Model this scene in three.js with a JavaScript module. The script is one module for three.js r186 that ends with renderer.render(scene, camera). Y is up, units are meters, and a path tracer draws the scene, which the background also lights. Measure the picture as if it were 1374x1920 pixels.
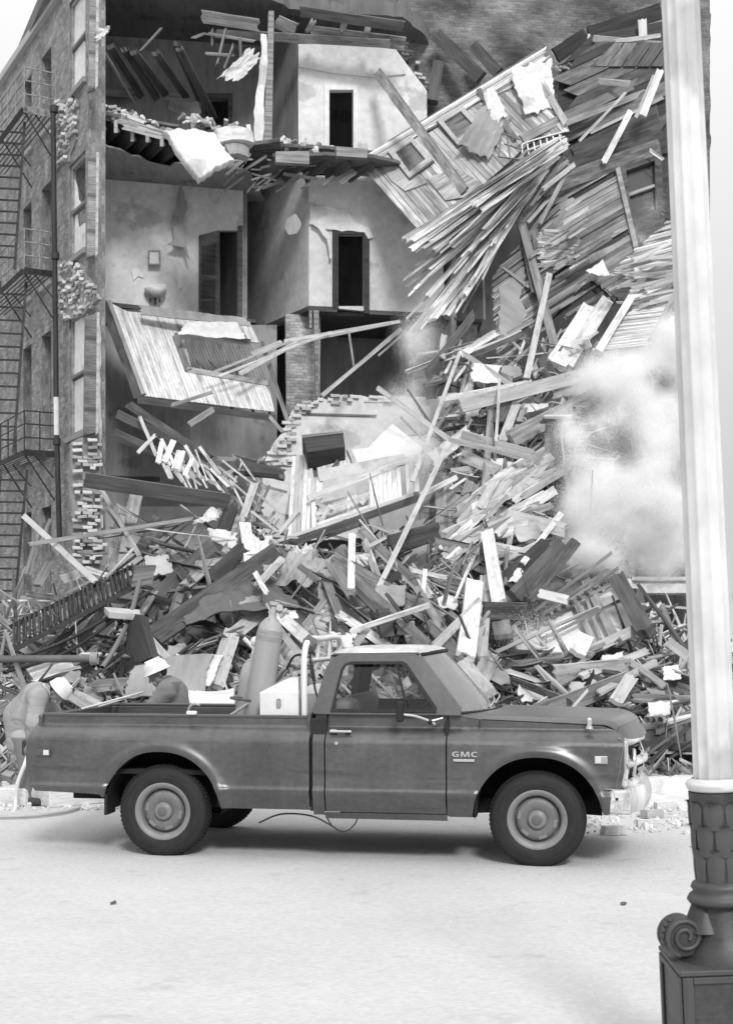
import * as THREE from 'three';
import { MarchingCubes } from 'three/addons/objects/MarchingCubes.js';
import { mergeGeometries } from 'three/addons/utils/BufferGeometryUtils.js';
import { RoundedBoxGeometry } from 'three/addons/geometries/RoundedBoxGeometry.js';
import { FontLoader } from 'three/addons/loaders/FontLoader.js';
import { TextGeometry } from 'three/addons/geometries/TextGeometry.js';

// ---------------------------------------------------------------- camera, sky, sun, exposure
const scene = new THREE.Scene();
const FPX = 2500, CX = 687, HY = 1185, EYE = 1.93;                 // focal length in pixels of the 1374 x 1920 photograph, its horizon, eye height
const camera = new THREE.PerspectiveCamera(2 * Math.atan(960 / FPX) * 180 / Math.PI, 1374 / 1920, 0.1, 600);
camera.position.set(0, EYE, 0);
camera.lookAt(0, EYE, -10);
camera.focus = 14; camera.userData.fStop = 5;                       // the lamp in the foreground is slightly soft
camera.setViewOffset(1374, 1920, 0, 960 - HY, 1374, 1920);         // a rising-front (shift) lens: the camera is level
const renderer = new THREE.WebGLRenderer({ antialias: true });
renderer.setSize(732, 1024);
renderer.toneMapping = THREE.LinearToneMapping;
renderer.toneMappingExposure = 1.75;
renderer.shadowMap.enabled = true;
{ // even overcast sky, three times as bright overhead as at the horizon
  const W = 64, H = 32, a = new Float32Array(W * H * 4);
  for (let j = 0; j < H; j++) {
    const up = Math.sin(((j + 0.5) / H - 0.5) * Math.PI), L = up > 0 ? 0.31 * (1 + 2 * up) : 0.5;
    for (let i = 0; i < W; i++) a.set([L, L, L, 1], (j * W + i) * 4);
  }
  const sky = new THREE.DataTexture(a, W, H, THREE.RGBAFormat, THREE.FloatType);
  sky.mapping = THREE.EquirectangularReflectionMapping; sky.magFilter = THREE.LinearFilter; sky.needsUpdate = true;
  scene.background = sky; scene.environment = sky;
}
const sun = new THREE.DirectionalLight(0xffffff, 1.5);
sun.position.set(8, 30, 24); sun.target.position.set(0, 0, -14); sun.castShadow = true; sun.shadow.radius = 24;
Object.assign(sun.shadow.camera, { left: -30, right: 30, top: 30, bottom: -30, near: 1, far: 140 });
scene.add(sun, sun.target);

// ---------------------------------------------------------------- random numbers, noise, names
let seed = 12345;
const rnd = () => { seed = (seed * 1664525 + 1013904223) >>> 0; return seed / 4294967296; };
const rr = (a, b) => a + (b - a) * rnd(), pick = (a) => a[Math.floor(rnd() * a.length)];
const hash = (x, y, s) => { let h = (x * 374761393 + y * 668265263 + s * 974634777) | 0; h = Math.imul(h ^ (h >>> 13), 1274126177); return ((h ^ (h >>> 16)) >>> 0) / 4294967296; };
const mod = (a, n) => ((a % n) + n) % n, sm = (t) => t * t * (3 - 2 * t), lerp = THREE.MathUtils.lerp, clamp = THREE.MathUtils.clamp;
function vn(x, y, px, py, s) {                                       // value noise with period px, py
  const i = Math.floor(x), j = Math.floor(y), u = sm(x - i), v = sm(y - j), h = (a, b) => hash(mod(a, px), mod(b, py), s);
  return lerp(lerp(h(i, j), h(i + 1, j), u), lerp(h(i, j + 1), h(i + 1, j + 1), u), v);
}
function fbm(u, v, f, g, s, o = 4) { let t = 0, a = 0.5, n = 0; for (let k = 0; k < o; k++) { t += a * vn(u * f, v * g, f, g, s + k); n += a; a *= 0.55; f *= 2; g *= 2; } return t / n; }
const counts = {};
function numbered(n) { const k = counts[n] = (counts[n] ?? -1) + 1; return k ? n + '_' + String(k).padStart(3, '0') : n; }
const V3 = (x, y, z) => new THREE.Vector3(x, y, z);
const P = (x, y, d) => V3((x - CX) * d / FPX, EYE - (y - HY) * d / FPX, -d);      // where the ray through a pixel is d metres in front of the camera
const EYEP = V3(0, EYE, 0);

// ---------------------------------------------------------------- textures and materials (the photograph is black and white)
function tex(w, h, fn, srgb) {
  const a = new Uint8Array(w * h * 4);
  for (let j = 0; j < h; j++) for (let i = 0; i < w; i++) { const c = clamp(fn((i + 0.5) / w, (j + 0.5) / h), 0, 1) * 255; a.set([c, c, c, 255], (j * w + i) * 4); }
  const t = new THREE.DataTexture(a, w, h); t.wrapS = t.wrapT = THREE.RepeatWrapping; t.magFilter = THREE.LinearFilter; t.needsUpdate = true;
  if (srgb) t.colorSpace = THREE.SRGBColorSpace;
  return t;
}
const rep = (t, u, v) => { const c = t.clone(); c.repeat.set(1 / u, 1 / v); c.needsUpdate = true; return c; };
const T = {};
T.wood = rep(tex(512, 512, (u, v) => { const g = fbm(u, v, 3, 48, 1, 4), k = fbm(u, v, 5, 7, 9, 3), f = vn(u * 8, v * 256, 8, 256, 5); return 0.84 + 0.34 * (g - 0.5) + 0.34 * (k - 0.5) + 0.14 * (f - 0.5) - 0.5 * Math.max(0, fbm(u, v, 2, 30, 21, 2) - 0.66); }, true), 2.4, 0.9);
T.woodPale = rep(tex(512, 512, (u, v) => { const g = fbm(u, v, 3, 40, 501, 4), k = fbm(u, v, 6, 8, 509, 4), q = fbm(u, v, 9, 20, 517, 4); return 0.9 + 0.16 * (g - 0.5) + 0.2 * (k - 0.5) - (q > 0.62 ? Math.min(0.1, (q - 0.62) * 1) : 0); }, true), 2.1, 0.9);
T.woodOld = rep(tex(512, 512, (u, v) => { const g = fbm(u, v, 4, 60, 31, 4), k = fbm(u, v, 6, 9, 39, 4); return 0.78 + 0.45 * (g - 0.5) + 0.6 * (k - 0.5); }, true), 2, 0.8);
T.plaster = rep(tex(512, 512, (u, v) => { const a = fbm(u, v, 4, 4, 2, 5), b = fbm(u, v, 24, 24, 7, 4); const p = fbm(u, v, 5, 5, 44, 5); return 0.88 + 0.17 * (a - 0.5) + 0.14 * (b - 0.5) - (p > 0.62 ? Math.min(0.12, (p - 0.62) * 1.5) : 0); }, true), 3.1, 3.1);
T.stain = rep(tex(512, 512, (u, v) => { const a = fbm(u, v, 3, 3, 102, 5), b = fbm(u, v, 40, 5, 107, 4), p = fbm(u, v, 6, 6, 144, 5); return 0.82 + 0.28 * (a - 0.5) + 0.2 * (b - 0.5) - (p > 0.6 ? Math.min(0.14, (p - 0.6) * 1.6) : 0); }, true), 3.7, 3.7);
T.lumps = rep(tex(256, 256, (u, v) => fbm(u, v, 8, 8, 3, 5)), 0.8, 0.8);
T.grit = rep(tex(512, 512, (u, v) => { const a = fbm(u, v, 6, 6, 12, 4), b = vn(u * 200, v * 200, 200, 200, 3), p = fbm(u, v, 30, 30, 14, 3); return 0.9 + 0.07 * (a - 0.5) + 0.05 * (b - 0.5) - (p > 0.7 ? (p - 0.7) * 0.3 : 0); }, true), 5.3, 5.3);
T.gritFine = rep(tex(256, 256, (u, v) => fbm(u, v, 40, 40, 5, 3)), 0.9, 0.9);
function brickAt(u, v, c, r, what) {                                 // c bricks by r courses to a tile, with joints
  const y = v * r, j = Math.floor(y), x = u * c + (j % 2) * 0.5, i = mod(Math.floor(x), c), fx = x - Math.floor(x), fy = y - j;
  const w = 0.02 * (vn(u * 60, v * 60, 60, 60, 8) - 0.5), m = fx < 0.05 + w || fx > 0.95 - w || fy < 0.13 + w * 2 || fy > 0.9 - w;
  if (what) return m ? 0.2 + 0.2 * vn(u * 90, v * 90, 90, 90, 2) : 0.75 + 0.25 * hash(i, j, 4) - 0.3 * Math.max(0, fbm(u, v, 40, 40, 6, 2) - 0.5);
  return (m ? 0.6 : 0.52 + 0.18 * hash(i, j, 2)) + 0.3 * (fbm(u, v, 6, 6, 77, 4) - 0.5) + 0.12 * (vn(u * 120, v * 120, 120, 120, 6) - 0.5);
}
T.brick = rep(tex(768, 768, (u, v) => brickAt(u, v, 10, 28, 0), true), 2.15, 2.1);
T.brickSoot = rep(tex(768, 768, (u, v) => (0.75 * brickAt(u, v, 20, 56, 0) + 0.25 * 0.6) * (0.35 + 1.25 * fbm(u, v, 4, 7, 621, 5)) + 0.25 * Math.max(0, fbm(u, v, 14, 30, 629, 4) - 0.6), true), 4.3, 4.2);
T.brickBump = rep(tex(768, 768, (u, v) => brickAt(u, v, 10, 28, 1)), 2.15, 2.1);
T.soot = rep(tex(512, 512, (u, v) => { const a = fbm(u, v, 3, 9, 202, 5), b = fbm(u, v, 12, 40, 207, 4); return 0.5 + 0.7 * (a - 0.5) + 0.35 * (b - 0.5); }, true), 5, 5);
T.paint = rep(tex(512, 512, (u, v) => { const a = fbm(u, v, 5, 4, 302, 5), b = fbm(u, v, 60, 60, 307, 3), s = fbm(u, v, 3, 14, 311, 4), d = fbm(u, v, 40, 4, 321, 4); return 0.8 + 0.36 * (a - 0.5) + 0.22 * (b - 0.5) + 0.2 * (d - 0.5) - (s > 0.64 ? (s - 0.64) * 1.1 : 0); }, true), 2.3, 1.3);
T.folds = rep(tex(256, 256, (u, v) => { const f = fbm(u, v, 2, 3, 821, 3), g = fbm(u, v, 5, 3, 829, 3); return 0.55 * Math.abs(Math.sin(11 * f + 2 * g)) + 0.45 * fbm(u, v, 9, 14, 833, 3); }), 0.7, 0.8);
T.rubber = rep(tex(256, 256, (u, v) => 0.7 + 0.5 * (fbm(u, v, 12, 12, 402, 4) - 0.5), true), 0.5, 0.5);
const G = (v) => new THREE.Color().setRGB(v, v, v);
function mat(v, map, rough = 0.85, more = {}) { return new THREE.MeshStandardMaterial({ color: G(v), map, roughness: rough, side: THREE.DoubleSide, ...more }); }
const M = {};
const bump = { bumpMap: T.lumps, bumpScale: 0.006 };
// wood tones run from lime-white lath to charred
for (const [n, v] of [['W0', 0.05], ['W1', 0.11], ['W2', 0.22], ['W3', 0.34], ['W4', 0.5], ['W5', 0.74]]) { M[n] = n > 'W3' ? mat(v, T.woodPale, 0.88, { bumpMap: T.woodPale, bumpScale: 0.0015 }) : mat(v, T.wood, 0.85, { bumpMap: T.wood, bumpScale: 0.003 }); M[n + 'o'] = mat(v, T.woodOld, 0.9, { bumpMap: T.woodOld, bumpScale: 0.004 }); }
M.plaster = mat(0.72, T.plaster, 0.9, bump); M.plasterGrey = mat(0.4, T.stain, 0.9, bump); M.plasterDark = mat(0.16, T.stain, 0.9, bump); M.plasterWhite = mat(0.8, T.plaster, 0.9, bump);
M.paperDark = mat(0.24, T.stain, 0.85, bump);
M.brick = mat(0.68, T.brick, 0.9, { bumpMap: T.brickBump, bumpScale: 0.012 }); M.brickDark = mat(0.42, T.brickSoot, 0.92, { bumpMap: T.brickBump, bumpScale: 0.008 }); M.brickPale = mat(1.0, T.brick, 0.9, { bumpMap: T.brickBump, bumpScale: 0.012 });
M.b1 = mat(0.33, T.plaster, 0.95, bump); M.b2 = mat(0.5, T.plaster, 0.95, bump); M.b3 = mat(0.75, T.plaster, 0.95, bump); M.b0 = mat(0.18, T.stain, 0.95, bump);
M.void = mat(0.24, T.stain, 0.95); M.dark = mat(0.22, T.stain, 0.95, bump); M.unlitPane = mat(0.05, null, 0.15);  // near-black panes: the unlit rooms behind are put into the colour
M.iron = mat(0.05, T.lumps, 0.7); M.ironPale = mat(0.5, T.lumps, 0.6);
M.road = mat(0.6, T.grit, 0.95, { bumpMap: T.gritFine, bumpScale: 0.006 });
M.cloth = mat(0.75, T.plaster, 0.95, bump); M.tin = mat(0.5, T.stain, 0.6, { metalness: 0.25 }); M.tinDark = mat(0.16, T.stain, 0.7);
M.white = mat(0.8, T.plaster, 0.5);

// ---------------------------------------------------------------- things and parts
function tag(o, label, category, group, kind) { if (label) o.userData.label = label; if (category) o.userData.category = category; if (group) o.userData.group = group; if (kind) o.userData.kind = kind; return o; }
const shadows = (m) => { m.castShadow = m.receiveShadow = true; return m; };
function thing(name, label, category, group) { const o = new THREE.Group(); o.name = numbered(name); scene.add(o); return tag(o, label, category, group); }
function part(parent, name, geo, material, label) { const m = shadows(new THREE.Mesh(geo, material)); m.name = name; if (label) m.userData.label = label; parent.add(m); return m; }
function solo(name, geo, material, label, category, group, kind) {     // a thing of one mesh, its origin at its middle
  geo.computeBoundingBox(); const c = geo.boundingBox.getCenter(V3()); geo.translate(-c.x, -c.y, -c.z);
  const m = shadows(new THREE.Mesh(geo, material)); m.position.copy(c); m.name = numbered(name); scene.add(m); return tag(m, label, category, group, kind);
}
function rebase(g) {                                                 // put a group's origin at the base of what was built in world coordinates
  const b = new THREE.Box3().setFromObject(g), c = b.getCenter(V3()); c.y = b.min.y;
  for (const k of g.children) k.position.sub(c); g.position.copy(c); return g;
}
// a plane through three points; traces given in pixels land on it
class Plane3 {
  constructor(a, b, c) {
    this.O = a; this.U = b.clone().sub(a).normalize(); this.N = this.U.clone().cross(c.clone().sub(a)).normalize();
    if (this.N.dot(EYEP.clone().sub(a)) < 0) this.N.negate();
    this.V = this.N.clone().cross(this.U);
  }
  at(x, y) { const r = P(x, y, 1).sub(EYEP), t = this.O.clone().sub(EYEP).dot(this.N) / r.dot(this.N); return r.multiplyScalar(t).add(EYEP); }
  uv(x, y) { const p = this.at(x, y).sub(this.O); return new THREE.Vector2(p.dot(this.U), p.dot(this.V)); }
  mat(off = 0) { return new THREE.Matrix4().makeBasis(this.U, this.V, this.N).setPosition(this.O.clone().addScaledVector(this.N, off)); }
  to(u, v, n = 0) { return this.O.clone().addScaledVector(this.U, u).addScaledVector(this.V, v).addScaledVector(this.N, n); }
}
const across = (x, d, s = 0.2) => { const a = P(x, HY, d); return new Plane3(a, a.clone().add(V3(1, 0, -s)), a.clone().add(V3(0, 1, 0))); };   // upright, running right and s back per metre
const inward = (x, d) => { const a = P(x, HY, d); return new Plane3(a, a.clone().add(V3(-0.551, 0, -1)), a.clone().add(V3(0, 1, 0))); };        // upright, running along the side street
const tri = (a, b, c) => new Plane3(P(...a), P(...b), P(...c));
function jag(pts, amp, step, closed = true) {                        // a traced outline with a broken edge
  const out = [];
  pts.forEach((p, i) => {
    if (!closed && i === pts.length - 1) { out.push(p); return; }
    const q = pts[(i + 1) % pts.length], L = Math.hypot(q[0] - p[0], q[1] - p[1]), n = Math.max(1, Math.round(L / step));
    for (let k = 0; k < n; k++) { const t = k ? (k + rr(-0.3, 0.3)) / n : 0; out.push([lerp(p[0], q[0], t) + rr(-amp, amp), lerp(p[1], q[1], t) + rr(-amp, amp)]); }
  });
  return out;
}
function shapeOf(pl, poly, holes = []) { const s = new THREE.Shape(poly.map(([x, y]) => pl.uv(x, y))); for (const h of holes) s.holes.push(new THREE.Path(h.map(([x, y]) => pl.uv(x, y)))); return s; }
function prism(pl, poly, thick, off = 0, holes = []) {               // its face at off in front of the plane, its thickness behind
  const g = new THREE.ExtrudeGeometry(shapeOf(pl, poly, holes), { depth: thick, bevelEnabled: false }); g.translate(0, 0, off - thick); return g.applyMatrix4(pl.mat());
}
const quad = (x0, y0, x1, y1) => [[x0, y0], [x1, y0], [x1, y1], [x0, y1]];
function clip(poly, f) {                                             // the part of a polygon (2-vectors) where f >= 0
  const out = [];
  for (let i = 0; i < poly.length; i++) { const a = poly[i], b = poly[(i + 1) % poly.length], fa = f(a), fb = f(b); if (fa >= 0) out.push(a); if (fa * fb < 0) out.push(a.clone().lerp(b, fa / (fa - fb))); }
  return out;
}
const area = (p) => { let s = 0; p.forEach((a, i) => { const b = p[(i + 1) % p.length]; s += a.x * b.y - b.x * a.y; }); return s / 2; };
// boards laid side by side over a traced outline, running along the pixel line dir; each its own part
function boards(parent, name, pl, poly, dir, bw, thick, mats, o = {}) {
  const { gap = 0.006, off = 0, miss = 0, ragged = 0, jitter = 0.004, vary = 0.1 } = o, A = pl.uv(...dir[0]), B = pl.uv(...dir[1]), ang = Math.atan2(B.y - A.y, B.x - A.x);
  const c = Math.cos(ang), s = Math.sin(ang), q = poly.map(([x, y]) => { const p = pl.uv(x, y); return new THREE.Vector2(p.x * c + p.y * s, -p.x * s + p.y * c); });
  const turn = pl.mat().multiply(new THREE.Matrix4().makeRotationZ(ang)), ys = q.map((p) => p.y), made = [];
  for (let y = Math.min(...ys), hi = Math.max(...ys); y < hi;) {
    const w = bw * rr(1 - vary, 1 + vary), y1 = y + w - gap, y0 = y; y += w;
    if (rnd() < miss) continue;
    let p = clip(clip(q, (v) => v.y - y0), (v) => y1 - v.y);
    if (p.length < 3 || Math.abs(area(p)) < 0.002) continue;
    if (ragged) p = p.map((v) => new THREE.Vector2(v.x + rr(-ragged, ragged), v.y));
    const g = new THREE.ExtrudeGeometry(new THREE.Shape(p), { depth: thick, bevelEnabled: false }), uv = g.attributes.uv, du = rr(0, 9), dv = rr(0, 9);
    for (let i = 0; i < uv.count; i++) uv.setXY(i, uv.getX(i) + du, uv.getY(i) + dv);
    g.translate(0, 0, off - thick + rr(-jitter, jitter)); g.applyMatrix4(turn);
    made.push(part(parent, name, g, pick(mats)));
  }
  return made;
}
function plankGeo(L, w, t, spl = 0.02, bend = 0) {                   // along x, broken or sawn ends, bent a little
  const pts = [], n = spl > 0.04 ? 5 : 3, mid = [-0.3, 0, 0.3];
  for (let k = 0; k < n; k++) pts.push(new THREE.Vector2(-L / 2 + rnd() * Math.min(spl, L * 0.3), lerp(w / 2, -w / 2, k / (n - 1))));
  for (const m of mid) pts.push(new THREE.Vector2(m * L, -w / 2 * rr(0.93, 1.03)));
  for (let k = 0; k < n; k++) pts.push(new THREE.Vector2(L / 2 - rnd() * Math.min(spl, L * 0.3), lerp(-w / 2, w / 2, k / (n - 1))));
  for (const m of mid) pts.push(new THREE.Vector2(-m * L, w / 2 * rr(0.93, 1.03)));
  const g = new THREE.ExtrudeGeometry(new THREE.Shape(pts), { depth: t, bevelEnabled: false }), p = g.attributes.position, uv = g.attributes.uv, du = rr(0, 9), dv = rr(0, 9);
  for (let i = 0; i < p.count; i++) { const x = 2 * p.getX(i) / L; p.setZ(i, p.getZ(i) - t / 2 + bend * (1 - x * x)); uv.setXY(i, uv.getX(i) + du, uv.getY(i) + dv); }
  g.computeVertexNormals(); return g;
}
const basisTo = (a, b, roll) => {                                    // x along a-b, z towards the camera side, rolled
  const X = b.clone().sub(a).normalize(), m = a.clone().add(b).multiplyScalar(0.5), w = EYEP.clone().sub(m), Z = w.addScaledVector(X, -w.dot(X)).normalize(), Y = Z.clone().cross(X);
  return new THREE.Matrix4().makeBasis(X, Y, Z).multiply(new THREE.Matrix4().makeRotationX(roll)).setPosition(m);
};
function stick(parent, name, a, b, w, t, material, o = {}) {         // a bar between two points, as a part (world coordinates)
  const g = plankGeo(a.distanceTo(b), w, t, o.spl ?? 0.01, o.bend ?? 0); g.applyMatrix4(basisTo(a, b, o.roll ?? 0)); return part(parent, name, g, material, o.label);
}
const FAMILY = [];                                                     // look-alikes: each gets its own words from its tone, width and lie, and its place in its group
function describe(m, zone, a, b, w, material, noun) { FAMILY.push({ m, zone, a, b, w, material, noun }); }
function nameFamilies() {
  const px = (p) => [CX + p.x / -p.z * FPX, HY - (p.y - EYE) / -p.z * FPX], tones = { W0: 'black', W1: 'dark', W2: 'dark grey', W3: 'grey', W4: 'pale', W5: 'white', b1: 'dark', b2: 'grey', b3: 'pale', plasterWhite: 'white', plaster: 'pale', plasterGrey: 'grey' }, toneOf = (mm) => { const k = Object.keys(M).find((q) => M[q] === mm) ?? 'W3'; return tones[k.replace(/o$/, '')] ?? 'grey'; }, seen = {};
  for (const f of FAMILY) { f.p = px(f.b ? f.a.clone().add(f.b).multiplyScalar(0.5) : f.a); (seen[f.zone] ??= []).push(f); }
  for (const list of Object.values(seen)) {
    const third = (k) => { const v = list.map((f) => f.p[k]).sort((x, y) => x - y); return [v[Math.floor(v.length / 3)], v[Math.floor(v.length * 2 / 3)]]; }, X = third(0), Y = third(1);
    for (const f of list) {
      const h = f.p[0] < X[0] ? 'left' : f.p[0] > X[1] ? 'right' : '', v = f.p[1] < Y[0] ? 'top' : f.p[1] > Y[1] ? 'bottom' : '', place = v && h ? `at the ${v} ${h}` : v || h ? `at the ${v || h}` : 'in the middle';
      let lie = ''; if (f.b) { const A = px(f.a), B = px(f.b), g = Math.atan2(A[1] - B[1], B[0] - A[0]), t = Math.atan(Math.tan(g)); lie = Math.abs(t) > 1.15 ? ' standing steep' : Math.abs(t) < 0.2 ? ' lying level' : t > 0 ? ' slanting up right' : ' slanting up left'; }
      f.m.userData.label = `${f.w < 0.06 ? 'narrow ' : f.w > 0.13 ? 'broad ' : ''}${toneOf(f.material)} ${f.noun}${lie} ${place} of ${f.zone}`;
    }
  }
}
function plank(name, label, category, group, a, b, w, t, material, o = {}) {   // a loose bar: a thing
  const m = shadows(new THREE.Mesh(plankGeo(a.distanceTo(b), w, t, o.spl ?? 0.03, o.bend ?? 0), material));
  m.applyMatrix4(basisTo(a, b, o.roll ?? rr(-0.35, 0.35))); m.name = numbered(name); scene.add(m); if (label.startsWith('*')) describe(m, label.slice(1), a, b, w, material, category); return tag(m, label, category, group);
}
function tube(pts, r, seg = 40, rad = 8, closed = false) { return new THREE.TubeGeometry(new THREE.CatmullRomCurve3(pts, closed, 'centripetal'), seg, r, rad, closed); }
function straight(a, b, r, rad = 10) { return tube([a, a.clone().lerp(b, 0.5), b], r, 2, rad); }
// a sheet through four corners (px, py, depth), crumpled, with a thickness and a torn edge
function sheet(c00, c10, c11, c01, o = {}) {
  const { nu = 24, nv = 24, amp = 0.06, thick = 0.02, torn = 0, sag = 0, s = 1, f = 4 } = o, A = P(...c00), B = P(...c10), C = P(...c11), E = P(...c01), N = B.clone().sub(A).cross(E.clone().sub(A)).normalize();
  if (N.dot(EYEP.clone().sub(A)) < 0) N.negate();
  const at = (u, v) => {
    const e = torn * (fbm(u * 0.9 + 0.05, v * 0.9, 9, 9, s + 5, 3) - 0.5), e2 = torn * (fbm(v * 0.9, u * 0.9, 9, 9, s + 8, 3) - 0.5), uu = u + e * Math.abs(2 * u - 1), w = v + e2 * Math.abs(2 * v - 1);
    const p = A.clone().lerp(B, uu).lerp(E.clone().lerp(C, uu), w);
    return p.addScaledVector(N, amp * (2 * fbm(u * 0.99, v * 0.99, f, f, s, 4) - 1) + sag * 4 * u * (1 - u));
  };
  const pos = [], uv = [], idx = [], W = A.distanceTo(B), Hh = A.distanceTo(E), row = nu + 1, side = row * (nv + 1);
  for (let k = 0; k < 2; k++) for (let j = 0; j <= nv; j++) for (let i = 0; i <= nu; i++) { const p = at(i / nu, j / nv).addScaledVector(N, -k * thick); pos.push(p.x, p.y, p.z); uv.push(W * i / nu, Hh * j / nv); }
  const q = (a, b, c, d) => idx.push(a, b, c, a, c, d);
  for (let j = 0; j < nv; j++) for (let i = 0; i < nu; i++) { const a = j * row + i; q(a, a + row, a + row + 1, a + 1); q(side + a, side + a + 1, side + a + row + 1, side + a + row); }
  for (let i = 0; i < nu; i++) { q(i, i + 1, side + i + 1, side + i); const b = nv * row + i; q(b, side + b, side + b + 1, b + 1); }
  for (let j = 0; j < nv; j++) { const a = j * row, b = a + row; q(a, side + a, side + b, b); q(a + nu, b + nu, side + b + nu, side + a + nu); }
  const g = new THREE.BufferGeometry(); g.setAttribute('position', new THREE.Float32BufferAttribute(pos, 3)); g.setAttribute('uv', new THREE.Float32BufferAttribute(uv, 2)); g.setIndex(idx); g.computeVertexNormals(); return g;
}
function chunk(rx, ry, rz, rough = 0.25, box = true) {               // a broken lump of brick or plaster
  const g = box ? new THREE.BoxGeometry(rx * 2, ry * 2, rz * 2, 2, 1, 1) : new THREE.IcosahedronGeometry(1, 1).scale(rx, ry, rz), p = g.attributes.position, k = rr(0, 99) | 0;
  for (let i = 0; i < p.count; i++) { const h = (n) => 1 + rough * (hash(Math.round(p.getX(i) * 997), Math.round(p.getY(i) * 991) + Math.round(p.getZ(i) * 983) * 7, k + n) - 0.5) * 2; p.setXYZ(i, p.getX(i) * h(1), p.getY(i) * h(2), p.getZ(i) * h(3)); }
  const f = g.index ? g.toNonIndexed() : g; f.computeVertexNormals(); return f;
}
const moved = (g, x, y, z) => { g.translate(x, y, z); return g; };
const box = (x0, y0, z0, x1, y1, z1, r = 0.008) => { const w = Math.abs(x1 - x0), h = Math.abs(y1 - y0), d = Math.abs(z1 - z0), q = Math.min(r, w / 2.2, h / 2.2, d / 2.2); return moved(new RoundedBoxGeometry(w, h, d, 2, q), (x0 + x1) / 2, (y0 + y1) / 2, (z0 + z1) / 2); };

// ---------------------------------------------------------------- the ground
{
  const g = new THREE.PlaneGeometry(500, 500, 1, 1); g.rotateX(-Math.PI / 2);
  const uv = g.attributes.uv; for (let i = 0; i < uv.count; i++) uv.setXY(i, uv.getX(i) * 500, uv.getY(i) * 500);
  solo('road', g, M.road, 'pale dusty road surface under the pickup truck', null, null, 'structure');
}

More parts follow.
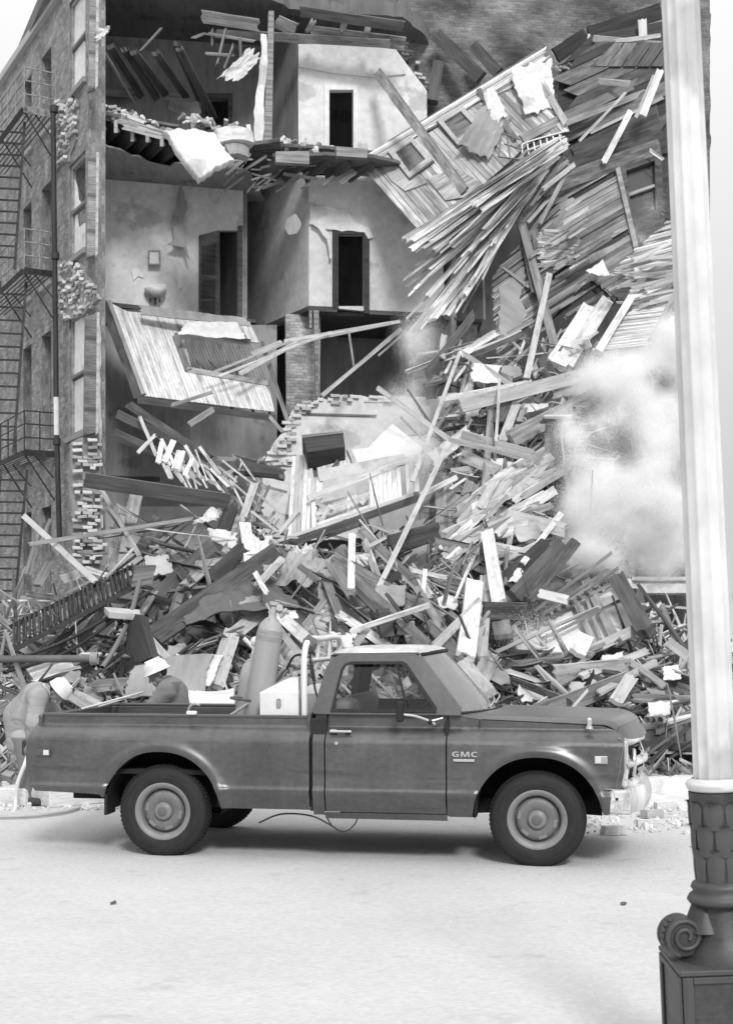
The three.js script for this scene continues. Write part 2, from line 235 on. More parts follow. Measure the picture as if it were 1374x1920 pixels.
// ---------------------------------------------------------------- the ruined building
const H2 = 10.1, H3 = 14.05, HR = 17.5;
const ruin = thing('ruined_building', 'half collapsed brick building with its front wall gone and its rooms open', 'building');
const rp = (n, g, m, l) => part(ruin, n, g, m, l);
const sideA = P(185, HY, 30), side = new Plane3(sideA, sideA.clone().add(V3(0.551, 0, 1)), sideA.clone().add(V3(0, 1, 0))), sq = Math.hypot(1, 0.551), su = (t) => -t * sq, sv = (h) => h - EYE;
{ // the wall along the side street, with its windows
  const s = new THREE.Shape([[-0.8, -3], [-24, -3], [-24, 15.5], [-2.6, 15.5], [-2.6, 16.6], [-0.8, 16.6]].map(([u, v]) => new THREE.Vector2(u, v)));
  const W = [];
  for (const [a, b] of [[3.36, 4.15], [5.0, 5.75]]) for (const [lo, hi] of [[2.9, 5.1], [6.5, 9.5], [10.75, 13.25], [14.7, 16.6]]) W.push([a, b, lo, hi, 0]);
  for (const [lo, hi] of [[6.58, 9.45], [10.8, 13.1], [14.74, 17.0]]) W.push([0.85, 2.0, lo, hi, 1]);
  for (const [a, b, lo, hi, corner] of W) {
    s.holes.push(new THREE.Path([[su(a), sv(lo)], [su(b), sv(lo)], [su(b), sv(hi)], [su(a), sv(hi)]].map(([u, v]) => new THREE.Vector2(u, v))));
    const f = new THREE.Group(); f.name = 'window'; ruin.add(f);
    const m = side.mat(), bar = (u0, v0, u1, v1, n0, n1, name, mt) => part(f, name, box(u0, v0, n0, u1, v1, n1).applyMatrix4(m), mt);
    const u0 = su(b) + 0.003, u1 = su(a) - 0.003, v0 = sv(lo) + 0.003, v1 = sv(hi) - 0.003, mt = corner ? M.W3 : M.W2, k = corner ? 0.1 : 0.06, n = corner ? -0.05 : -0.22, vm = (v0 + v1) / 2;
    bar(u0, v0, u0 + k, v1, n - 0.1, n, 'frame', mt); bar(u1 - k, v0, u1, v1, n - 0.1, n, 'frame', mt); bar(u0 + k, v1 - k, u1 - k, v1, n - 0.1, n, 'frame', mt); bar(u0 + k, v0, u1 - k, v0 + k, n - 0.1, n, 'frame', mt);
    bar(u0 + k, vm - 0.04, u1 - k, vm + 0.04, n - 0.1, n + 0.02, 'sash_rail', corner ? M.W2 : M.W1);
    if (corner) bar(u0 - 0.12, v0 - 0.13, u1 + 0.12, v0 - 0.005, -0.1, 0.1, 'sill', M.W3); else bar(u0 - 0.08, v0 - 0.12, u1 + 0.08, v0 - 0.005, -0.2, 0.06, 'sill', M.b2);
    // pale blinds behind the panes; at the corner the glass is broken into shards
    const shard = (pts, mm, nn, nm) => { const g = new THREE.ExtrudeGeometry(new THREE.Shape(pts.map(([u, v]) => new THREE.Vector2(lerp(u0 + k, u1 - k, u), lerp(v0 + k, v1 - k, v)))), { depth: 0.006, bevelEnabled: false }); g.translate(0, 0, nn); part(f, nm, g.applyMatrix4(m), mm); };
    if (corner) {
      const broken = lo === 10.8;
      if (broken) { shard([[0, 0.52], [0.55, 0.53], [0.3, 0.62], [0.18, 0.8], [0, 0.9]], M.plasterWhite, n - 0.06, 'pane'); shard([[0, 0], [1, 0], [1, 0.24], [0.7, 0.3], [0.32, 0.3], [0.2, 0.47], [0, 0.47]], M.plasterWhite, n - 0.06, 'pane'); }
      else { shard([[0, 0.53], [1, 0.53], [1, 1], [0, 1]], M.plasterWhite, n - 0.06, 'pane'); shard([[0, 0], [1, 0], [1, 0.47], [0.8, 0.4], [0.7, 0.47], [0, 0.47]], M.plasterWhite, n - 0.06, 'pane'); }
    } else { shard([[0, 0], [1, 0], [1, 0.47], [0, 0.47]], rnd() < 0.4 ? M.plasterGrey : M.unlitPane, n - 0.07, 'pane'); shard([[0, 0.52], [1, 0.52], [1, 1], [0, 1]], M.unlitPane, n - 0.07, 'pane'); }
  }
  const g = new THREE.ExtrudeGeometry(s, { depth: 0.42, bevelEnabled: false }); g.translate(0, 0, -0.42);
  rp('side_wall', g.applyMatrix4(side.mat()), M.brick, 'brick side wall with windows and fire escape');
  rp('parapet', box(-24, 15.51, -0.5, -2.62, 15.72, 0.12).applyMatrix4(side.mat()), M.b2);
  // timber posts and panels left standing at the corner
  for (const [y0, y1, xa, xb] of [[-30, 168, 166, 184], [286, 482, 163, 184], [586, 816, 158, 185]]) {
    const pl = across(184, 29.9, 0.3); rp('corner_post', prism(pl, [[xa + 3, y0 + 8], [xb, y0], [xb - 2, y1 - 6], [xa, y1]], 0.25), y0 > 500 ? M.W2o : M.W3o);
    rp('corner_post_trim', prism(pl, [[xb - 3, y0], [xb + 2, y0], [xb, y1 - 6], [xb - 5, y1]], 0.1, 0.03), M.W4);
  }
}
// bricks that stick out of the torn corner, each laid by itself
const brickGeo = [0, 1, 2, 3, 4, 5].map(() => chunk(0.105, 0.034, 0.05, 0.08)), brickHalf = [0, 1].map(() => chunk(0.06, 0.034, 0.05, 0.14));
function brickAtPoint(parent, p, yaw, mats = [M.b2, M.b3, M.b3, M.b1]) { const m = part(parent, 'brick', rnd() < 0.25 ? pick(brickHalf) : pick(brickGeo), pick(mats)); m.position.copy(p); m.rotation.set(rr(-0.12, 0.12), yaw + rr(-0.25, 0.25), rr(-0.12, 0.12)); return m; }
function brickField(parent, pl, poly, keep, proud, mats) {           // courses of bricks over a traced outline
  const q = poly.map(([x, y]) => pl.uv(x, y)), inside = (u, v) => { let c = false; for (let i = 0, j = q.length - 1; i < q.length; j = i++) if ((q[i].y > v) !== (q[j].y > v) && u < (q[j].x - q[i].x) * (v - q[i].y) / (q[j].y - q[i].y) + q[i].x) c = !c; return c; };
  const us = q.map((p) => p.x), vs = q.map((p) => p.y), yaw = Math.atan2(-pl.U.z, pl.U.x); let j = 0;
  for (let v = Math.min(...vs); v < Math.max(...vs); v += 0.078, j++) for (let u = Math.min(...us) + (j % 2) * 0.11; u < Math.max(...us); u += 0.22) if (inside(u, v) && rnd() < keep) brickAtPoint(parent, pl.to(u, v, rr(-0.03, proud)), yaw, mats);
}
{
  const pl = across(190, 30.1, 0.3);
  rp('corner_pier', prism(pl, jag([[134, 826], [150, 818], [186, 816], [190, 1000], [205, 1080], [140, 1080]], 3, 14), 0.5, -0.04), M.b1);
  brickField(ruin, pl, [[136, 822], [187, 815], [190, 1010], [200, 1060], [142, 1060]], 0.62, 0.12, [M.b2, M.b3, M.b3, M.b3, M.b1]);
  for (const poly of [[[107, 190], [150, 184], [146, 262], [132, 300], [108, 320]], [[110, 490], [152, 494], [188, 560], [160, 590], [126, 600], [112, 580]]]) {
    rp('corner_pier', prism(side, jag(poly, 3, 12), 0.1, 0.04), M.b1); brickField(ruin, side, poly, 0.66, 0.12, [M.b2, M.b3, M.b3, M.b1]);
  }
  rp('plaster_strip', prism(across(188, 30.2, 0.2), jag([[183, 590], [188, 600], [190, 760], [192, 990], [188, 990], [184, 760]], 2, 16), 0.08), M.plaster);
}
{ // rooms: back walls, partitions, openings
  const roomSide2 = inward(580, 33.48), front2 = across(580, 33.5, 0.19), back2 = across(272, 34, 0.26), roomSide3 = inward(560, 33.7), front3 = across(560, 33.7, 0.2), back3 = across(330, 35.2, 0.15), back1 = across(300, 34.2, 0.2), deep = across(687, 40, 0.1);
  rp('rear_wall', prism(deep, quad(90, -60, 1330, 1300), 0.3), M.dark);  // unseen rear wall, closes the rooms so that they stay dark
  // second storey, left room, with its door standing open
  rp('room_wall', prism(back2, [[150, 318], [456, 318], [456, 601], [372, 592], [150, 566]], 0.15, 0, [quad(412, 432, 446, 594)].map((h) => h)), M.plaster, 'plastered room wall above the hanging panel, with a washbasin');
  rp('skirting', prism(back2, [[150, 560], [372, 586], [412, 590], [412, 597], [372, 594], [150, 568]], 0.05, 0.03), M.W1);
  const door = part(ruin, 'door', prism(tri([374, 592, 34.3], [412, 600, 34.0], [374, 432, 34.3]), [[374, 442], [411, 432], [412, 600], [374, 592]], 0.05, 0.02), M.W1, 'dark panelled door standing open');
  for (const [y0, y1] of [[462, 515], [528, 560], [566, 588]]) part(door, 'door_panel', prism(tri([374, 592, 34.3], [412, 600, 34.0], [374, 432, 34.3]), [[380, y0], [405, y0 - 4], [405, y1], [380, y1]], 0.02, 0.035), M.W0);
  rp('door_casing', prism(back2, quad(446, 424, 455, 600), 0.05, 0.04), M.W1);
  // partition running back, and the bright corner room
  rp('partition', prism(roomSide2, [[578, 322], [578, 579], [440, 640], [440, 322]], 0.12), M.plaster);
  rp('room_wall', prism(front2, jag([[579, 330], [840, 330], [826, 420], [836, 590], [760, 587], [690, 583], [632, 578], [579, 576]], 1, 200), 0.14, 0, [quad(634, 440, 682, 574)]), M.plaster, 'pale room wall with a dark doorway');
  for (const q of [quad(623, 432, 634, 580), quad(682, 432, 692, 588), quad(634, 430, 682, 440)]) rp('door_casing', prism(front2, q, 0.1, 0.05), M.W0);
  rp('skirting', prism(front2, [[578, 574], [632, 576], [632, 586], [578, 583]], 0.05, 0.04), M.W1); rp('skirting', prism(front2, [[692, 582], [800, 587], [800, 595], [692, 590]], 0.05, 0.04), M.W1);
  rp('skirting', prism(roomSide2, [[579, 575], [579, 583], [470, 632], [470, 622]], 0.05, 0.04), M.W1);
  // peeled paper left on the corner room's wall
  const pp = (pl, poly, m = M.plasterWhite, off = 0.06) => rp('torn_wallpaper', prism(pl, jag(poly, 1.6, 12), 0.03, off), m);
  pp(front2, [[580, 386], [612, 390], [654, 398], [660, 412], [690, 430], [698, 446], [690, 450], [682, 436], [640, 434], [600, 428], [580, 420]]);
  pp(front2, [[583, 415], [600, 424], [620, 450], [620, 487], [616, 486], [612, 452], [596, 432], [583, 424]], M.plaster, 0.14);
  pp(front2, [[534, 420], [548, 410], [560, 430], [552, 448], [538, 452], [530, 440]], M.plasterGrey, 0.5);
  pp(back2, [[336, 345], [345, 378], [350, 384], [343, 420], [346, 452], [355, 492], [348, 486], [342, 470], [332, 468], [312, 462], [324, 456], [322, 410], [332, 370]], M.plasterGrey, 0.25);
  pp(back2, [[255, 500], [268, 512], [272, 522], [260, 518], [250, 528], [246, 508]], M.plasterWhite, 0.03); pp(back2, [[332, 520], [342, 518], [341, 540], [333, 545]], M.plasterWhite, 0.03);
  // third storey
  rp('room_wall', prism(front3, jag([[559, 84], [735, 84], [800, 170], [800, 320], [559, 300]], 1, 300), 0.14, 0, [quad(617, 170, 662, 300)]), M.plasterWhite, 'white room wall with a doorway on the top floor');
  for (const q of [quad(608, 160, 617, 300), quad(662, 160, 671, 300), quad(617, 160, 662, 169)]) rp('door_casing', prism(front3, q, 0.08, 0.04), M.white);
  rp('coving', prism(front3, [[559, 84], [738, 84], [760, 140], [700, 146], [620, 138], [559, 126]], 0.05, 0.05), M.plaster);
  rp('partition', prism(roomSide3, [[558, 82], [558, 310], [470, 330], [470, 60]], 0.12), M.plasterGrey);  // greyer plaster puts the shade of this side face into the colour
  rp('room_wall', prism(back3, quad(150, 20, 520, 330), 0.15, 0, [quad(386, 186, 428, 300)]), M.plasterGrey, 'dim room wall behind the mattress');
  rp('door_casing', prism(back3, quad(378, 178, 386, 300), 0.06, 0.04), M.W1); rp('door_casing', prism(back3, quad(428, 178, 436, 300), 0.06, 0.04), M.W1); rp('door_casing', prism(back3, quad(378, 176, 436, 186), 0.06, 0.05), M.W1);
  pp(back3, [[318, 186], [372, 190], [380, 214], [350, 222], [316, 206]], M.plaster, 0.03);
  // first storey
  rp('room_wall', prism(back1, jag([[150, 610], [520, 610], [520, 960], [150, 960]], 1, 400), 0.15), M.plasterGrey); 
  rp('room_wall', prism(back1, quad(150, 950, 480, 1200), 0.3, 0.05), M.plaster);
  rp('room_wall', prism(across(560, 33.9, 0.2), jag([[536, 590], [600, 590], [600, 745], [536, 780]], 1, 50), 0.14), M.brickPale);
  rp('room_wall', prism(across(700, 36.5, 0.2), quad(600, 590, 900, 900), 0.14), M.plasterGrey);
  rp('partition', prism(inward(846, 34.3), [[846, 335], [846, 1250], [700, 1250], [700, 335]], 0.15), M.plasterGrey);  // added partition, shuts daylight out of the rooms behind
  rp('room_wall', prism(across(455, 38.6, 0.1), quad(440, 320, 600, 660), 0.12), M.plasterGrey); rp('partition', prism(inward(456, 34.8), [[456, 300], [456, 980], [330, 980], [330, 300]], 0.12), M.plasterGrey);  // end wall set far back so that the passage stays dark
  // floors and ceilings: slabs in plan (x, distance)
  const slab = (n, h, t, pts, m) => { const s = new THREE.Shape(pts.map(([x, d]) => new THREE.Vector2(x, d))), g = new THREE.ExtrudeGeometry(s, { depth: t, bevelEnabled: false }); g.rotateX(-Math.PI / 2); g.translate(0, h - t, 0); return rp(n, g, m); };
  const rag = (pts) => jag(pts, 0.09, 0.3, false);
  slab('roof_slab', HR + 0.4, 0.35, [...rag([[-6.2, 31.0], [-2.6, 32.6], [-1.9, 33.4], [1, 33.9], [2, 36]]), [2, 42], [-12, 42], [-8, 33]], M.dark);
  slab('floor_slab', H3, 0.06, [...rag([[-6.2, 31.05], [-4.4, 31.9], [-2.65, 32.9]]), [-2.6, 40], [-11, 40], [-8, 34]], M.W2o);
  slab('ceiling_plaster', H3 - 0.62, 0.04, [...rag([[-6.2, 31.3], [-4.9, 32.9], [-4.1, 32.2], [-2.9, 33.3]]), [-2.7, 35.5], [-8.5, 35.5], [-7.9, 34.4]], M.plasterGrey);
  slab('floor_slab', 13.5, 0.08, [...rag([[-2.3, 32.2], [-1, 32.1], [0.1, 32.3], [1.2, 33.0]]), [1.4, 33.9], [-2.3, 33.2]], M.W2o); slab('floor_slab', H3 - 0.1, 0.09, [...rag([[-2.95, 32.7], [-2.1, 32.4]]), [-2.1, 40], [-2.95, 40]], M.W2o); slab('floor_slab', H3 + 0.1, 0.08, [[-2.3, 33.3], [-1, 33.5], [1.4, 34.2], [1.4, 40], [-2.3, 40]], M.W2o);  // overhang pushed forward and a strip added to shade the rooms below
  slab('floor_slab', H2, 0.08, [...rag([[-6.6, 33.6], [-4, 34.2], [-2.9, 34.9]]), [-2.9, 40], [-11, 40]], M.W2o);
  slab('floor_slab', H2 - 0.06, 0.08, [...rag([[-1.4, 33.6], [1.6, 34.2], [3, 34.6]]), [3, 40], [-2.8, 40], [-2.8, 35.8]], M.W1);
  slab('floor_slab', 5.9, 0.1, [...rag([[-6.6, 33.8], [-2.9, 34.8]]), [-2.9, 40], [-11, 40]], M.W1);
  // joists: sawn ends in a row under the top floor
  for (const [x, y] of [[193, 232], [218, 236], [249, 252], [277, 254], [304, 262], [332, 270], [362, 276], [392, 282], [425, 286], [456, 290]]) {
    const a = P(x, y, 31.1 + (x - 190) * 0.0068), b = a.clone().add(V3(-0.551, 0, -1).multiplyScalar(3.4)); stick(ruin, 'joist', a, b, 0.3, 0.07, M.W1, { roll: 0.35 });
    rp('joist_end', moved(new THREE.BoxGeometry(0.08, 0.3, 0.03), a.x, a.y - 0.02, a.z + 0.02), M.W4);
  }
  for (let k = 0; k < 5; k++) stick(ruin, 'joist', P(530 + k * 42, 296 + k * 1.5, 32.2 + k * 0.1), P(530 + k * 42, 303, 32.2).add(V3(-0.6, 0, -1.1)), 0.3, 0.08, M.W1, { roll: 0.4 });
  rp('floor_edge_beam', prism(across(560, 32.0, 0.2), [[517, 284], [580, 283], [580, 307], [517, 304]], 0.2), M.W3); rp('floor_edge_beam', prism(across(640, 32.1, 0.2), [[630, 274], [690, 279], [688, 296], [631, 292]], 0.2), M.W3);
  // standing timber studs
  rp('stud', prism(across(503, 32.8, 0.2), [[504, 20], [514, 20], [510, 262], [494, 266], [502, 70]], 0.2), M.W3);
  rp('torn_wall_edge', prism(across(490, 32.7, 0.2), jag([[489, 64], [500, 66], [501, 120], [496, 180], [494, 262], [478, 266], [476, 210], [484, 150], [490, 100]], 1.4, 14), 0.08), M.plasterWhite);
  rp('stud', prism(across(590, 33.3, 0.2), [[580, 582], [585, 582], [585, 615], [580, 615]], 0.1), M.W3); rp('stud', prism(across(590, 33.3, 0.2), [[588, 582], [598, 582], [597, 745], [592, 745]], 0.1), M.W3);
  // roof timbers
  const rt = (a, b, w, m, l) => stick(ruin, 'roof_timber', P(...a), P(...b), w, 0.12, m, { spl: 0.1, roll: 0.2 });
  rt([375, 30, 32.5], [490, 48, 32.8], 0.28, M.W3); rt([514, 38, 32.9], [560, 58, 33], 0.3, M.W3o); rt([580, 60, 33], [760, 82, 33.4], 0.3, M.W3o); rt([400, 62, 32.8], [735, 82, 33.2], 0.2, M.W2o); rt([590, 36, 33], [575, 64, 33], 0.14, M.W3); rt([648, 38, 33], [640, 62, 33], 0.14, M.W3); rt([692, 45, 33.2], [684, 76, 33.2], 0.14, M.W3); rt([560, 20, 32.6], [760, 50, 33], 0.24, M.W1);
  for (const [a, b, c, d, e] of [[187, 82, 255, 195, 3], [206, 84, 266, 182, 1], [233, 90, 296, 186, 1], [250, 96, 312, 178, 1], [292, 98, 350, 182, 1], [330, 80, 376, 188, 1], [336, 90, 402, 222, 1]]) rt([a, b, 32.0], [c, d, 34.4], e === 3 ? 0.05 : 0.18, e === 3 ? M.W4 : M.W1);
  rt([195, 171, 34.6], [256, 175, 34.8], 0.2, M.W3); rt([305, 178, 34.7], [372, 184, 34.9], 0.2, M.W3);
  for (const [a, b, c, d] of [[360, 72, 385, 62], [385, 62, 480, 78], [424, 52, 407, 124], [440, 80, 420, 130], [450, 66, 452, 110], [306, 50, 262, 98], [383, 100, 440, 104], [398, 50, 399, 88]]) rt([a, b, 32.6], [c, d, 32.8], 0.05, M.W3);
  // party wall of dark brick at the back, with a torn pale edge
  const pw = across(900, 35.6, 0.12);
  rp('party_wall', prism(pw, jag([[752, -40], [1330, -40], [1330, 300], [1010, 330], [830, 330], [790, 240], [778, 150], [762, 110], [735, 80]], 2.5, 14), 0.4), M.brickDark, 'dark brick wall at the back of the top floor');
  rp('room_wall', prism(across(950, 36.2, 0.1), quad(760, 230, 1330, 1000), 0.3), M.void);  // dark sheet added behind the laths, where only black depth shows
  brickField(ruin, pw, [[746, 20], [756, 20], [760, 62], [775, 90], [786, 130], [800, 150], [800, 190], [786, 215], [772, 150], [756, 118], [735, 84], [712, 70], [712, 60], [745, 62]], 0.62, 0.14, [M.b3, M.b2, M.b1]);
  for (const [a, b, c, d, w] of [[818, 66, 902, 146, 0.34], [888, 86, 935, 138, 0.3], [822, 118, 810, 192, 0.3]]) stick(ruin, 'roof_timber', P(a, b, 35), P(c, d, 34.6), w, 0.2, M.W1);
}

// ---------------------------------------------------------------- washbasin and little mirror left on the wall
{
  const w = thing('washbasin', 'small white washbasin still fixed to the second floor room wall', 'washbasin'), c = P(291, 545, 33.9), pts = [[0.02, -0.18], [0.16, -0.16], [0.25, -0.04], [0.28, 0.04], [0.24, 0.05], [0.2, -0.02], [0.02, -0.1]].map(([x, y]) => new THREE.Vector2(x, y));
  part(w, 'bowl', new THREE.LatheGeometry(pts, 20).scale(1, 1, 0.8).translate(c.x, c.y, c.z), M.white); part(w, 'splashback', box(c.x - 0.26, c.y + 0.03, c.z - 0.2, c.x + 0.26, c.y + 0.2, c.z - 0.13), M.white);
  for (const s of [-1, 1]) part(w, 'tap', new THREE.CylinderGeometry(0.02, 0.02, 0.1, 8).translate(c.x + s * 0.12, c.y - 0.25, c.z), M.iron); part(w, 'waste_pipe', straight(V3(c.x, c.y - 0.15, c.z), V3(c.x, c.y - 0.35, c.z - 0.05), 0.025), M.iron); rebase(w);
  const f = thing('wall_mirror', 'small square mirror hanging above the washbasin', 'mirror'), pl = across(289, 33.95, 0.26);
  part(f, 'frame', prism(pl, quad(278, 470, 301, 498), 0.04, 0.05, [quad(281, 473, 298, 495)]), M.W3); part(f, 'glass', prism(pl, quad(281, 473, 298, 495), 0.02, 0.03), new THREE.MeshStandardMaterial({ color: G(0.6), metalness: 0.9, roughness: 0.15 })); rebase(f);
}

// ---------------------------------------------------------------- pipe and fire escape on the side wall
{
  const p = thing('drainpipe', 'dark drainpipe running down the brick corner beside the fire escape', 'drainpipe');
  part(p, 'pipe', straight(P(100, 205, 32.2), P(106, 745, 32.2), 0.065, 12), M.iron); part(p, 'pale_length', straight(P(106, 745, 32.2), P(107, 816, 32.2), 0.066, 12), M.white); part(p, 'pipe', straight(P(107, 816, 32.2), P(112, 1010, 32.2), 0.065, 12), M.iron);
  for (const y of [205, 480, 828]) part(p, 'collar', new THREE.CylinderGeometry(0.1, 0.1, 0.16, 12).translate(...P(100 + y * 0.0085, y, 32.2).toArray()), M.iron);
  rebase(p);
  const n = V3(-0.876, 0, 0.483), D = V3(-0.551, 0, -1), base = P(185, HY, 30), at = (t, h, o) => base.clone().addScaledVector(D, t).addScaledVector(n, o).setY(h);
  const names = ['top fire escape balcony on the brick side wall', 'middle fire escape balcony on the brick side wall', 'lowest fire escape balcony on the brick side wall'];
  [14.75, 10.8, 6.35].forEach((h, k) => {
    const b = thing('fire_escape_balcony', names[k], 'balcony'), t0 = 3.0, t1 = 7.4, rod = (a, c, r, nm, m = M.iron) => part(b, nm, straight(a, c, r, 6), m);
    for (let i = 0; i < 7; i++) stick(b, 'platform_bar', at(t0, h, 0.06 + i * 0.11), at(t1, h, 0.06 + i * 0.11), 0.03, 0.03, M.iron, { roll: 0 });
    stick(b, 'platform_edge', at(t0 - 0.02, h - 0.03, 0), at(t0 - 0.02, h - 0.03, 0.8), 0.16, 0.04, k === 0 ? M.ironPale : M.iron, { roll: 0 }); stick(b, 'platform_edge', at(t0, h - 0.03, 0.8), at(t1, h - 0.03, 0.8), 0.12, 0.04, M.iron, { roll: 0 });
    const rm = k === 2 ? M.iron : M.ironPale;
    for (const dh of [0.35, 0.68, 1.0]) { rod(at(t0, h + dh, 0), at(t0, h + dh, 0.78), 0.018, 'rail', rm); rod(at(t0, h + dh, 0.78), at(t1, h + dh, 0.78), 0.018, 'rail', rm); }
    for (const o of [0.0, 0.4, 0.78]) rod(at(t0, h, o), at(t0, h + 1, o), 0.018, 'rail_post', rm);
    for (let t = t0 + 0.7; t < t1; t += 0.7) rod(at(t, h, 0.78), at(t, h + 1, 0.78), 0.016, 'rail_post', rm);
    for (const t of [t0 + 0.1, t0 + 2]) { rod(at(t, h - 0.05, 0.75), at(t, h - 1.15, 0), 0.022, 'bracket'); rod(at(t, h - 0.05, 0.5), at(t, h - 0.6, 0.02), 0.018, 'bracket'); }
    rebase(b);
  });
  const st = ['upper', 'middle', 'lower'];
  [[47, 228, 28, 505], [50, 528, 26, 850], [52, 880, 27, 1150]].forEach(([x0, y0, x1, y1], k) => {
    const s = thing('fire_escape_stair', `${st[k]} steep iron stair of the fire escape at the left edge`, 'stair'), a = P(x0, y0, 33), b = P(x1, y1, 32.6), off = V3(-0.62, 0, 0.1);
    stick(s, 'stringer', a, b, 0.07, 0.03, M.iron); stick(s, 'stringer', a.clone().add(off), b.clone().add(off), 0.07, 0.03, M.iron);
    for (let i = 1; i < 13; i++) { const q = a.clone().lerp(b, i / 13); stick(s, 'tread', q, q.clone().add(off), 0.05, 0.06, M.iron, { roll: 0 }); }
    rebase(s);
  });
}

// ---------------------------------------------------------------- stub of pale brick wall in the middle, and the shop front at right
{
  const w = thing('broken_brick_wall', 'stub of pale plastered brick wall with ragged top in the middle of the ruin', 'wall'), pl = across(640, 30.3, 0.15);
  part(w, 'wall', prism(pl, jag([[490, 1010], [490, 872], [512, 842], [528, 808], [545, 770], [575, 752], [640, 742], [700, 745], [790, 748], [860, 742], [880, 1010]], 4, 12), 0.4), M.plasterWhite);
  part(w, 'picture_rail', prism(pl, [[560, 774], [705, 778], [705, 782], [560, 778]], 0.05, 0.03), M.W2);
  brickField(w, pl, [[492, 876], [512, 842], [528, 808], [545, 770], [575, 750], [640, 740], [700, 742], [800, 746], [800, 758], [640, 754], [580, 766], [556, 790], [553, 872]], 0.75, 0.08, [M.b3, M.b2, M.b3, M.plaster]); rebase(w);
  const s = thing('shop_front', 'pale shop front with a dark opening behind the dust at right', 'building'), q = across(1240, 30.5, 0.1);
  part(s, 'wall', prism(q, quad(1150, 960, 1330, 1086), 0.3), M.plasterGrey); part(s, 'sign_band', prism(q, quad(1190, 1052, 1330, 1082), 0.2, 0.06), M.W1); part(s, 'lintel', prism(q, quad(1178, 1086, 1330, 1112), 0.35, 0.15), M.white); part(s, 'moulding', prism(q, quad(1178, 1082, 1330, 1089), 0.3, 0.24), M.white);
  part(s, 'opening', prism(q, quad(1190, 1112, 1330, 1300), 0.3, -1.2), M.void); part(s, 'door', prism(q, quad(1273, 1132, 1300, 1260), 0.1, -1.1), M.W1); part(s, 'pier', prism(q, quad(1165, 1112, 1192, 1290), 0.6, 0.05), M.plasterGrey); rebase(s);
}

// ---------------------------------------------------------------- the pickup truck: x forward from the rear axle, y up, z = 0 at its near side
const truck = thing('pickup_truck', 'dark pickup truck with white roof parked across the street', 'pickup truck');
truck.position.set(-1.766, 0, -11.41); truck.rotation.y = -THREE.MathUtils.degToRad(9.4);
const tp = (n, g, m, l) => part(truck, n, g, m, l);
const WB = 3.2, TW = 2.0, ARC = 0.5;
const body = new THREE.MeshPhysicalMaterial({ color: G(0.078), map: T.paint, roughness: 0.4, clearcoat: 0.9, clearcoatRoughness: 0.3, side: THREE.DoubleSide });
const bodyTop = body;
const dustyGlass = new THREE.MeshPhysicalMaterial({ color: G(0.8), map: T.plaster, transmission: 0.72, thickness: 0, roughness: 0.08, ior: 1.5 }), whitePaint = mat(0.74, T.paint, 0.42), chrome = new THREE.MeshStandardMaterial({ color: G(0.62), metalness: 0.85, roughness: 0.25 }), black = mat(0.022, T.rubber, 0.75), under = mat(0.02, T.rubber, 0.9);
const glass = new THREE.MeshPhysicalMaterial({ color: G(0.92), transmission: 1, thickness: 0, roughness: 0.02, ior: 1.5 }), seatM = mat(0.16, T.plaster, 0.7), lens = mat(0.55, null, 0.25), amber = mat(0.3, null, 0.25);
// cross-section of the side: height -> how far out; shoulder, flat flank, crease, tuck-under
const PROF = [[0.36, -0.07], [0.45, -0.04], [0.56, -0.004], [0.592, 0.004], [0.602, 0.002], [0.625, -0.013], [0.7, -0.016], [0.85, -0.006], [0.96, 0], [1.0, -0.003], [1.03, -0.014], [1.058, -0.038], [1.085, -0.07], [1.108, -0.104], [1.12, -0.125], [1.13, -0.132], [1.2, -0.136], [1.225, -0.14], [1.3, -0.145]];
const prof = (y) => { if (y <= PROF[0][0]) return PROF[0][1]; for (let i = 1; i < PROF.length; i++) if (y < PROF[i][0]) return lerp(PROF[i - 1][1], PROF[i][1], (y - PROF[i - 1][0]) / (PROF[i][0] - PROF[i - 1][0])); return PROF.at(-1)[1]; };
function arch(x, c) {                                                // lower edge of the panel over a wheel at c, and how near the lip is
  const dx = x - c, w = 0.53;
  if (Math.abs(dx) >= w) return -1;
  return 0.43 + 0.475 * Math.pow(1 - Math.pow(Math.abs(dx) / w, 2.3), 0.62);
}
const flare = (x, y) => { let f = 0; for (const c of [0, WB]) { const r = Math.hypot((x - c) / 0.555, Math.max(0, y - 0.43) / 0.52); if (y < 1.02) f = Math.max(f, 0.03 * Math.exp(-(((r - 0.99) / 0.1) ** 2))); } return f; };
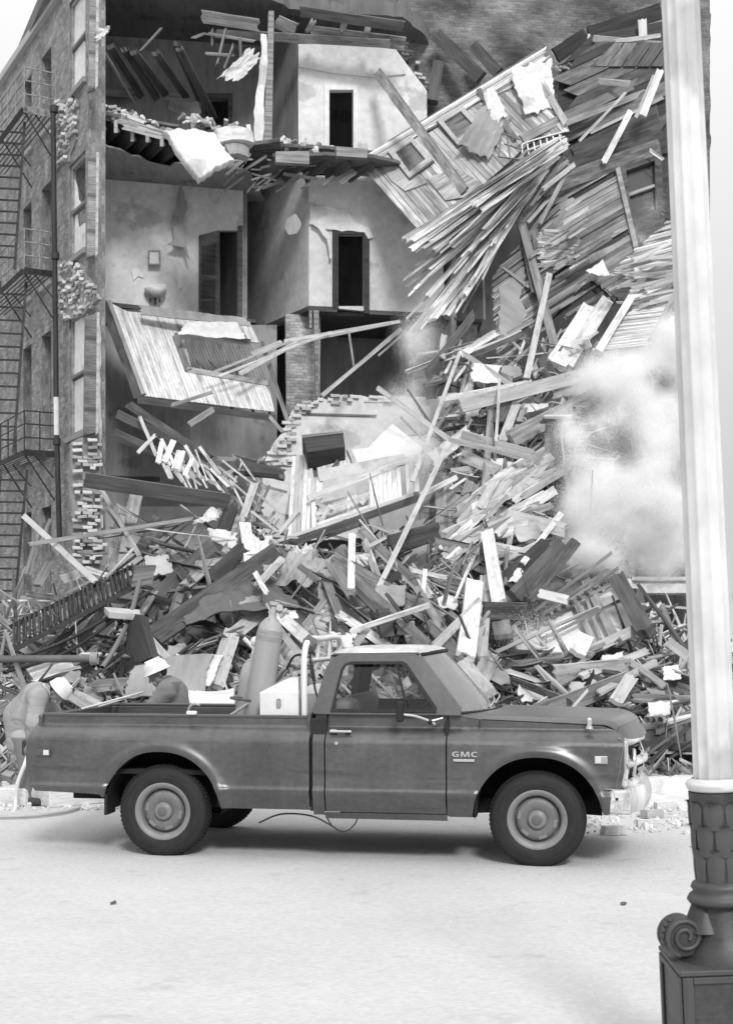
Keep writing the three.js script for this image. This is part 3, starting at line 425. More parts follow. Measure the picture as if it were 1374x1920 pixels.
// a flank panel between two x, with lower and upper edges given as functions; mirrored for the far side
function flank(x0, x1, bot, top, far, nx = 90) {
  const pos = [], uv = [], idx = [], nor = [], rows = 44, F = (x, y) => prof(y) + flare(x, y), e = 0.004;
  for (let i = 0; i <= nx; i++) {
    const x = lerp(x0, x1, i / nx), b = bot(x), t = top(x), put = (xx, y, z) => { pos.push(xx, y, far ? -TW - z : z); uv.push(xx, y); const n = V3(-(F(xx + e, y) - F(xx - e, y)) / (2 * e), -(F(xx, y + e) - F(xx, y - e)) / (2 * e), 1).normalize(); nor.push(n.x, n.y, far ? -n.z : n.z); };
    put(x, b + 0.004, prof(b) + flare(x, b) - 0.06);
    for (let j = 0; j <= rows; j++) { const y = lerp(b, t, j / rows); put(x, y, prof(y) + flare(x, y)); }
    put(x, t - 0.004, prof(t) - 0.05);
  }
  const n = rows + 3;
  for (let i = 0; i < nx; i++) for (let j = 0; j < n - 1; j++) { const a = i * n + j, b = a + n; if (far) idx.push(a, a + 1, b, b, a + 1, b + 1); else idx.push(a, b, a + 1, b, b + 1, a + 1); }
  const g = new THREE.BufferGeometry(); g.setAttribute('position', new THREE.Float32BufferAttribute(pos, 3)); g.setAttribute('uv', new THREE.Float32BufferAttribute(uv, 2)); g.setAttribute('normal', new THREE.Float32BufferAttribute(nor, 3)); g.setIndex(idx); return g;
}
const pw = (pts) => (x) => { if (x <= pts[0][0]) return pts[0][1]; for (let i = 1; i < pts.length; i++) if (x < pts[i][0]) return lerp(pts[i - 1][1], pts[i][1], (x - pts[i - 1][0]) / (pts[i][0] - pts[i - 1][0])); return pts.at(-1)[1]; };
const bedBot = (x) => Math.max(arch(x, 0), pw([[-1.215, 0.78], [-1.2, 0.66], [-1.13, 0.55], [-0.53, 0.53], [-0.5, 0.45], [0.46, 0.43], [1.3, 0.43]])(x));
const bedTop = pw([[-1.215, 0.86], [-1.2, 0.99], [-1.16, 1.12], [-1.12, 1.215], [1.31, 1.215]]);
const fenBot = (x) => Math.max(arch(x, WB), pw([[2.45, 0.4], [2.7, 0.4], [3.66, 0.445], [3.78, 0.445], [3.86, 0.62], [3.9, 0.8]])(x)), fenTop = pw([[2.45, 1.255], [2.7, 1.2], [3.72, 1.16], [3.86, 1.115], [3.9, 1.07]]);
const doorTop = (x) => 1.255;
for (const far of [false, true]) {
  tp('bed_side', flank(-1.215, 1.3, bedBot, bedTop, far, 260), body);
  tp('fender', flank(2.462, 3.9, fenBot, fenTop, far, 200), body);
  const d = tp('door', flank(1.44, 2.45, () => 0.42, doorTop, far, 40), body);
  tp('cab_corner', flank(1.33, 1.428, () => 0.39, doorTop, far, 8), body); tp('rocker_panel', flank(1.43, 2.46, () => 0.36, () => 0.412, far, 20), body);
  const Z = (z) => (far ? -TW - z : z), b = (x0, y0, z0, x1, y1, z1, r) => box(x0, y0, Math.min(Z(z0), Z(z1)), x1, y1, Math.max(Z(z0), Z(z1)), r);
  part(d, 'handle', mergeGeometries([b(1.47, 1.085, -0.045, 1.66, 1.107, -0.015, 0.012), b(1.47, 1.08, -0.09, 1.53, 1.112, -0.03, 0.01), b(1.6, 1.085, -0.09, 1.64, 1.107, -0.03, 0.01)]), chrome);
  part(d, 'lock', new THREE.CylinderGeometry(0.014, 0.014, 0.012, 16).rotateX(Math.PI / 2).translate(1.535, 1.0, Z(0.003)), chrome);
  tp('door_gap', b(1.3, 0.42, -0.16, 1.44, 1.2, -0.05), black); tp('door_gap', b(2.44, 0.42, -0.16, 2.47, 1.2, -0.05), black);
  // greenhouse: one frame with the door window cut out, leaning inwards
  const s = new THREE.Shape([[1.33, 1.24], [1.345, 1.36], [1.41, 1.62], [1.45, 1.69], [1.52, 1.735], [2.15, 1.745], [2.24, 1.7], [2.56, 1.3], [2.56, 1.24]].map((p) => new THREE.Vector2(...p)));
  s.holes.push(new THREE.Path([[1.475, 1.268], [1.545, 1.61], [1.572, 1.65], [1.62, 1.668], [2.055, 1.672], [2.09, 1.655], [2.35, 1.3], [2.35, 1.268]].map((p) => new THREE.Vector2(...p))));
  const g = new THREE.ExtrudeGeometry(s, { depth: 0.05, bevelEnabled: true, bevelThickness: 0.012, bevelSize: 0.008, bevelSegments: 2 }), p = g.attributes.position;
  for (let i = 0; i < p.count; i++) { const y = p.getY(i); p.setZ(i, Z(-0.155 + p.getZ(i) - 0.3 * (y - 1.24))); }
  g.computeVertexNormals(); tp('cab_frame', g, body);
  const seal = new THREE.ExtrudeGeometry((() => { const o = [[1.465, 1.258], [1.537, 1.615], [1.566, 1.66], [1.62, 1.679], [2.06, 1.683], [2.1, 1.664], [2.365, 1.3], [2.365, 1.258]], k = [[1.49, 1.282], [1.557, 1.605], [1.58, 1.64], [1.625, 1.656], [2.05, 1.659], [2.08, 1.645], [2.33, 1.296], [2.33, 1.282]], q = new THREE.Shape(o.map((v) => new THREE.Vector2(...v))); q.holes.push(new THREE.Path(k.map((v) => new THREE.Vector2(...v)))); return q; })(), { depth: 0.02, bevelEnabled: false }), sp = seal.attributes.position;
  for (let i = 0; i < sp.count; i++) sp.setZ(i, Z(-0.1 + sp.getZ(i) - 0.3 * (sp.getY(i) - 1.24)));
  seal.computeVertexNormals(); part(d, 'window_seal', seal, black);
  const pane = new THREE.ShapeGeometry(new THREE.Shape([[1.46, 1.255], [1.545, 1.64], [1.62, 1.675], [2.07, 1.678], [2.36, 1.3], [2.36, 1.255]].map((v) => new THREE.Vector2(...v)))), q = pane.attributes.position;
  for (let i = 0; i < q.count; i++) q.setZ(i, Z(-0.13 - 0.3 * (q.getY(i) - 1.24)));
  pane.computeVertexNormals(); part(d, 'window', pane, glass);
  const zz = (y) => -0.085 - 0.3 * (y - 1.24); part(d, 'vent_bar', straight(V3(2.01, 1.672, Z(zz(1.672))), V3(2.12, 1.27, Z(zz(1.27))), 0.009, 6), black);
  part(d, 'sill_trim', b(1.44, 1.243, -0.15, 2.45, 1.256, -0.125, 0.004), chrome);
  tp('drip_rail', straight(V3(1.46, 1.738, Z(-0.255)), V3(2.2, 1.748, Z(-0.255)), 0.012, 6), bodyTop);
  // marker lamps
  const mk = tp('front_marker_lamp', b(3.66, 0.862, -0.005, 3.765, 0.925, 0.016, 0.006), chrome); part(mk, 'lens', b(3.672, 0.87, 0.014, 3.715, 0.917, 0.02, 0.003), lens); part(mk, 'lens', b(3.717, 0.87, 0.014, 3.755, 0.917, 0.02, 0.003), amber);
  const rk = tp('rear_marker_lamp', b(-1.11, 0.855, -0.005, -0.98, 0.915, 0.016, 0.006), body); part(rk, 'lens', b(-1.045, 0.863, 0.012, -0.995, 0.907, 0.021, 0.003), lens);
  // wheels
  for (const x of [0, WB]) {
    const w = new THREE.Group(); w.name = 'wheel'; truck.add(w); w.position.set(x, 0.385, Z(-0.17)); if (far) w.rotation.y = Math.PI; if (x) w.rotation.y += -0.03;
    const L = (pts, seg = 56) => new THREE.LatheGeometry(pts.map((v) => new THREE.Vector2(...v)), seg).rotateX(Math.PI / 2);
    const R = 0.39;
    part(w, 'tyre', L([[0.235, -0.09], [0.29, -0.105], [0.35, -0.1], [0.383, -0.078], [R, -0.05], [R, 0.05], [0.383, 0.078], [0.368, 0.09], [0.352, 0.098], [0.346, 0.096], [0.32, 0.106], [0.285, 0.107], [0.25, 0.098], [0.235, 0.088], [0.228, 0.07]]), black);
    const tread = []; for (let k = 0; k < 66; k++) for (const [z, o] of [[-0.036, 0], [0, 0.5], [0.036, 0]]) { const g2 = new THREE.BoxGeometry(0.026, 0.012, 0.026); g2.rotateZ(0.2); g2.translate(0, R + 0.003, z); g2.rotateZ((k + o) / 66 * 2 * Math.PI); tread.push(g2); }
    part(w, 'tread', mergeGeometries(tread), black); w.children.at(-1).userData.kind = 'stuff';
    part(w, 'rim', L([[0.14, 0.02], [0.188, 0.0], [0.192, 0.03], [0.196, 0.07], [0.21, 0.084], [0.228, 0.094], [0.246, 0.1], [0.249, 0.09], [0.225, 0.07], [0.215, -0.09]]), mat(0.3, T.stain, 0.5));
    part(w, 'wheel_disc', L([[0.0, 0.05], [0.07, 0.05], [0.1, 0.066], [0.14, 0.066], [0.168, 0.056], [0.18, 0.03]]), mat(0.2, T.stain, 0.5));
    const hub = part(w, 'hub_cap', L([[0.0, 0.108], [0.035, 0.107], [0.045, 0.1], [0.066, 0.098], [0.074, 0.09], [0.08, 0.07]], 36), mat(0.22, T.plaster, 0.4)); part(hub, 'hub_centre', L([[0, 0.116], [0.034, 0.115], [0.04, 0.108]], 24), mat(0.1, null, 0.5));
    for (let k = 0; k < 6; k++) { const a = k / 6 * Math.PI * 2 + 0.3; part(w, 'disc_rib', new RoundedBoxGeometry(0.07, 0.03, 0.012, 2, 0.005).translate(0, 0.15, 0.062).rotateZ(a), mat(0.28, T.stain, 0.45)); }
    tp('wheel_well', (() => { const g3 = new THREE.CylinderGeometry(0.52, 0.52, 0.42, 30, 1, true, Math.PI / 2 - 0.05, Math.PI + 0.1).rotateX(Math.PI / 2).translate(x, 0.4, Z(-0.29)); return g3; })(), under);
    tp('wheel_well', new THREE.CircleGeometry(0.53, 30, -0.05, Math.PI + 0.1).translate(x, 0.4, Z(-0.5)), under);
  }
  tp('added_dark_skirt', b(2.47, 0.39, -0.22, 2.7, 0.95, -0.1), under); tp('added_dark_skirt', b(0.47, 0.44, -0.24, 1.3, 0.7, -0.12), under); tp('added_dark_skirt', b(-1.1, 0.56, -0.24, -0.52, 0.7, -0.12), under);  // black boxes added behind the panels to keep the gaps dark
  // bed inside
  tp('bed_inner_wall', b(-1.1, 0.94, -0.2, 1.28, 1.19, -0.16), body); tp('bed_rail', b(-1.11, 1.19, -0.2, 1.29, 1.22, -0.13, 0.01), bodyTop);
}
tp('mud_flap', box(-0.53, 0.34, -0.3, -0.505, 0.52, -0.08, 0.004), black);
tp('bed_floor', box(-1.1, 0.7, -1.9, 1.29, 0.745, -0.1), under); tp('bed_front_wall', box(1.26, 0.74, -1.9, 1.3, 1.24, -0.1), body);
tp('tailgate', box(-1.145, 0.66, -1.9, -1.1, 1.21, -0.1, 0.02), bodyTop); tp('frame_rail', box(-1.0, 0.42, -1.45, 3.7, 0.55, -1.3), under); tp('frame_rail', box(-1.0, 0.42, -0.7, 3.7, 0.55, -0.55), under);
tp('axle', box(-0.06, 0.32, -1.8, 0.06, 0.44, -0.2, 0.05), under); tp('axle', box(3.14, 0.32, -1.8, 3.26, 0.4, -0.2, 0.04), under); tp('fuel_tank', box(1.5, 0.38, -1.8, 2.5, 0.6, -0.2, 0.05), under); tp('engine_pan', box(2.5, 0.45, -1.5, 3.7, 1.0, -0.5, 0.05), under);
// a surface through a grid of points, used for roof, hood, glass
function skin(nu, nv, f, thick = 0) {
  const pos = [], uv = [], idx = []; for (let j = 0; j <= nv; j++) for (let i = 0; i <= nu; i++) { const p = f(i / nu, j / nv); pos.push(...p); uv.push(p[0], p[2]); }
  for (let j = 0; j < nv; j++) for (let i = 0; i < nu; i++) { const a = j * (nu + 1) + i, b = a + nu + 1; idx.push(a, a + 1, b, b, a + 1, b + 1); }
  const g = new THREE.BufferGeometry(); g.setAttribute('position', new THREE.Float32BufferAttribute(pos, 3)); g.setAttribute('uv', new THREE.Float32BufferAttribute(uv, 2)); g.setIndex(idx); g.computeVertexNormals(); return g;
}
const bow = (v) => 1 - (2 * v - 1) ** 2;                             // 0 at the sides, 1 on the centre line
tp('roof', skin(40, 40, (u, v) => { const x = lerp(1.43 - 0.02 * bow(v), 2.2 + 0.15 * bow(v), u), e = Math.pow(bow(v), 0.45), k = Math.pow(Math.max(0, 1 - Math.pow(Math.abs(2 * u - 1), 4)), 0.6); return [x, 1.735 + 0.012 * u + 0.075 * e * (0.25 + 0.75 * k), -0.245 - (TW - 0.49) * v]; }), whitePaint, 'white cab roof');
tp('headliner', box(1.45, 1.69, -1.72, 2.2, 1.715, -0.28), M.W2);
tp('rear_wall', box(1.35, 0.74, -1.86, 1.4, 1.26, -0.14), body);
{ // rear wall above the belt, with its window
  const s = new THREE.Shape([[-1.86, 1.25], [-0.14, 1.25], [-0.27, 1.74], [-1.73, 1.74]].map((p) => new THREE.Vector2(...p))); s.holes.push(new THREE.Path([[-1.62, 1.33], [-0.38, 1.33], [-0.46, 1.64], [-1.54, 1.64]].map((p) => new THREE.Vector2(...p))));
  const f = (g) => { const p = g.attributes.position; for (let i = 0; i < p.count; i++) { const z = p.getX(i), y = p.getY(i), o = p.getZ(i); p.setXYZ(i, 1.355 + o + 0.17 * (y - 1.25), y, z); } g.computeVertexNormals(); return g; };
  tp('rear_wall', f(new THREE.ExtrudeGeometry(s, { depth: 0.04, bevelEnabled: false })), body); tp('rear_window', f(new THREE.ShapeGeometry(new THREE.Shape([[-1.63, 1.32], [-0.37, 1.32], [-0.45, 1.65], [-1.55, 1.65]].map((p) => new THREE.Vector2(...p)))).translate(0, 0, 0.02)), glass);
}
const ws = (u, v, o = 0) => [lerp(2.5 + 0.3 * bow(v), 2.19 + 0.15 * bow(v), u) + o, lerp(1.245, 1.735 + 0.03 * bow(v), u), lerp(-0.14, -0.265, u) - lerp(TW - 0.28, TW - 0.53, u) * v];
tp('windscreen', skin(10, 24, (u, v) => ws(u, v)), dustyGlass, 'dusty windscreen'); 
for (const [a, b, c, d] of [[0, 0, 0, 1], [1, 0, 1, 1], [0, 0, 1, 0], [0, 1, 1, 1]]) { const pts = []; for (let k = 0; k <= 12; k++) pts.push(V3(...ws(lerp(a, c, k / 12), lerp(b, d, k / 12), 0.008))); tp('windscreen_trim', tube(pts, 0.016, 40, 6), b === d && b === 0 ? bodyTop : black); }
tp('cowl', skin(10, 24, (u, v) => [lerp(2.5 + 0.31 * bow(v), 2.73 + 0.12 * bow(v), u), lerp(1.238, 1.2, u) + 0.02 * bow(v), -0.13 - (TW - 0.26) * v]), body);
for (const z of [-0.62, -1.3]) { tp('wiper', tube([V3(2.76, 1.27, z - 0.1), V3(2.79, 1.33, z - 0.3), V3(2.75, 1.36, z - 0.5)], 0.008, 12, 6), chrome); tp('wiper', tube([V3(2.74, 1.27, z + 0.25), V3(2.71, 1.315, z + 0.1)], 0.007, 8, 6), chrome); }
// hood with its sloping lip, grille, bumper
const hx = (v) => 3.86 + 0.2 * bow(v);
tp('hood', skin(40, 40, (u, v) => { const x = lerp(2.735 + 0.12 * bow(v), hx(v) - 0.02, u), e = Math.pow(bow(v), 0.3), tail = Math.max(0, (u - 0.9) / 0.1); return [x, lerp(1.205, 1.165, u) + e * lerp(0.055, 0.07, u) - 0.05 * tail * tail, -0.128 - (TW - 0.256) * v]; }), body);
tp('hood_lip', skin(10, 30, (u, v) => { const e = Math.pow(bow(v), 0.3); return [hx(v) - 0.02 + 0.075 * u, 1.115 + 0.07 * e - 0.1 * u - 0.03 * e * u, -0.1 - (TW - 0.2) * v]; }), body);
const nose = (y0, y1, out, v0, v1) => { const g = []; for (const [o, a, b] of [[out, y0, y1]]) g.push(skin(3, 30, (u, w) => { const v = lerp(v0, v1, w); return [hx(v) - 0.06 + 0.12 * (1 - Math.abs((a + b) / 2 - 0.85) / 0.4) * 0.3 + o * Math.sin(Math.PI * (0.1 + 0.8 * u)), lerp(a, b, u), -0.03 - (TW - 0.06) * v]; })); return g[0]; };
const gr = tp('grille', nose(0.62, 1.06, -0.03, 0.02, 0.98), black); part(gr, 'grille_bar', nose(0.985, 1.07, 0.09, 0, 1), whitePaint); part(gr, 'grille_bar', nose(0.8, 0.885, 0.1, 0, 1), whitePaint); part(gr, 'grille_bar', nose(0.62, 0.71, 0.08, 0, 1), whitePaint);
for (const [a, b] of [[0, 0.05], [0.3, 0.34], [0.48, 0.52], [0.66, 0.7], [0.95, 1]]) part(gr, 'grille_bar', nose(0.66, 1.04, 0.075, a, b), whitePaint);
tp('grille_cheek', skin(6, 12, (u, v) => [lerp(3.9, 3.83, v) + 0.02 * u, lerp(1.07, 0.66, v), prof(lerp(1.07, 0.66, v)) + 0.012 - 0.06 * u]), whitePaint); tp('grille_cheek', box(3.86, 0.66, -0.1, 3.93, 1.05, -0.03, 0.03), whitePaint);
for (const z of [-0.3, -1.7]) { const h = tp('headlamp', new THREE.TorusGeometry(0.098, 0.02, 10, 30).rotateY(Math.PI / 2).translate(hx(-z / TW) + 0.02, 0.85, z), chrome); part(h, 'lens', new THREE.SphereGeometry(0.095, 20, 12).scale(0.35, 1, 1).translate(hx(-z / TW) + 0.015, 0.85, z), lens); }
{
  const s = new THREE.Shape(), c = new THREE.Shape(); void c; void s;
  const bx = (v) => 3.8 + 0.33 * Math.pow(bow(v), 0.55);
  tp('front_bumper', skin(12, 50, (u, v) => [bx(v) + 0.03 * Math.sin(Math.PI * u) , lerp(0.45, 0.655, u), 0.015 - (TW + 0.03) * v]), whitePaint); tp('front_bumper', skin(4, 50, (u, v) => [bx(v) - 0.1 * u, 0.655 + 0.004 * u, 0.015 - (TW + 0.03) * v]), whitePaint);
  tp('front_bumper', box(3.78, 0.452, -0.04, 3.95, 0.652, 0.012, 0.03), whitePaint); tp('bumper_bolt', new THREE.SphereGeometry(0.012, 10, 8).translate(3.84, 0.58, 0.014), black);
}
tp('clearance_lamp', mergeGeometries([new THREE.CapsuleGeometry(0.022, 0.05, 6, 14).translate(3.62, 1.185, -0.07), new THREE.CylinderGeometry(0.03, 0.034, 0.02, 14).translate(3.62, 1.15, -0.06)]), chrome);
// mirror on its arm
const mir = tp('side_mirror', box(2.06, 1.19, 0.04, 2.115, 1.36, 0.16, 0.02), black); part(mir, 'mirror_arm', tube([V3(2.1, 1.25, 0.07), V3(2.2, 1.235, 0.03), V3(2.32, 1.19, -0.02), V3(2.36, 1.165, -0.04)], 0.011, 20, 8), chrome); part(mir, 'mirror_arm', tube([V3(2.32, 1.19, -0.02), V3(2.42, 1.215, -0.06)], 0.009, 8, 8), chrome); part(mir, 'mirror_mount', new THREE.SphereGeometry(0.022, 12, 8).translate(2.32, 1.185, -0.02), black);
// cab inside
const seat = tp('seat', box(1.47, 0.75, -1.8, 1.95, 0.98, -0.2, 0.06), seatM); part(seat, 'seat_back', box(1.44, 0.95, -1.8, 1.62, 1.36, -0.2, 0.07), seatM);
tp('steering_wheel', new THREE.TorusGeometry(0.2, 0.014, 8, 36).rotateX(Math.PI / 2).rotateZ(0.65).translate(2.1, 1.24, -1.45), black); tp('dashboard', box(2.28, 0.95, -1.85, 2.5, 1.22, -0.15, 0.04), black); tp('cab_floor', box(1.35, 0.45, -1.86, 2.6, 0.5, -0.14), under); tp('firewall', box(2.5, 0.45, -1.86, 2.56, 1.2, -0.14), under);
// badge on the fender and lettering on the hood lip
{
  const font = await new FontLoader().loadAsync('fonts/droid/droid_sans_bold.typeface.json');
  const b = tp('fender_badge', box(2.515, 0.862, 0.002, 2.69, 0.884, 0.014, 0.003), chrome, 'maker badge with raised letters');
  const g = new TextGeometry('GMC', { font, size: 0.043, depth: 0.008, curveSegments: 4 }); g.scale(1.6, 1, 1); g.translate(2.5, 0.902, 0.002); part(b, 'letters', g, chrome);
  const h = new TextGeometry('GMC', { font, size: 0.06, depth: 0.01, curveSegments: 4 }); h.computeBoundingBox(); h.scale(1.6, 1, 1); h.rotateZ(0); h.rotateX(-0.6); h.rotateY(Math.PI / 2); h.translate(4.09, 1.13, -0.87); tp('hood_letters', h, chrome);
}
// paint seam between fender and hood, exhaust and a hanging wire
tp('body_seam', straight(V3(2.725, 1.13, -0.07), V3(2.725, 1.205, -0.085), 0.005, 6), black);

const tw = (x, y, z) => truck.localToWorld(V3(x, y, z)); truck.updateMatrixWorld(true);
function onTruck(g) { g.position.copy(truck.position); g.rotation.copy(truck.rotation); return g; }
{ // pipe rack behind the cab
  const r = onTruck(thing('pipe_rack', 'white bent pipe rack standing across the truck bed behind the cab', 'rack')), w = mat(0.82, T.plaster, 0.45);
  part(r, 'hoop', tube([V3(1.22, 0.76, -0.2), V3(1.22, 1.2, -0.2), V3(1.22, 1.74, -0.2), V3(1.23, 1.83, -0.24), V3(1.24, 1.865, -0.36), V3(1.24, 1.87, -0.8), V3(1.24, 1.87, -1.66), V3(1.23, 1.83, -1.78), V3(1.22, 1.74, -1.82), V3(1.22, 0.76, -1.82)], 0.027, 90, 12), w);
  part(r, 'cross_pipe', straight(V3(1.22, 1.68, -0.2), V3(1.22, 1.68, -1.82), 0.022), w); part(r, 'upright', straight(V3(1.22, 1.68, -0.75), V3(1.23, 1.87, -0.75), 0.018), w);
  const f = onTruck(thing('cloth_bundle', 'dark rag tied round the top corner of the white pipe rack', 'rag')); part(f, 'knot', chunk(0.06, 0.075, 0.06, 0.2, false).translate(1.24, 1.83, -0.3), M.b0);
  for (const e of [[1.36, 1.2, -0.3], [1.45, 1.28, -0.7]]) part(f, 'rope', tube([V3(1.24, 1.83, -0.3), V3(1.28, 1.5, -0.3), V3(...e)], 0.008, 16, 6), M.iron);
  // gas cylinders
  const cyl = (R, H) => new THREE.LatheGeometry([[0, 0], [R, 0], [R, H - 0.2], [R * 0.97, H - 0.13], [R * 0.82, H - 0.05], [R * 0.5, H], [R * 0.3, H + 0.015], [R * 0.3, H + 0.05], [0, H + 0.05]].map((p) => new THREE.Vector2(...p)), 36);
  const c = thing('gas_cylinder', 'tall grey gas cylinder leaning in the truck bed', 'gas cylinder', null), steel = mat(0.4, T.plaster, 0.6);
  part(c, 'tank', cyl(0.118, 1.3), steel); part(c, 'paint_band', new THREE.LatheGeometry([[0.1185, 1.1], [0.1165, 1.17], [0.11, 1.2]].map((p) => new THREE.Vector2(...p)), 36), M.b1);
  const vk = [new THREE.CylinderGeometry(0.025, 0.03, 0.09, 10).translate(0, 1.38, 0), new THREE.CylinderGeometry(0.045, 0.045, 0.03, 10).translate(0, 1.44, 0), new THREE.CylinderGeometry(0.02, 0.02, 0.14, 8).rotateZ(1.57).translate(0.07, 1.38, 0), new THREE.CylinderGeometry(0.032, 0.032, 0.022, 14).rotateZ(1.2).translate(0.1, 1.385, 0.03), new THREE.CylinderGeometry(0.03, 0.03, 0.022, 14).rotateX(1.4).translate(0.055, 1.41, 0.06), new THREE.CylinderGeometry(0.012, 0.012, 0.1, 8).rotateZ(0.7).translate(-0.04, 1.39, 0.02), new THREE.CylinderGeometry(0.022, 0.026, 0.05, 8).rotateZ(-0.9).translate(0.08, 1.35, 0.02)];
  part(c, 'valve', mergeGeometries(vk.map((g) => { const k = g.clone(); k.deleteAttribute('uv'); return k; })), M.b2);
  c.position.copy(tw(0.66, 0.76, -0.5)); c.rotation.set(0.02, 0, -0.155);
  const e = thing('gas_cylinder', 'short grey gas cylinder half hidden behind the tall one', 'gas cylinder'); part(e, 'tank', cyl(0.11, 0.92), steel); part(e, 'valve', mergeGeometries([new THREE.CylinderGeometry(0.025, 0.03, 0.1, 10).translate(0, 1.0, 0), new THREE.SphereGeometry(0.05, 10, 8).translate(0, 1.09, 0), new THREE.CylinderGeometry(0.02, 0.02, 0.16, 8).rotateZ(0.9).translate(-0.05, 1.06, 0)]), M.b3);
  e.position.copy(tw(0.52, 0.76, -0.75)); e.rotation.set(0, 0, -0.12);
  const st = onTruck(thing('strap', 'thin strap tied round the two gas cylinders', 'strap')); part(st, 'band', new THREE.TorusGeometry(0.2, 0.012, 6, 40).scale(1, 0.75, 1).rotateX(Math.PI / 2).rotateZ(-0.08).translate(0.68, 1.33, -0.55), M.b0);
  // white toolbox with a sloping lid, on the rail
  const t = onTruck(thing('toolbox', 'white metal toolbox with a sloping lid sitting on the truck bed rail', 'toolbox')), s = new THREE.Shape([[0, 0], [0.325, 0], [0.325, 0.185], [0, 0.185]].map((p) => new THREE.Vector2(...p)));
  part(t, 'box', new THREE.ExtrudeGeometry(s, { depth: 0.42, bevelEnabled: true, bevelSize: 0.006, bevelThickness: 0.006, bevelSegments: 2 }).translate(0.84, 1.222, -0.6), M.white);
  const lid = [[-0.006, 0, 0.006], [0.33, 0, 0.006], [0.33, 0, -0.43], [-0.006, 0, -0.43], [0.22, 0.125, -0.14], [0.3, 0.125, -0.14], [0.3, 0.125, -0.32], [0.22, 0.125, -0.32]], ix = [0, 1, 4, 1, 5, 4, 1, 2, 5, 2, 6, 5, 2, 3, 6, 3, 7, 6, 3, 0, 7, 0, 4, 7, 4, 5, 7, 5, 6, 7];
  const lg = new THREE.BufferGeometry(); lg.setAttribute('position', new THREE.Float32BufferAttribute(ix.flatMap((i) => lid[i]), 3)); lg.setAttribute('uv', new THREE.Float32BufferAttribute(ix.flatMap((i) => [lid[i][0] * 3, lid[i][2] * 3]), 2)); lg.computeVertexNormals(); lg.translate(0.84, 1.411, -0.18); part(t, 'lid', lg, M.white);
  part(t, 'padlock', mergeGeometries([box(0.985, 1.285, -0.18, 1.02, 1.335, -0.15, 0.006), new THREE.TorusGeometry(0.016, 0.005, 6, 14).translate(1.002, 1.34, -0.165)].map((g) => { const k = g.index ? g.toNonIndexed() : g; k.deleteAttribute('uv'); return k; })), M.b1);
  const k = onTruck(thing('equipment_case', 'grey case with a pale rounded lid between toolbox and cab', 'case')); part(k, 'case', box(1.2, 1.222, -0.62, 1.36, 1.4, -0.3, 0.01), M.b1); part(k, 'lid', new THREE.CylinderGeometry(0.09, 0.09, 0.3, 20, 1, false, Math.PI / 2, Math.PI).rotateX(Math.PI / 2).scale(1, 0.9, 1).translate(1.285, 1.4, -0.46), M.white);
  // hose coil and what it lies on
  const h = onTruck(thing('hose_coil', 'dark coil of hose hanging behind the white toolbox', 'hose')); for (let i = 0; i < 7; i++) part(h, 'hose_loop', new THREE.TorusGeometry(0.15 + 0.008 * (i % 3), 0.02, 8, 36).scale(0.62, 1, 1).rotateY(0.5 + 0.06 * i).rotateZ(-0.25).translate(0.93 + 0.025 * i, 1.46 + 0.012 * (i % 2), -0.72 - 0.02 * i), i % 2 ? M.b0 : M.b1);
  part(h, 'loose_end', tube([V3(0.95, 1.6, -0.7), V3(1.05, 1.72, -0.6), V3(1.2, 1.7, -0.5), V3(1.26, 1.5, -0.45)], 0.011, 24, 6), M.iron);
  const dr = onTruck(thing('cable_drum', 'small drum and tools lying behind the toolbox', 'drum')); part(dr, 'drum', new THREE.CylinderGeometry(0.09, 0.09, 0.3, 20).rotateZ(1.57).rotateY(0.3).translate(1.1, 1.5, -0.8), M.b2); part(dr, 'flange', new THREE.CylinderGeometry(0.12, 0.12, 0.02, 24).rotateZ(1.57).rotateY(0.3).translate(0.97, 1.5, -0.76), M.b1); for (let i = 0; i < 4; i++) part(dr, 'rod', straight(V3(0.95 + 0.1 * i, 1.55, -0.7), V3(1.4, 1.4 - 0.03 * i, -0.9 - 0.1 * i), 0.012, 6), i % 2 ? M.iron : M.b2); part(dr, 'stand', box(0.85, 0.75, -1.0, 1.3, 1.4, -0.62), M.b0);
  const bar = onTruck(thing('pry_bar', 'long iron bar leaning in the bed from rail to hose coil', 'bar')); part(bar, 'bar', straight(V3(0.52, 1.19, -0.3), V3(1.0, 1.55, -0.66), 0.014, 8), M.b1);
  const lo = onTruck(thing('wire_loop', 'pale wire loop over the middle of the bed rail', 'wire')); part(lo, 'loop', tube([V3(0.18, 1.1, -0.25), V3(0.19, 1.26, -0.22), V3(0.24, 1.305, -0.2), V3(0.3, 1.3, -0.18)], 0.012, 20, 8), M.b2);
  const cl = onTruck(thing('white_block', 'small white block on the middle of the bed rail', 'block')); part(cl, 'body', box(0.2, 1.215, -0.15, 0.29, 1.25, -0.1, 0.012), M.white);
  const wi = onTruck(thing('hanging_wire', 'thin wire looping below the truck cab and trailing on the road', 'wire')); part(wi, 'wire', tube([V3(1.4, 0.4, -0.15), V3(1.48, 0.28, -0.14), V3(1.58, 0.24, -0.14), V3(1.66, 0.3, -0.16), V3(1.7, 0.4, -0.2)], 0.006, 30, 6), M.iron); part(wi, 'wire', tube([V3(1.5, 0.27, -0.14), V3(1.2, 0.3, -0.6), V3(0.8, 0.24, -1.1), V3(0.5, 0.1, -1.5)], 0.008, 30, 6), M.b1);
  const pole = thing('welding_pole', 'long pale pole held over the tailgate by the man in the dark sweater', 'pole'); part(pole, 'pole', straight(tw(-0.95, 1.225, -0.6), P(268, 1298, 14.1), 0.011, 8), M.white); part(pole, 'pole', straight(tw(-0.9, 1.23, -0.9), P(262, 1302, 14.2), 0.008, 8), M.b3); rebase(pole);
}

M.dirt = mat(0.2, T.stain, 0.95, bump);
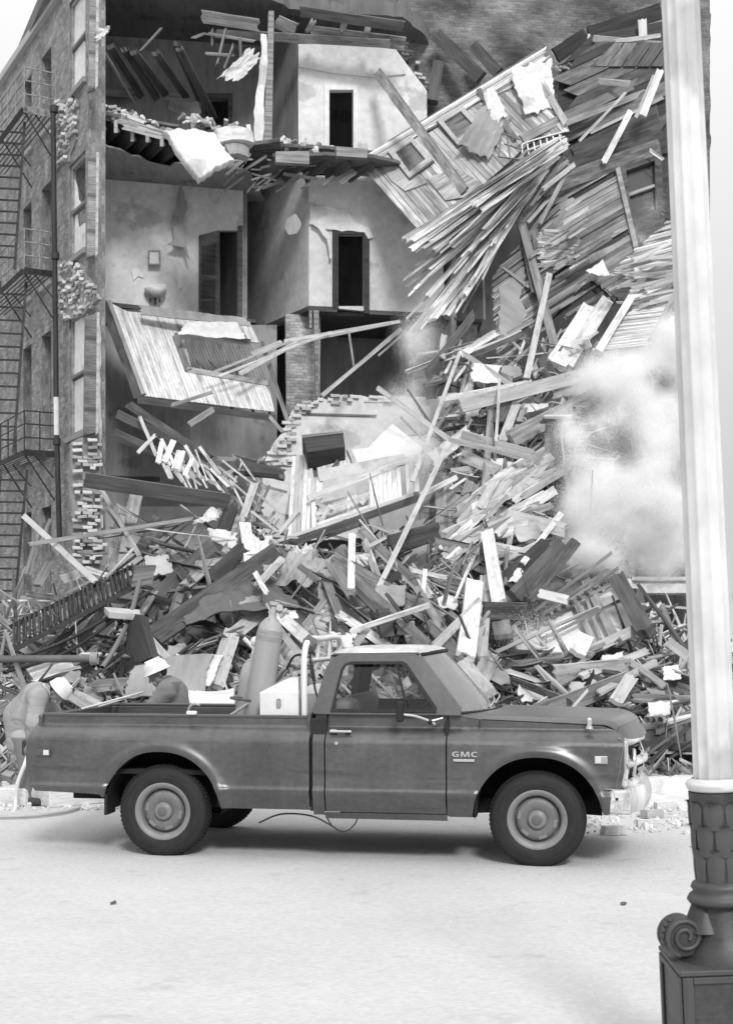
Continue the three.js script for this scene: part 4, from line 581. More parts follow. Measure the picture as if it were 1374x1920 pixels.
// ---------------------------------------------------------------- the heap: a mound, with rubble and splinters that nobody could count
const DEPTH = [[120, 34], [250, 33.5], [400, 32.5], [550, 31.2], [700, 29.3], [850, 26.6], [1000, 23.6], [1185, 20.4], [1330, 18.3], [1430, 17.3], [1520, 14.8]];
function D(y) { for (let i = 1; i < DEPTH.length; i++) if (y < DEPTH[i][0]) return lerp(DEPTH[i - 1][1], DEPTH[i][1], clamp((y - DEPTH[i - 1][0]) / (DEPTH[i][0] - DEPTH[i - 1][0]), 0, 1)); return DEPTH.at(-1)[1]; }
const Q = (x, y, o = 0) => P(x, y, D(y) + o);
const SLOPE = []; for (let y = 1480; y > 480; y -= 20) { const p = Q(0, y); SLOPE.push([-p.z, p.y]); }
const slopeAt = (d) => { if (d <= SLOPE[0][0]) return -0.3; for (let i = 1; i < SLOPE.length; i++) if (d < SLOPE[i][0]) return lerp(SLOPE[i - 1][1], SLOPE[i][1], (d - SLOPE[i - 1][0]) / (SLOPE[i][0] - SLOPE[i - 1][0])); return SLOPE.at(-1)[1]; };
const TOP = [[-14, 0.4], [-9.5, 0.9], [-7, 1.6], [-5.6, 2.6], [-4, 3.6], [-2, 3.9], [-0.5, 3.6], [1, 4.2], [1.8, 5.6], [2.6, 7.2], [3.8, 8.0], [4.3, 5.4], [4.7, 2.2], [5.2, 1.4], [8, 1.1], [14, 0.8]];
const moundAt = (x, d) => {
  const h = Math.min(slopeAt(d), pw(TOP)(x)), n = fbm(mod(x * 0.05, 1), mod(d * 0.05, 1), 9, 9, 71, 5) - 0.5, m = fbm(mod(x * 0.11, 1), mod(d * 0.11, 1), 16, 16, 91, 4) - 0.5;
  return h + (h > 0.05 ? 1 : 0.3) * (1.1 * n + 0.5 * m) - 0.55;
};
{
  const nx = 130, nd = 100, pos = [], uv = [], idx = [];
  for (let j = 0; j <= nd; j++) for (let i = 0; i <= nx; i++) { const x = lerp(-13, 13, i / nx), d = lerp(16.4, 34.5, j / nd); pos.push(x, Math.max(-0.4, moundAt(x, d)), -d); uv.push(x, d); }
  for (let j = 0; j < nd; j++) for (let i = 0; i < nx; i++) { const a = j * (nx + 1) + i, b = a + nx + 1; idx.push(a, a + 1, b, b, a + 1, b + 1); }
  const g = new THREE.BufferGeometry(); g.setAttribute('position', new THREE.Float32BufferAttribute(pos, 3)); g.setAttribute('uv', new THREE.Float32BufferAttribute(uv, 2)); g.setIndex(idx); g.computeVertexNormals();
  solo('rubble_mound', g, M.dirt, 'heap of fallen bricks, plaster and dirt under the broken timbers', 'rubble', null, 'stuff');
  // rubble and splinters strewn over it
  // the large pieces stay free of it
  const CLEAR = [[505, 800, 800, 1050], [590, 1055, 715, 1170], [510, 1015, 630, 1105], [515, 1120, 730, 1300], [225, 1220, 425, 1310], [395, 965, 460, 1095], [950, 1075, 1215, 1250], [755, 900, 870, 1120], [940, 1010, 1085, 1130], [260, 1030, 530, 1200], [20, 1060, 290, 1215]];
  const clear = (x, h, d) => { const X = CX + x / d * FPX, Y = HY - (h - EYE) / d * FPX; return rnd() < 0.9 && CLEAR.some(([a, b, c, e]) => X > a && X < c && Y > b && Y < e); };
  const scatter = (name, label, geo, n, mats, size, lift, spread) => {
    mats.forEach((m, q) => {
      const im = new THREE.InstancedMesh(geo[q % geo.length], m, n), o = new THREE.Object3D();
      for (let k = 0; k < n; k++) {
        let x, d, h; do { [x, d] = spread(); h = Math.max(0, moundAt(x, d)); } while (clear(x, h, d)); const s = size();
        o.position.set(x, h + rr(0, lift), -d); o.rotation.set(rr(-3, 3), rr(-3, 3), rr(-3, 3)); if (name === 'splinters') o.rotation.set(rr(-0.9, 0.9), rr(-3, 3), rr(-0.9, 0.9)); o.scale.set(s * (name === 'splinters' ? rr(0.4, 1.8) : 1), s, s); o.updateMatrix(); im.setMatrixAt(k, o.matrix);
      }
      im.name = numbered(name); scene.add(shadows(im)); tag(im, label, 'rubble', name + ' of one tone over the heap', 'stuff');
    });
  };
  const all = () => { const d = rr(16.9, 30); return [rr(-0.29, 0.28) * d, d]; }, low = () => { const d = 16.6 + 4.2 * rnd() ** 1.4; return [rr(-0.3, 0.3) * d, d]; };
  scatter('rubble', 'broken bricks and plaster lumps strewn over the heap', [chunk(0.1, 0.04, 0.05), chunk(0.07, 0.05, 0.06, 0.4, false), chunk(0.09, 0.06, 0.07, 0.35)], 1500, [M.b1, M.b2, M.b3, M.b0], () => 0.5 + 1.1 * rnd() ** 2, 0.12, all);
  scatter('rubble', 'broken bricks and plaster lumps along the foot of the heap', [chunk(0.1, 0.04, 0.05), chunk(0.07, 0.05, 0.06, 0.4, false)], 1500, [M.b2, M.b3, M.b1], () => 0.4 + 1.1 * rnd() ** 2, 0.12, low);
  scatter('splinters', 'short splinters and lath ends strewn over the heap', [plankGeo(0.55, 0.04, 0.012, 0.04), plankGeo(0.9, 0.035, 0.012, 0.04), plankGeo(0.6, 0.08, 0.02, 0.06)], 900, [M.W3, M.W4, M.W2, M.W1, M.W5], () => rr(0.7, 1.3), 0.3, all);
  scatter('splinters', 'long thin laths strewn at every angle over the heap', [plankGeo(1.5, 0.035, 0.012, 0.04, 0.05), plankGeo(2.1, 0.05, 0.016, 0.05, -0.06), plankGeo(1.2, 0.03, 0.012, 0.04)], 190, [M.W3, M.W4, M.W2, M.W5, M.W1], () => rr(0.7, 1.2), 0.5, all);
  scatter('splinters', 'short splinters and lath ends along the foot of the heap', [plankGeo(0.6, 0.04, 0.015, 0.1), plankGeo(0.5, 0.08, 0.02, 0.1)], 420, [M.W2, M.W3, M.W4, M.W1], () => rr(0.6, 1.2), 0.25, low);
}

// ---------------------------------------------------------------- fallen and hanging pieces of wall
const pale = [M.W5, M.W4, M.W4, M.W5o], mid = [M.W3, M.W3o, M.W4, M.W2], greyW = [M.W2, M.W3, M.W2o], darkW = [M.W0, M.W1, M.W1o];
{
  const w = thing('hanging_wall_section', 'pale boarded wall panel with a window hole hanging from the second floor at left', 'wall section'), pl = tri([262, 744, 30.4], [517, 778, 31.1], [203, 570, 32.6]);
  boards(w, 'board', pl, [[203, 566], [240, 584], [330, 590], [468, 603], [486, 642], [330, 632], [352, 697], [505, 722], [515, 772], [264, 741]], [[203, 566], [264, 741]], 0.078, 0.025, [M.W5, M.W5, M.white, M.white, M.W5o], { miss: 0.02, gap: 0.005, jitter: 0.004 });
  const e = (n, a, b, c, d, wd, t, m, o = {}) => stick(w, n, pl.at(a, b).addScaledVector(pl.N, o.n ?? 0.03), pl.at(c, d).addScaledVector(pl.N, o.n ?? 0.03), wd, t, m, { roll: 0, ...o });
  e('edge_board', 194, 562, 262, 744, 0.2, 0.12, M.W1o, { n: -0.08 }); e('edge_board', 205, 566, 270, 742, 0.1, 0.05, M.W3); e('bottom_rail', 258, 744, 517, 779, 0.16, 0.16, M.W1, { n: -0.08 });
  e('window_frame', 330, 632, 354, 698, 0.16, 0.08, M.W2); e('window_frame', 328, 631, 470, 643, 0.14, 0.1, M.W2); e('window_sill', 350, 694, 506, 721, 0.12, 0.12, M.W4); e('window_frame', 344, 640, 356, 690, 0.06, 0.05, M.W4);
  for (const [a, b, c, d] of [[388, 702, 384, 748], [428, 708, 436, 760], [466, 714, 476, 766], [492, 718, 508, 772], [290, 700, 303, 742]]) e('stud', a, b, c, d, 0.07, 0.1, M.W1, { n: -0.1 });
  for (const [a, b, c, d] of [[350, 655, 420, 690], [372, 650, 400, 692], [395, 650, 440, 700], [430, 652, 462, 706], [360, 690, 460, 655]]) e('lath', a, b, c, d, 0.04, 0.02, M.W3, { n: -0.4 });
  part(w, 'torn_wallpaper', sheet([262, 572, 32.2], [462, 596, 32.6], [470, 612, 32.3], [266, 590, 32.1], { amp: 0.03, torn: 0.06, s: 5 }), M.plasterGrey); part(w, 'torn_wallpaper', sheet([352, 602, 31.9], [445, 604, 32], [462, 636, 31.7], [336, 626, 31.6], { amp: 0.04, torn: 0.12, s: 15, thick: 0.01 }), M.plaster);
  rebase(w);
}
{
  const w = thing('tilted_wall_section', 'large tilted section of pale boarded wall with two square hatches under the dark brick wall', 'wall section'), pl = tri([612, 342, 33.0], [1020, 95, 34.4], [782, 428, 31.7]);
  boards(w, 'board', pl, [[684, 318], [722, 296], [860, 216], [1005, 130], [1068, 246], [1000, 262], [905, 346], [782, 428]], [[690, 320], [782, 428]], 0.13, 0.03, [M.W4, M.W4, M.W4o, M.W3, M.W5o], { miss: 0.05, gap: 0.012, jitter: 0.012, vary: 0.4 });
  boards(w, 'backing_board', pl, [[690, 318], [1000, 140], [1060, 244], [900, 344], [790, 420]], [[690, 320], [1000, 140]], 0.3, 0.02, [M.W0, M.W1], { off: -0.07 });
  boards(w, 'header_board', pl, [[606, 342], [1018, 90], [1034, 132], [860, 212], [690, 310], [640, 348]], [[612, 342], [1020, 95]], 0.09, 0.05, [M.W4, M.W3, M.W4o, M.W2o, M.W5], { off: 0.05, gap: 0.01, ragged: 0.12, jitter: 0.02 });
  for (const [c, r, k] of [[[[742, 291], [771, 272], [798, 304], [768, 328]], [[728, 290], [771, 261], [812, 305], [768, 339]], 0], [[[832, 234], [864, 214], [890, 242], [858, 266]], [[820, 232], [866, 203], [904, 244], [858, 277]], 1]]) {
    const f = part(w, 'hatch_frame', prism(pl, r, 0.1, 0.1, [c]), M.W4); part(f, 'hatch_panel', prism(pl, c, 0.03, 0.035), k ? M.W2o : M.W2); part(f, 'hatch_edge', prism(pl, r.map(([x, y]) => [lerp(x, (r[0][0] + r[2][0]) / 2, -0.06), lerp(y, (r[0][1] + r[2][1]) / 2, -0.06)]), 0.03, 0.05, [c]), M.W1);
  }
  part(w, 'cover_board', prism(pl, [[705, 297], [742, 275], [800, 345], [760, 360], [733, 340]], 0.03, 0.035), M.W4); part(w, 'cover_board', prism(pl, [[800, 335], [856, 318], [905, 346], [870, 372], [835, 378]], 0.03, 0.04), M.W4o);
  part(w, 'torn_plaster', sheet([955, 130, 33.8], [1032, 110, 33.9], [1042, 200, 33.2], [985, 215, 33], { amp: 0.06, torn: 0.18, s: 21, thick: 0.03 }), M.plaster); part(w, 'torn_plaster', sheet([900, 200, 33.2], [960, 215, 33.2], [915, 300, 32.4], [862, 270, 32.5], { amp: 0.08, torn: 0.2, s: 25 }), M.plasterGrey);
  part(w, 'torn_plaster', sheet([905, 175, 33.4], [925, 160, 33.5], [950, 215, 33.0], [925, 240, 33.0], { amp: 0.04, torn: 0.15, s: 28 }), M.plaster);
  const e = (a, b, c, d, wd, m) => stick(w, 'batten', pl.at(a, b).addScaledVector(pl.N, 0.1), pl.at(c, d).addScaledVector(pl.N, 0.1), wd, 0.05, m, { roll: 0, spl: 0.1 });
  e(952, 225, 902, 288, 0.07, M.W4); e(985, 125, 1030, 190, 0.12, M.W3); e(895, 172, 968, 268, 0.14, M.W3o); e(1000, 135, 1062, 240, 0.16, M.W4);
  rebase(w);
}
{
  const w = thing('fallen_wall_section', 'white boarded wall panels and rails lying tilted in the middle of the heap', 'wall section'), pl = tri([515, 1030, 24.4], [785, 932, 24.9], [545, 852, 27]);
  const B = (poly, o = {}) => boards(w, 'board', pl, poly, [[530, 860], [518, 1025]], 0.085, 0.025, [M.W5, M.white, M.W5, M.W4], { jitter: 0.004, miss: 0.02, gap: 0.008, ...o });
  B([[529, 857], [581, 852], [579, 897], [604, 894], [604, 932], [594, 950], [592, 1004], [515, 1027], [522, 910]], { miss: 0.09, ragged: 0.02 }); B([[597, 847], [648, 838], [654, 878], [597, 890]]); B([[694, 907], [780, 870], [781, 930], [696, 959]], { off: 0.1 });
  boards(w, 'board', pl, [[590, 930], [695, 905], [696, 962], [590, 1000]], [[530, 860], [518, 1025]], 0.1, 0.02, [M.W4, M.W5], { off: -0.18, miss: 0.08 });
  part(w, 'panel', prism(pl, [[648, 842], [690, 838], [735, 792], [806, 850], [765, 868], [655, 880]], 0.04, -0.02), M.white);
  const e = (n, a, b, c, d, wd, t, m, o = 0.06) => stick(w, n, pl.at(a, b).addScaledVector(pl.N, o), pl.at(c, d).addScaledVector(pl.N, o), wd, t, m, { roll: 0 });
  e('rail', 600, 900, 762, 868, 0.22, 0.1, M.white, 0.1); e('rail', 580, 948, 772, 872, 0.11, 0.08, M.W5, 0.16); e('bottom_rail', 512, 1032, 783, 936, 0.14, 0.2, M.W1, 0.02); e('bottom_rail', 515, 1024, 783, 930, 0.06, 0.2, M.W5, 0.08); e('end_post', 781, 868, 783, 938, 0.1, 0.14, M.W4, 0.12);
  for (const [a, b, c, d, m] of [[592, 968, 696, 928, M.W5], [594, 988, 698, 952, M.W5], [596, 946, 622, 962, M.W4], [600, 984, 620, 952, M.W4], [676, 950, 698, 922, M.W4], [588, 944, 590, 1004, M.W5], [654, 842, 668, 876, M.W4], [626, 880, 634, 868, M.W1], [500, 1030, 560, 960, M.W4]]) e('batten', a, b, c, d, 0.08, 0.07, m, 0.04);
  for (const [a, b, c, d] of [[537, 960, 548, 1008], [562, 954, 566, 1002], [586, 852, 592, 896], [634, 842, 640, 860]]) e('stud', a, b, c, d, 0.09, 0.06, M.W1, -0.08);
  rebase(w);
  const k = thing('dark_box', 'dark rectangular box lying above the white fallen panels', 'box'), q = tri([568, 818, 26.5], [643, 810, 26.6], [575, 848, 26.1]); part(k, 'front', prism(q, [[568, 818], [643, 810], [647, 838], [576, 848]], 0.4), M.W0); part(k, 'rim', prism(q, [[566, 817], [643, 809], [644, 813], [567, 822]], 0.42, 0.02), M.W2); rebase(k);
}
{
  const w = thing('wooden_siding_wall', 'leaning wall of diagonal boards with a dark window at upper right', 'wall section'), pl = tri([1010, 360, 31.9], [1250, 285, 32.4], [1010, 560, 30.9]);
  boards(w, 'board', pl, [[1020, 370], [1160, 318], [1200, 500], [1150, 565], [1108, 520], [1030, 600], [1006, 560], [1010, 440]], [[1020, 480], [1140, 410]], 0.14, 0.03, [M.W2, M.W2o, M.W3, M.W3o], { miss: 0.1, ragged: 0.06, gap: 0.012, jitter: 0.02 });
  part(w, 'backing', prism(pl, [[1020, 370], [1160, 316], [1200, 500], [1150, 570], [1110, 540], [1030, 600], [1010, 560]], 0.05, -0.06), M.W0);
  const f = part(w, 'window', prism(pl, [[1158, 318], [1238, 290], [1245, 430], [1190, 470]], 0.14, 0.05, [[[1172, 322], [1226, 303], [1228, 396], [1184, 412]]]), M.W1o); part(f, 'pane', prism(pl, [[1170, 322], [1228, 300], [1232, 398], [1182, 414]], 0.03, -0.1), M.unlitPane); part(f, 'sash_rail', prism(pl, [[1176, 362], [1228, 344], [1228, 350], [1177, 368]], 0.06, 0.0), M.W3);  // near-black pane in place of the dark opening, no room behind it
  part(w, 'window_trim', prism(pl, [[1152, 320], [1160, 317], [1198, 480], [1190, 486]], 0.1, 0.09), M.W3); part(w, 'wall_below', prism(pl, [[1100, 480], [1190, 440], [1215, 500], [1160, 560], [1120, 530]], 0.08, 0.0), M.plasterGrey); rebase(w);
}
{
  const w = thing('lath_partition', 'leaning partition of broken slanting laths below the right end of the fan', 'wall section'), pl = tri([925, 505, 30.8], [1005, 430, 31.4], [930, 690, 29.6]);
  boards(w, 'lath', pl, [[922, 520], [958, 474], [1000, 432], [1012, 520], [1008, 590], [985, 640], [932, 692]], [[925, 570], [1005, 510]], 0.052, 0.015, [M.W3, M.W4, M.W3o, M.W2], { miss: 0.14, ragged: 0.05, gap: 0.012, jitter: 0.015 });
  part(w, 'plaster_face', prism(pl, jag([[934, 540], [985, 500], [975, 560], [990, 590], [960, 640], [938, 660]], 3, 10), 0.02, 0.025), M.plasterGrey); part(w, 'backing', prism(pl, [[928, 530], [1000, 450], [1008, 580], [980, 640], [935, 680]], 0.04, -0.05), M.W1);
  for (const [a, b, c, d] of [[972, 400, 1000, 560], [1002, 430, 1020, 620]]) stick(w, 'stud', pl.at(a, b), pl.at(c, d).addScaledVector(pl.N, 0.2), 0.16, 0.08, M.W2); rebase(w);
  const f = thing('lath_floor', 'pale slatted floor piece sloping down beside the dust at right', 'floor section'), q = tri([1120, 655, 28.6], [1268, 600, 29.2], [1215, 450, 31.5]);
  boards(f, 'slat', q, [[1122, 655], [1225, 530], [1268, 545], [1268, 620], [1220, 645]], [[1130, 605], [1262, 590]], 0.055, 0.02, [M.W5, M.W4, M.W5o], { miss: 0.05, jitter: 0.012, ragged: 0.04 }); boards(f, 'slat', q, [[1148, 520], [1250, 425], [1266, 430], [1266, 500], [1190, 532]], [[1150, 500], [1262, 470]], 0.075, 0.025, [M.W5, M.W4, M.W4o], { miss: 0.08, jitter: 0.05, ragged: 0.1, off: 0.15 });
  part(f, 'backing', prism(q, [[1130, 650], [1230, 520], [1268, 530], [1268, 620]], 0.05, -0.05), M.W2); stick(f, 'edge_beam', P(1214, 505, 30.2), P(1120, 660, 28.3), 0.17, 0.12, M.W5); stick(f, 'edge_beam', P(1150, 540, 30), P(1268, 525, 30.2), 0.25, 0.1, M.W3); stick(f, 'edge_beam', P(1272, 545, 29.6), P(1222, 640, 28.6), 0.2, 0.1, M.W3); rebase(f);
}
{
  const w = thing('vertical_board_wall', 'dark grey wall of upright boards behind the long leaning pole', 'wall section'), pl = tri([755, 1060, 23.3], [868, 1060, 23.6], [790, 930, 24.4]);
  boards(w, 'board', pl, [[792, 945], [842, 905], [862, 915], [868, 1122], [800, 1112], [756, 1062], [757, 985]], [[830, 1110], [826, 915]], 0.12, 0.03, [M.W2, M.W3, M.W1o, M.W2o], { vary: 0.5, miss: 0.06, ragged: 0.1, jitter: 0.03 }); part(w, 'wallpaper', prism(pl, jag([[757, 985], [798, 975], [800, 1105], [757, 1060]], 2, 14), 0.02, 0.05), M.plasterGrey); part(w, 'backing', prism(pl, [[757, 990], [860, 930], [866, 1120], [800, 1110]], 0.05, -0.08), M.W0); rebase(w);
  const k = thing('stud_frame', 'collapsed frame of rails and studs with white plaster at lower right', 'wall section'), q = tri([1038, 1256, 18.9], [1210, 1178, 19.6], [1148, 1050, 22]);
  part(k, 'plaster_panel', prism(q, jag([[962, 1190], [1060, 1115], [1165, 1092], [1202, 1172], [1060, 1236], [968, 1240]], 3, 18), 0.04, -0.08), M.plasterWhite);
  const e = (n, a, b, c, d, wd, m, o = 0) => stick(k, n, q.at(a, b).addScaledVector(q.N, o), q.at(c, d).addScaledVector(q.N, o), wd, 0.07, m, { roll: 0, spl: 0.05 });
  e('bottom_rail', 1034, 1258, 1212, 1176, 0.15, M.W4, 0.05); for (const [a, b, c, d] of [[945, 1195, 1146, 1043], [985, 1188, 1158, 1072], [1000, 1170, 1140, 1074], [1016, 1205, 1180, 1124], [990, 1178, 1168, 1090]]) e('rail', a, b, c, d, 0.055, M.W2, 0.06);
  for (const [a, b, c, d, w2] of [[1098, 1090, 1158, 1208, 0.14], [1078, 1128, 1118, 1218, 0.1], [1098, 1120, 1128, 1205, 0.05], [1150, 1092, 1200, 1178, 0.08]]) e('stud', a, b, c, d, w2, M.W3, 0.02); for (let i = 0; i < 12; i++) { const x = 1000 + i * 14; e('nail_block', x, 1178 - i * 8, x + 4, 1182 - i * 8, 0.05, M.W1, 0.1); }
  rebase(k);
  const p = thing('dark_post', 'dark broken post at the right end of the collapsed stud frame', 'post'); stick(p, 'post', P(1156, 1084, 20.6), P(1214, 1190, 19.2), 0.26, 0.2, M.W1, { spl: 0.1 }); stick(p, 'collar', P(1172, 1110, 20.2), P(1190, 1112, 20.2), 0.12, 0.24, M.W0); rebase(p);
}
// ---------------------------------------------------------------- mattress, bedding, plaster and sheet metal
{
  const s = (n, l, c, m, a, b, cc, d, o) => solo(n, sheet(a, b, cc, d, o), m, l, c);
  s('mattress', 'pale mattress drooping over the edge of the top floor', 'mattress', M.plasterWhite, [310, 245, 31.0], [402, 250, 31.4], [438, 300, 30.9], [372, 336, 30.6], { amp: 0.05, thick: 0.16, torn: 0.12, sag: 0.1, s: 41 });
  s('bedding_roll', 'pale rolled bedding beside the mattress on the top floor', 'bedding', M.plaster, [405, 240, 31.5], [474, 245, 32], [478, 268, 31.8], [408, 268, 31.4], { amp: 0.06, thick: 0.22, sag: 0.14, s: 43 }); s('bedding_roll', 'lower folded bedding hanging right of the mattress', 'bedding', M.plasterGrey, [420, 264, 31.5], [470, 272, 31.9], [466, 298, 31.6], [430, 290, 31.3], { amp: 0.05, thick: 0.16, sag: 0.1, s: 45 });
  s('torn_paper', 'pale torn paper hanging beside the upright stud on the top floor', 'paper', M.plaster, [466, 90, 32.4], [492, 105, 32.6], [452, 150, 32.4], [408, 146, 32.2], { amp: 0.06, torn: 0.3, s: 47, thick: 0.01 });
  s('torn_plaster', 'pale plaster scrap at the top of the corner post', 'plaster', M.plasterWhite, [180, 55, 29.8], [206, 48, 30], [204, 62, 30], [182, 78, 29.8], { amp: 0.06, torn: 0.4, s: 49, thick: 0.03 });
  s('crumpled_sheet', 'crumpled grey metal sheet in the heap behind the gas cylinder', 'sheet metal', M.tin, [545, 1028, 22.6], [624, 1046, 22.8], [580, 1096, 21.4], [515, 1092, 21.4], { amp: 0.14, torn: 0.1, s: 51, nu: 40, nv: 30 }); s('crumpled_sheet', 'pale curled sheet standing up behind the crumpled metal', 'sheet metal', M.plaster, [548, 1030, 22.8], [582, 1020, 23], [604, 1066, 22.6], [560, 1068, 22.4], { amp: 0.16, torn: 0.2, s: 53 });
  s('bent_sheet', 'long dark bent sheet of roofing in the left of the heap', 'roofing', M.tinDark, [340, 1150, 20.0], [520, 1100, 21.4], [592, 1150, 20.4], [350, 1172, 19.6], { amp: 0.12, torn: 0.08, s: 55, sag: 0.2 }); s('bent_sheet', 'pale upper edge strip of the bent roofing sheet', 'roofing', M.plasterGrey, [345, 1140, 20.4], [430, 1108, 21.2], [440, 1124, 20.9], [352, 1160, 20.0], { amp: 0.06, s: 57 });
  s('wallpaper_panel', 'stained grey wallpapered wall piece above the white panelled door', 'wall piece', M.plasterGrey, [600, 1070, 21.8], [634, 1060, 22.2], [706, 1160, 20.8], [594, 1162, 20.6], { amp: 0.05, torn: 0.08, s: 59 });
  s('wall_piece', 'leaning grey wall piece left of the dark upright beam', 'wall piece', M.W3o, [446, 970, 23.4], [458, 974, 23.6], [432, 1090, 21.8], [398, 1090, 21.6], { amp: 0.03, torn: 0.06, s: 61, thick: 0.05 });
  s('curled_sheet', 'pale curled sheet on the left heap under the dark jutting plank', 'sheet', M.plaster, [398, 950, 23.8], [362, 984, 23.6], [408, 976, 23.2], [412, 960, 23.6], { amp: 0.1, torn: 0.1, s: 63 }); s('curled_sheet', 'pale plaster sheet leaning near the middle of the left heap', 'sheet', M.plaster, [470, 1000, 22.8], [500, 1012, 23], [530, 1060, 22.2], [470, 1062, 22], { amp: 0.12, torn: 0.2, s: 65 });
  s('plaster_slab', 'pale plaster slab lying behind the man in the dark sweater', 'plaster', M.plasterGrey, [252, 1245, 17.6], [400, 1222, 18.4], [380, 1300, 16.8], [232, 1304, 16.6], { amp: 0.05, torn: 0.1, s: 67 }); s('plaster_slab', 'second pale slab right of the man in the dark sweater', 'plaster', M.plaster, [330, 1226, 18.3], [420, 1225, 18.6], [396, 1280, 17.2], [340, 1292, 16.9], { amp: 0.05, torn: 0.12, s: 69 });
  s('white_sheet', 'white slab lying on the ground beyond the truck bed', 'slab', M.white, [345, 1296, 16.4], [440, 1292, 16.8], [440, 1316, 15.8], [345, 1314, 15.6], { amp: 0.03, torn: 0.05, s: 71, thick: 0.1 });
  s('plaster_sheet', 'small pale triangular sheet on the slatted wall at right', 'sheet', M.plasterWhite, [1098, 508, 30.4], [1130, 486, 30.8], [1142, 516, 30.3], [1112, 514, 30.2], { amp: 0.05, torn: 0.1, s: 73 });
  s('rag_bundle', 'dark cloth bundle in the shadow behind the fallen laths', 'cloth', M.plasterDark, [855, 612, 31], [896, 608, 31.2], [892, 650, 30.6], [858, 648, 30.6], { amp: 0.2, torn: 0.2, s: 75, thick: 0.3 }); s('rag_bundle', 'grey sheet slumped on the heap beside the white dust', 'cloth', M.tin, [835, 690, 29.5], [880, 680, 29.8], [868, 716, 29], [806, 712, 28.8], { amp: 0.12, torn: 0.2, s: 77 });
  s('fabric', 'dark hollow slab of plaster lying below the collapsed stud frame', 'plaster', M.plasterGrey, [905, 1245, 19.0], [965, 1238, 19.2], [945, 1285, 18.2], [892, 1300, 18.0], { amp: 0.08, torn: 0.15, s: 79 }); s('plaster_slab', 'grey plaster slab under the bottom rail of the stud frame', 'plaster', M.plasterGrey, [984, 1236, 19.4], [1040, 1236, 19.4], [1028, 1275, 18.6], [985, 1262, 18.7], { amp: 0.06, torn: 0.15, s: 81 });
  // panelled door lying askew
  const d = thing('panelled_door', 'pale panelled door lying askew behind the pipe rack', 'door'), q = tri([520, 1240, 19.2], [640, 1290, 18.8], [620, 1120, 21.0]); part(d, 'leaf', prism(q, [[608, 1128], [726, 1176], [640, 1300], [516, 1246]], 0.05), M.W4o);
  for (const p of [[[612, 1142], [652, 1157], [642, 1178], [598, 1164]], [[662, 1160], [706, 1178], [690, 1196], [652, 1182]], [[588, 1172], [676, 1202], [636, 1262], [560, 1232]]]) { part(d, 'moulding', prism(q, p, 0.04, 0.015, [p.map(([x, y]) => [lerp(x, (p[0][0] + p[2][0]) / 2, 0.14), lerp(y, (p[0][1] + p[2][1]) / 2, 0.14)])]), M.W3); }
  stick(d, 'edge', q.at(514, 1246), q.at(608, 1126), 0.1, 0.08, M.W3, { roll: 0 }); rebase(d);
  // metal bedstead
  const b = thing('bed_frame', 'pale tubular bed frame lying beside the tilted wall section', 'bed'), B = (pts) => part(b, 'tube', tube(pts.map((p) => P(...p)), 0.02, 40, 6), M.white);
  B([[978, 272, 32], [980, 296, 31.8], [984, 300, 31.7], [1030, 288, 32], [1062, 262, 32.4]]); B([[978, 272, 32], [984, 268, 32.1], [1060, 246, 32.6]]); for (let i = 0; i < 6; i++) B([[988 + i * 12, 270 - i * 3.5, 32.1], [992 + i * 12, 297 - i * 5, 31.9]]); B([[982, 284, 31.9], [1058, 256, 32.4]]); rebase(b);
  const c = thing('wire_basket_frame', 'dark bent wire frame hanging among the torn plaster on the tilted wall', 'frame'), C = (a, e2) => part(c, 'wire', straight(P(...a), P(...e2), 0.02, 6), M.W2); C([940, 250, 32], [934, 294, 31.6]); C([940, 250, 32], [975, 262, 32]); C([934, 294, 31.6], [980, 300, 31.6]); C([950, 256, 32], [956, 298, 31.6]); C([945, 270, 31.9], [978, 280, 31.8]); rebase(c);
}
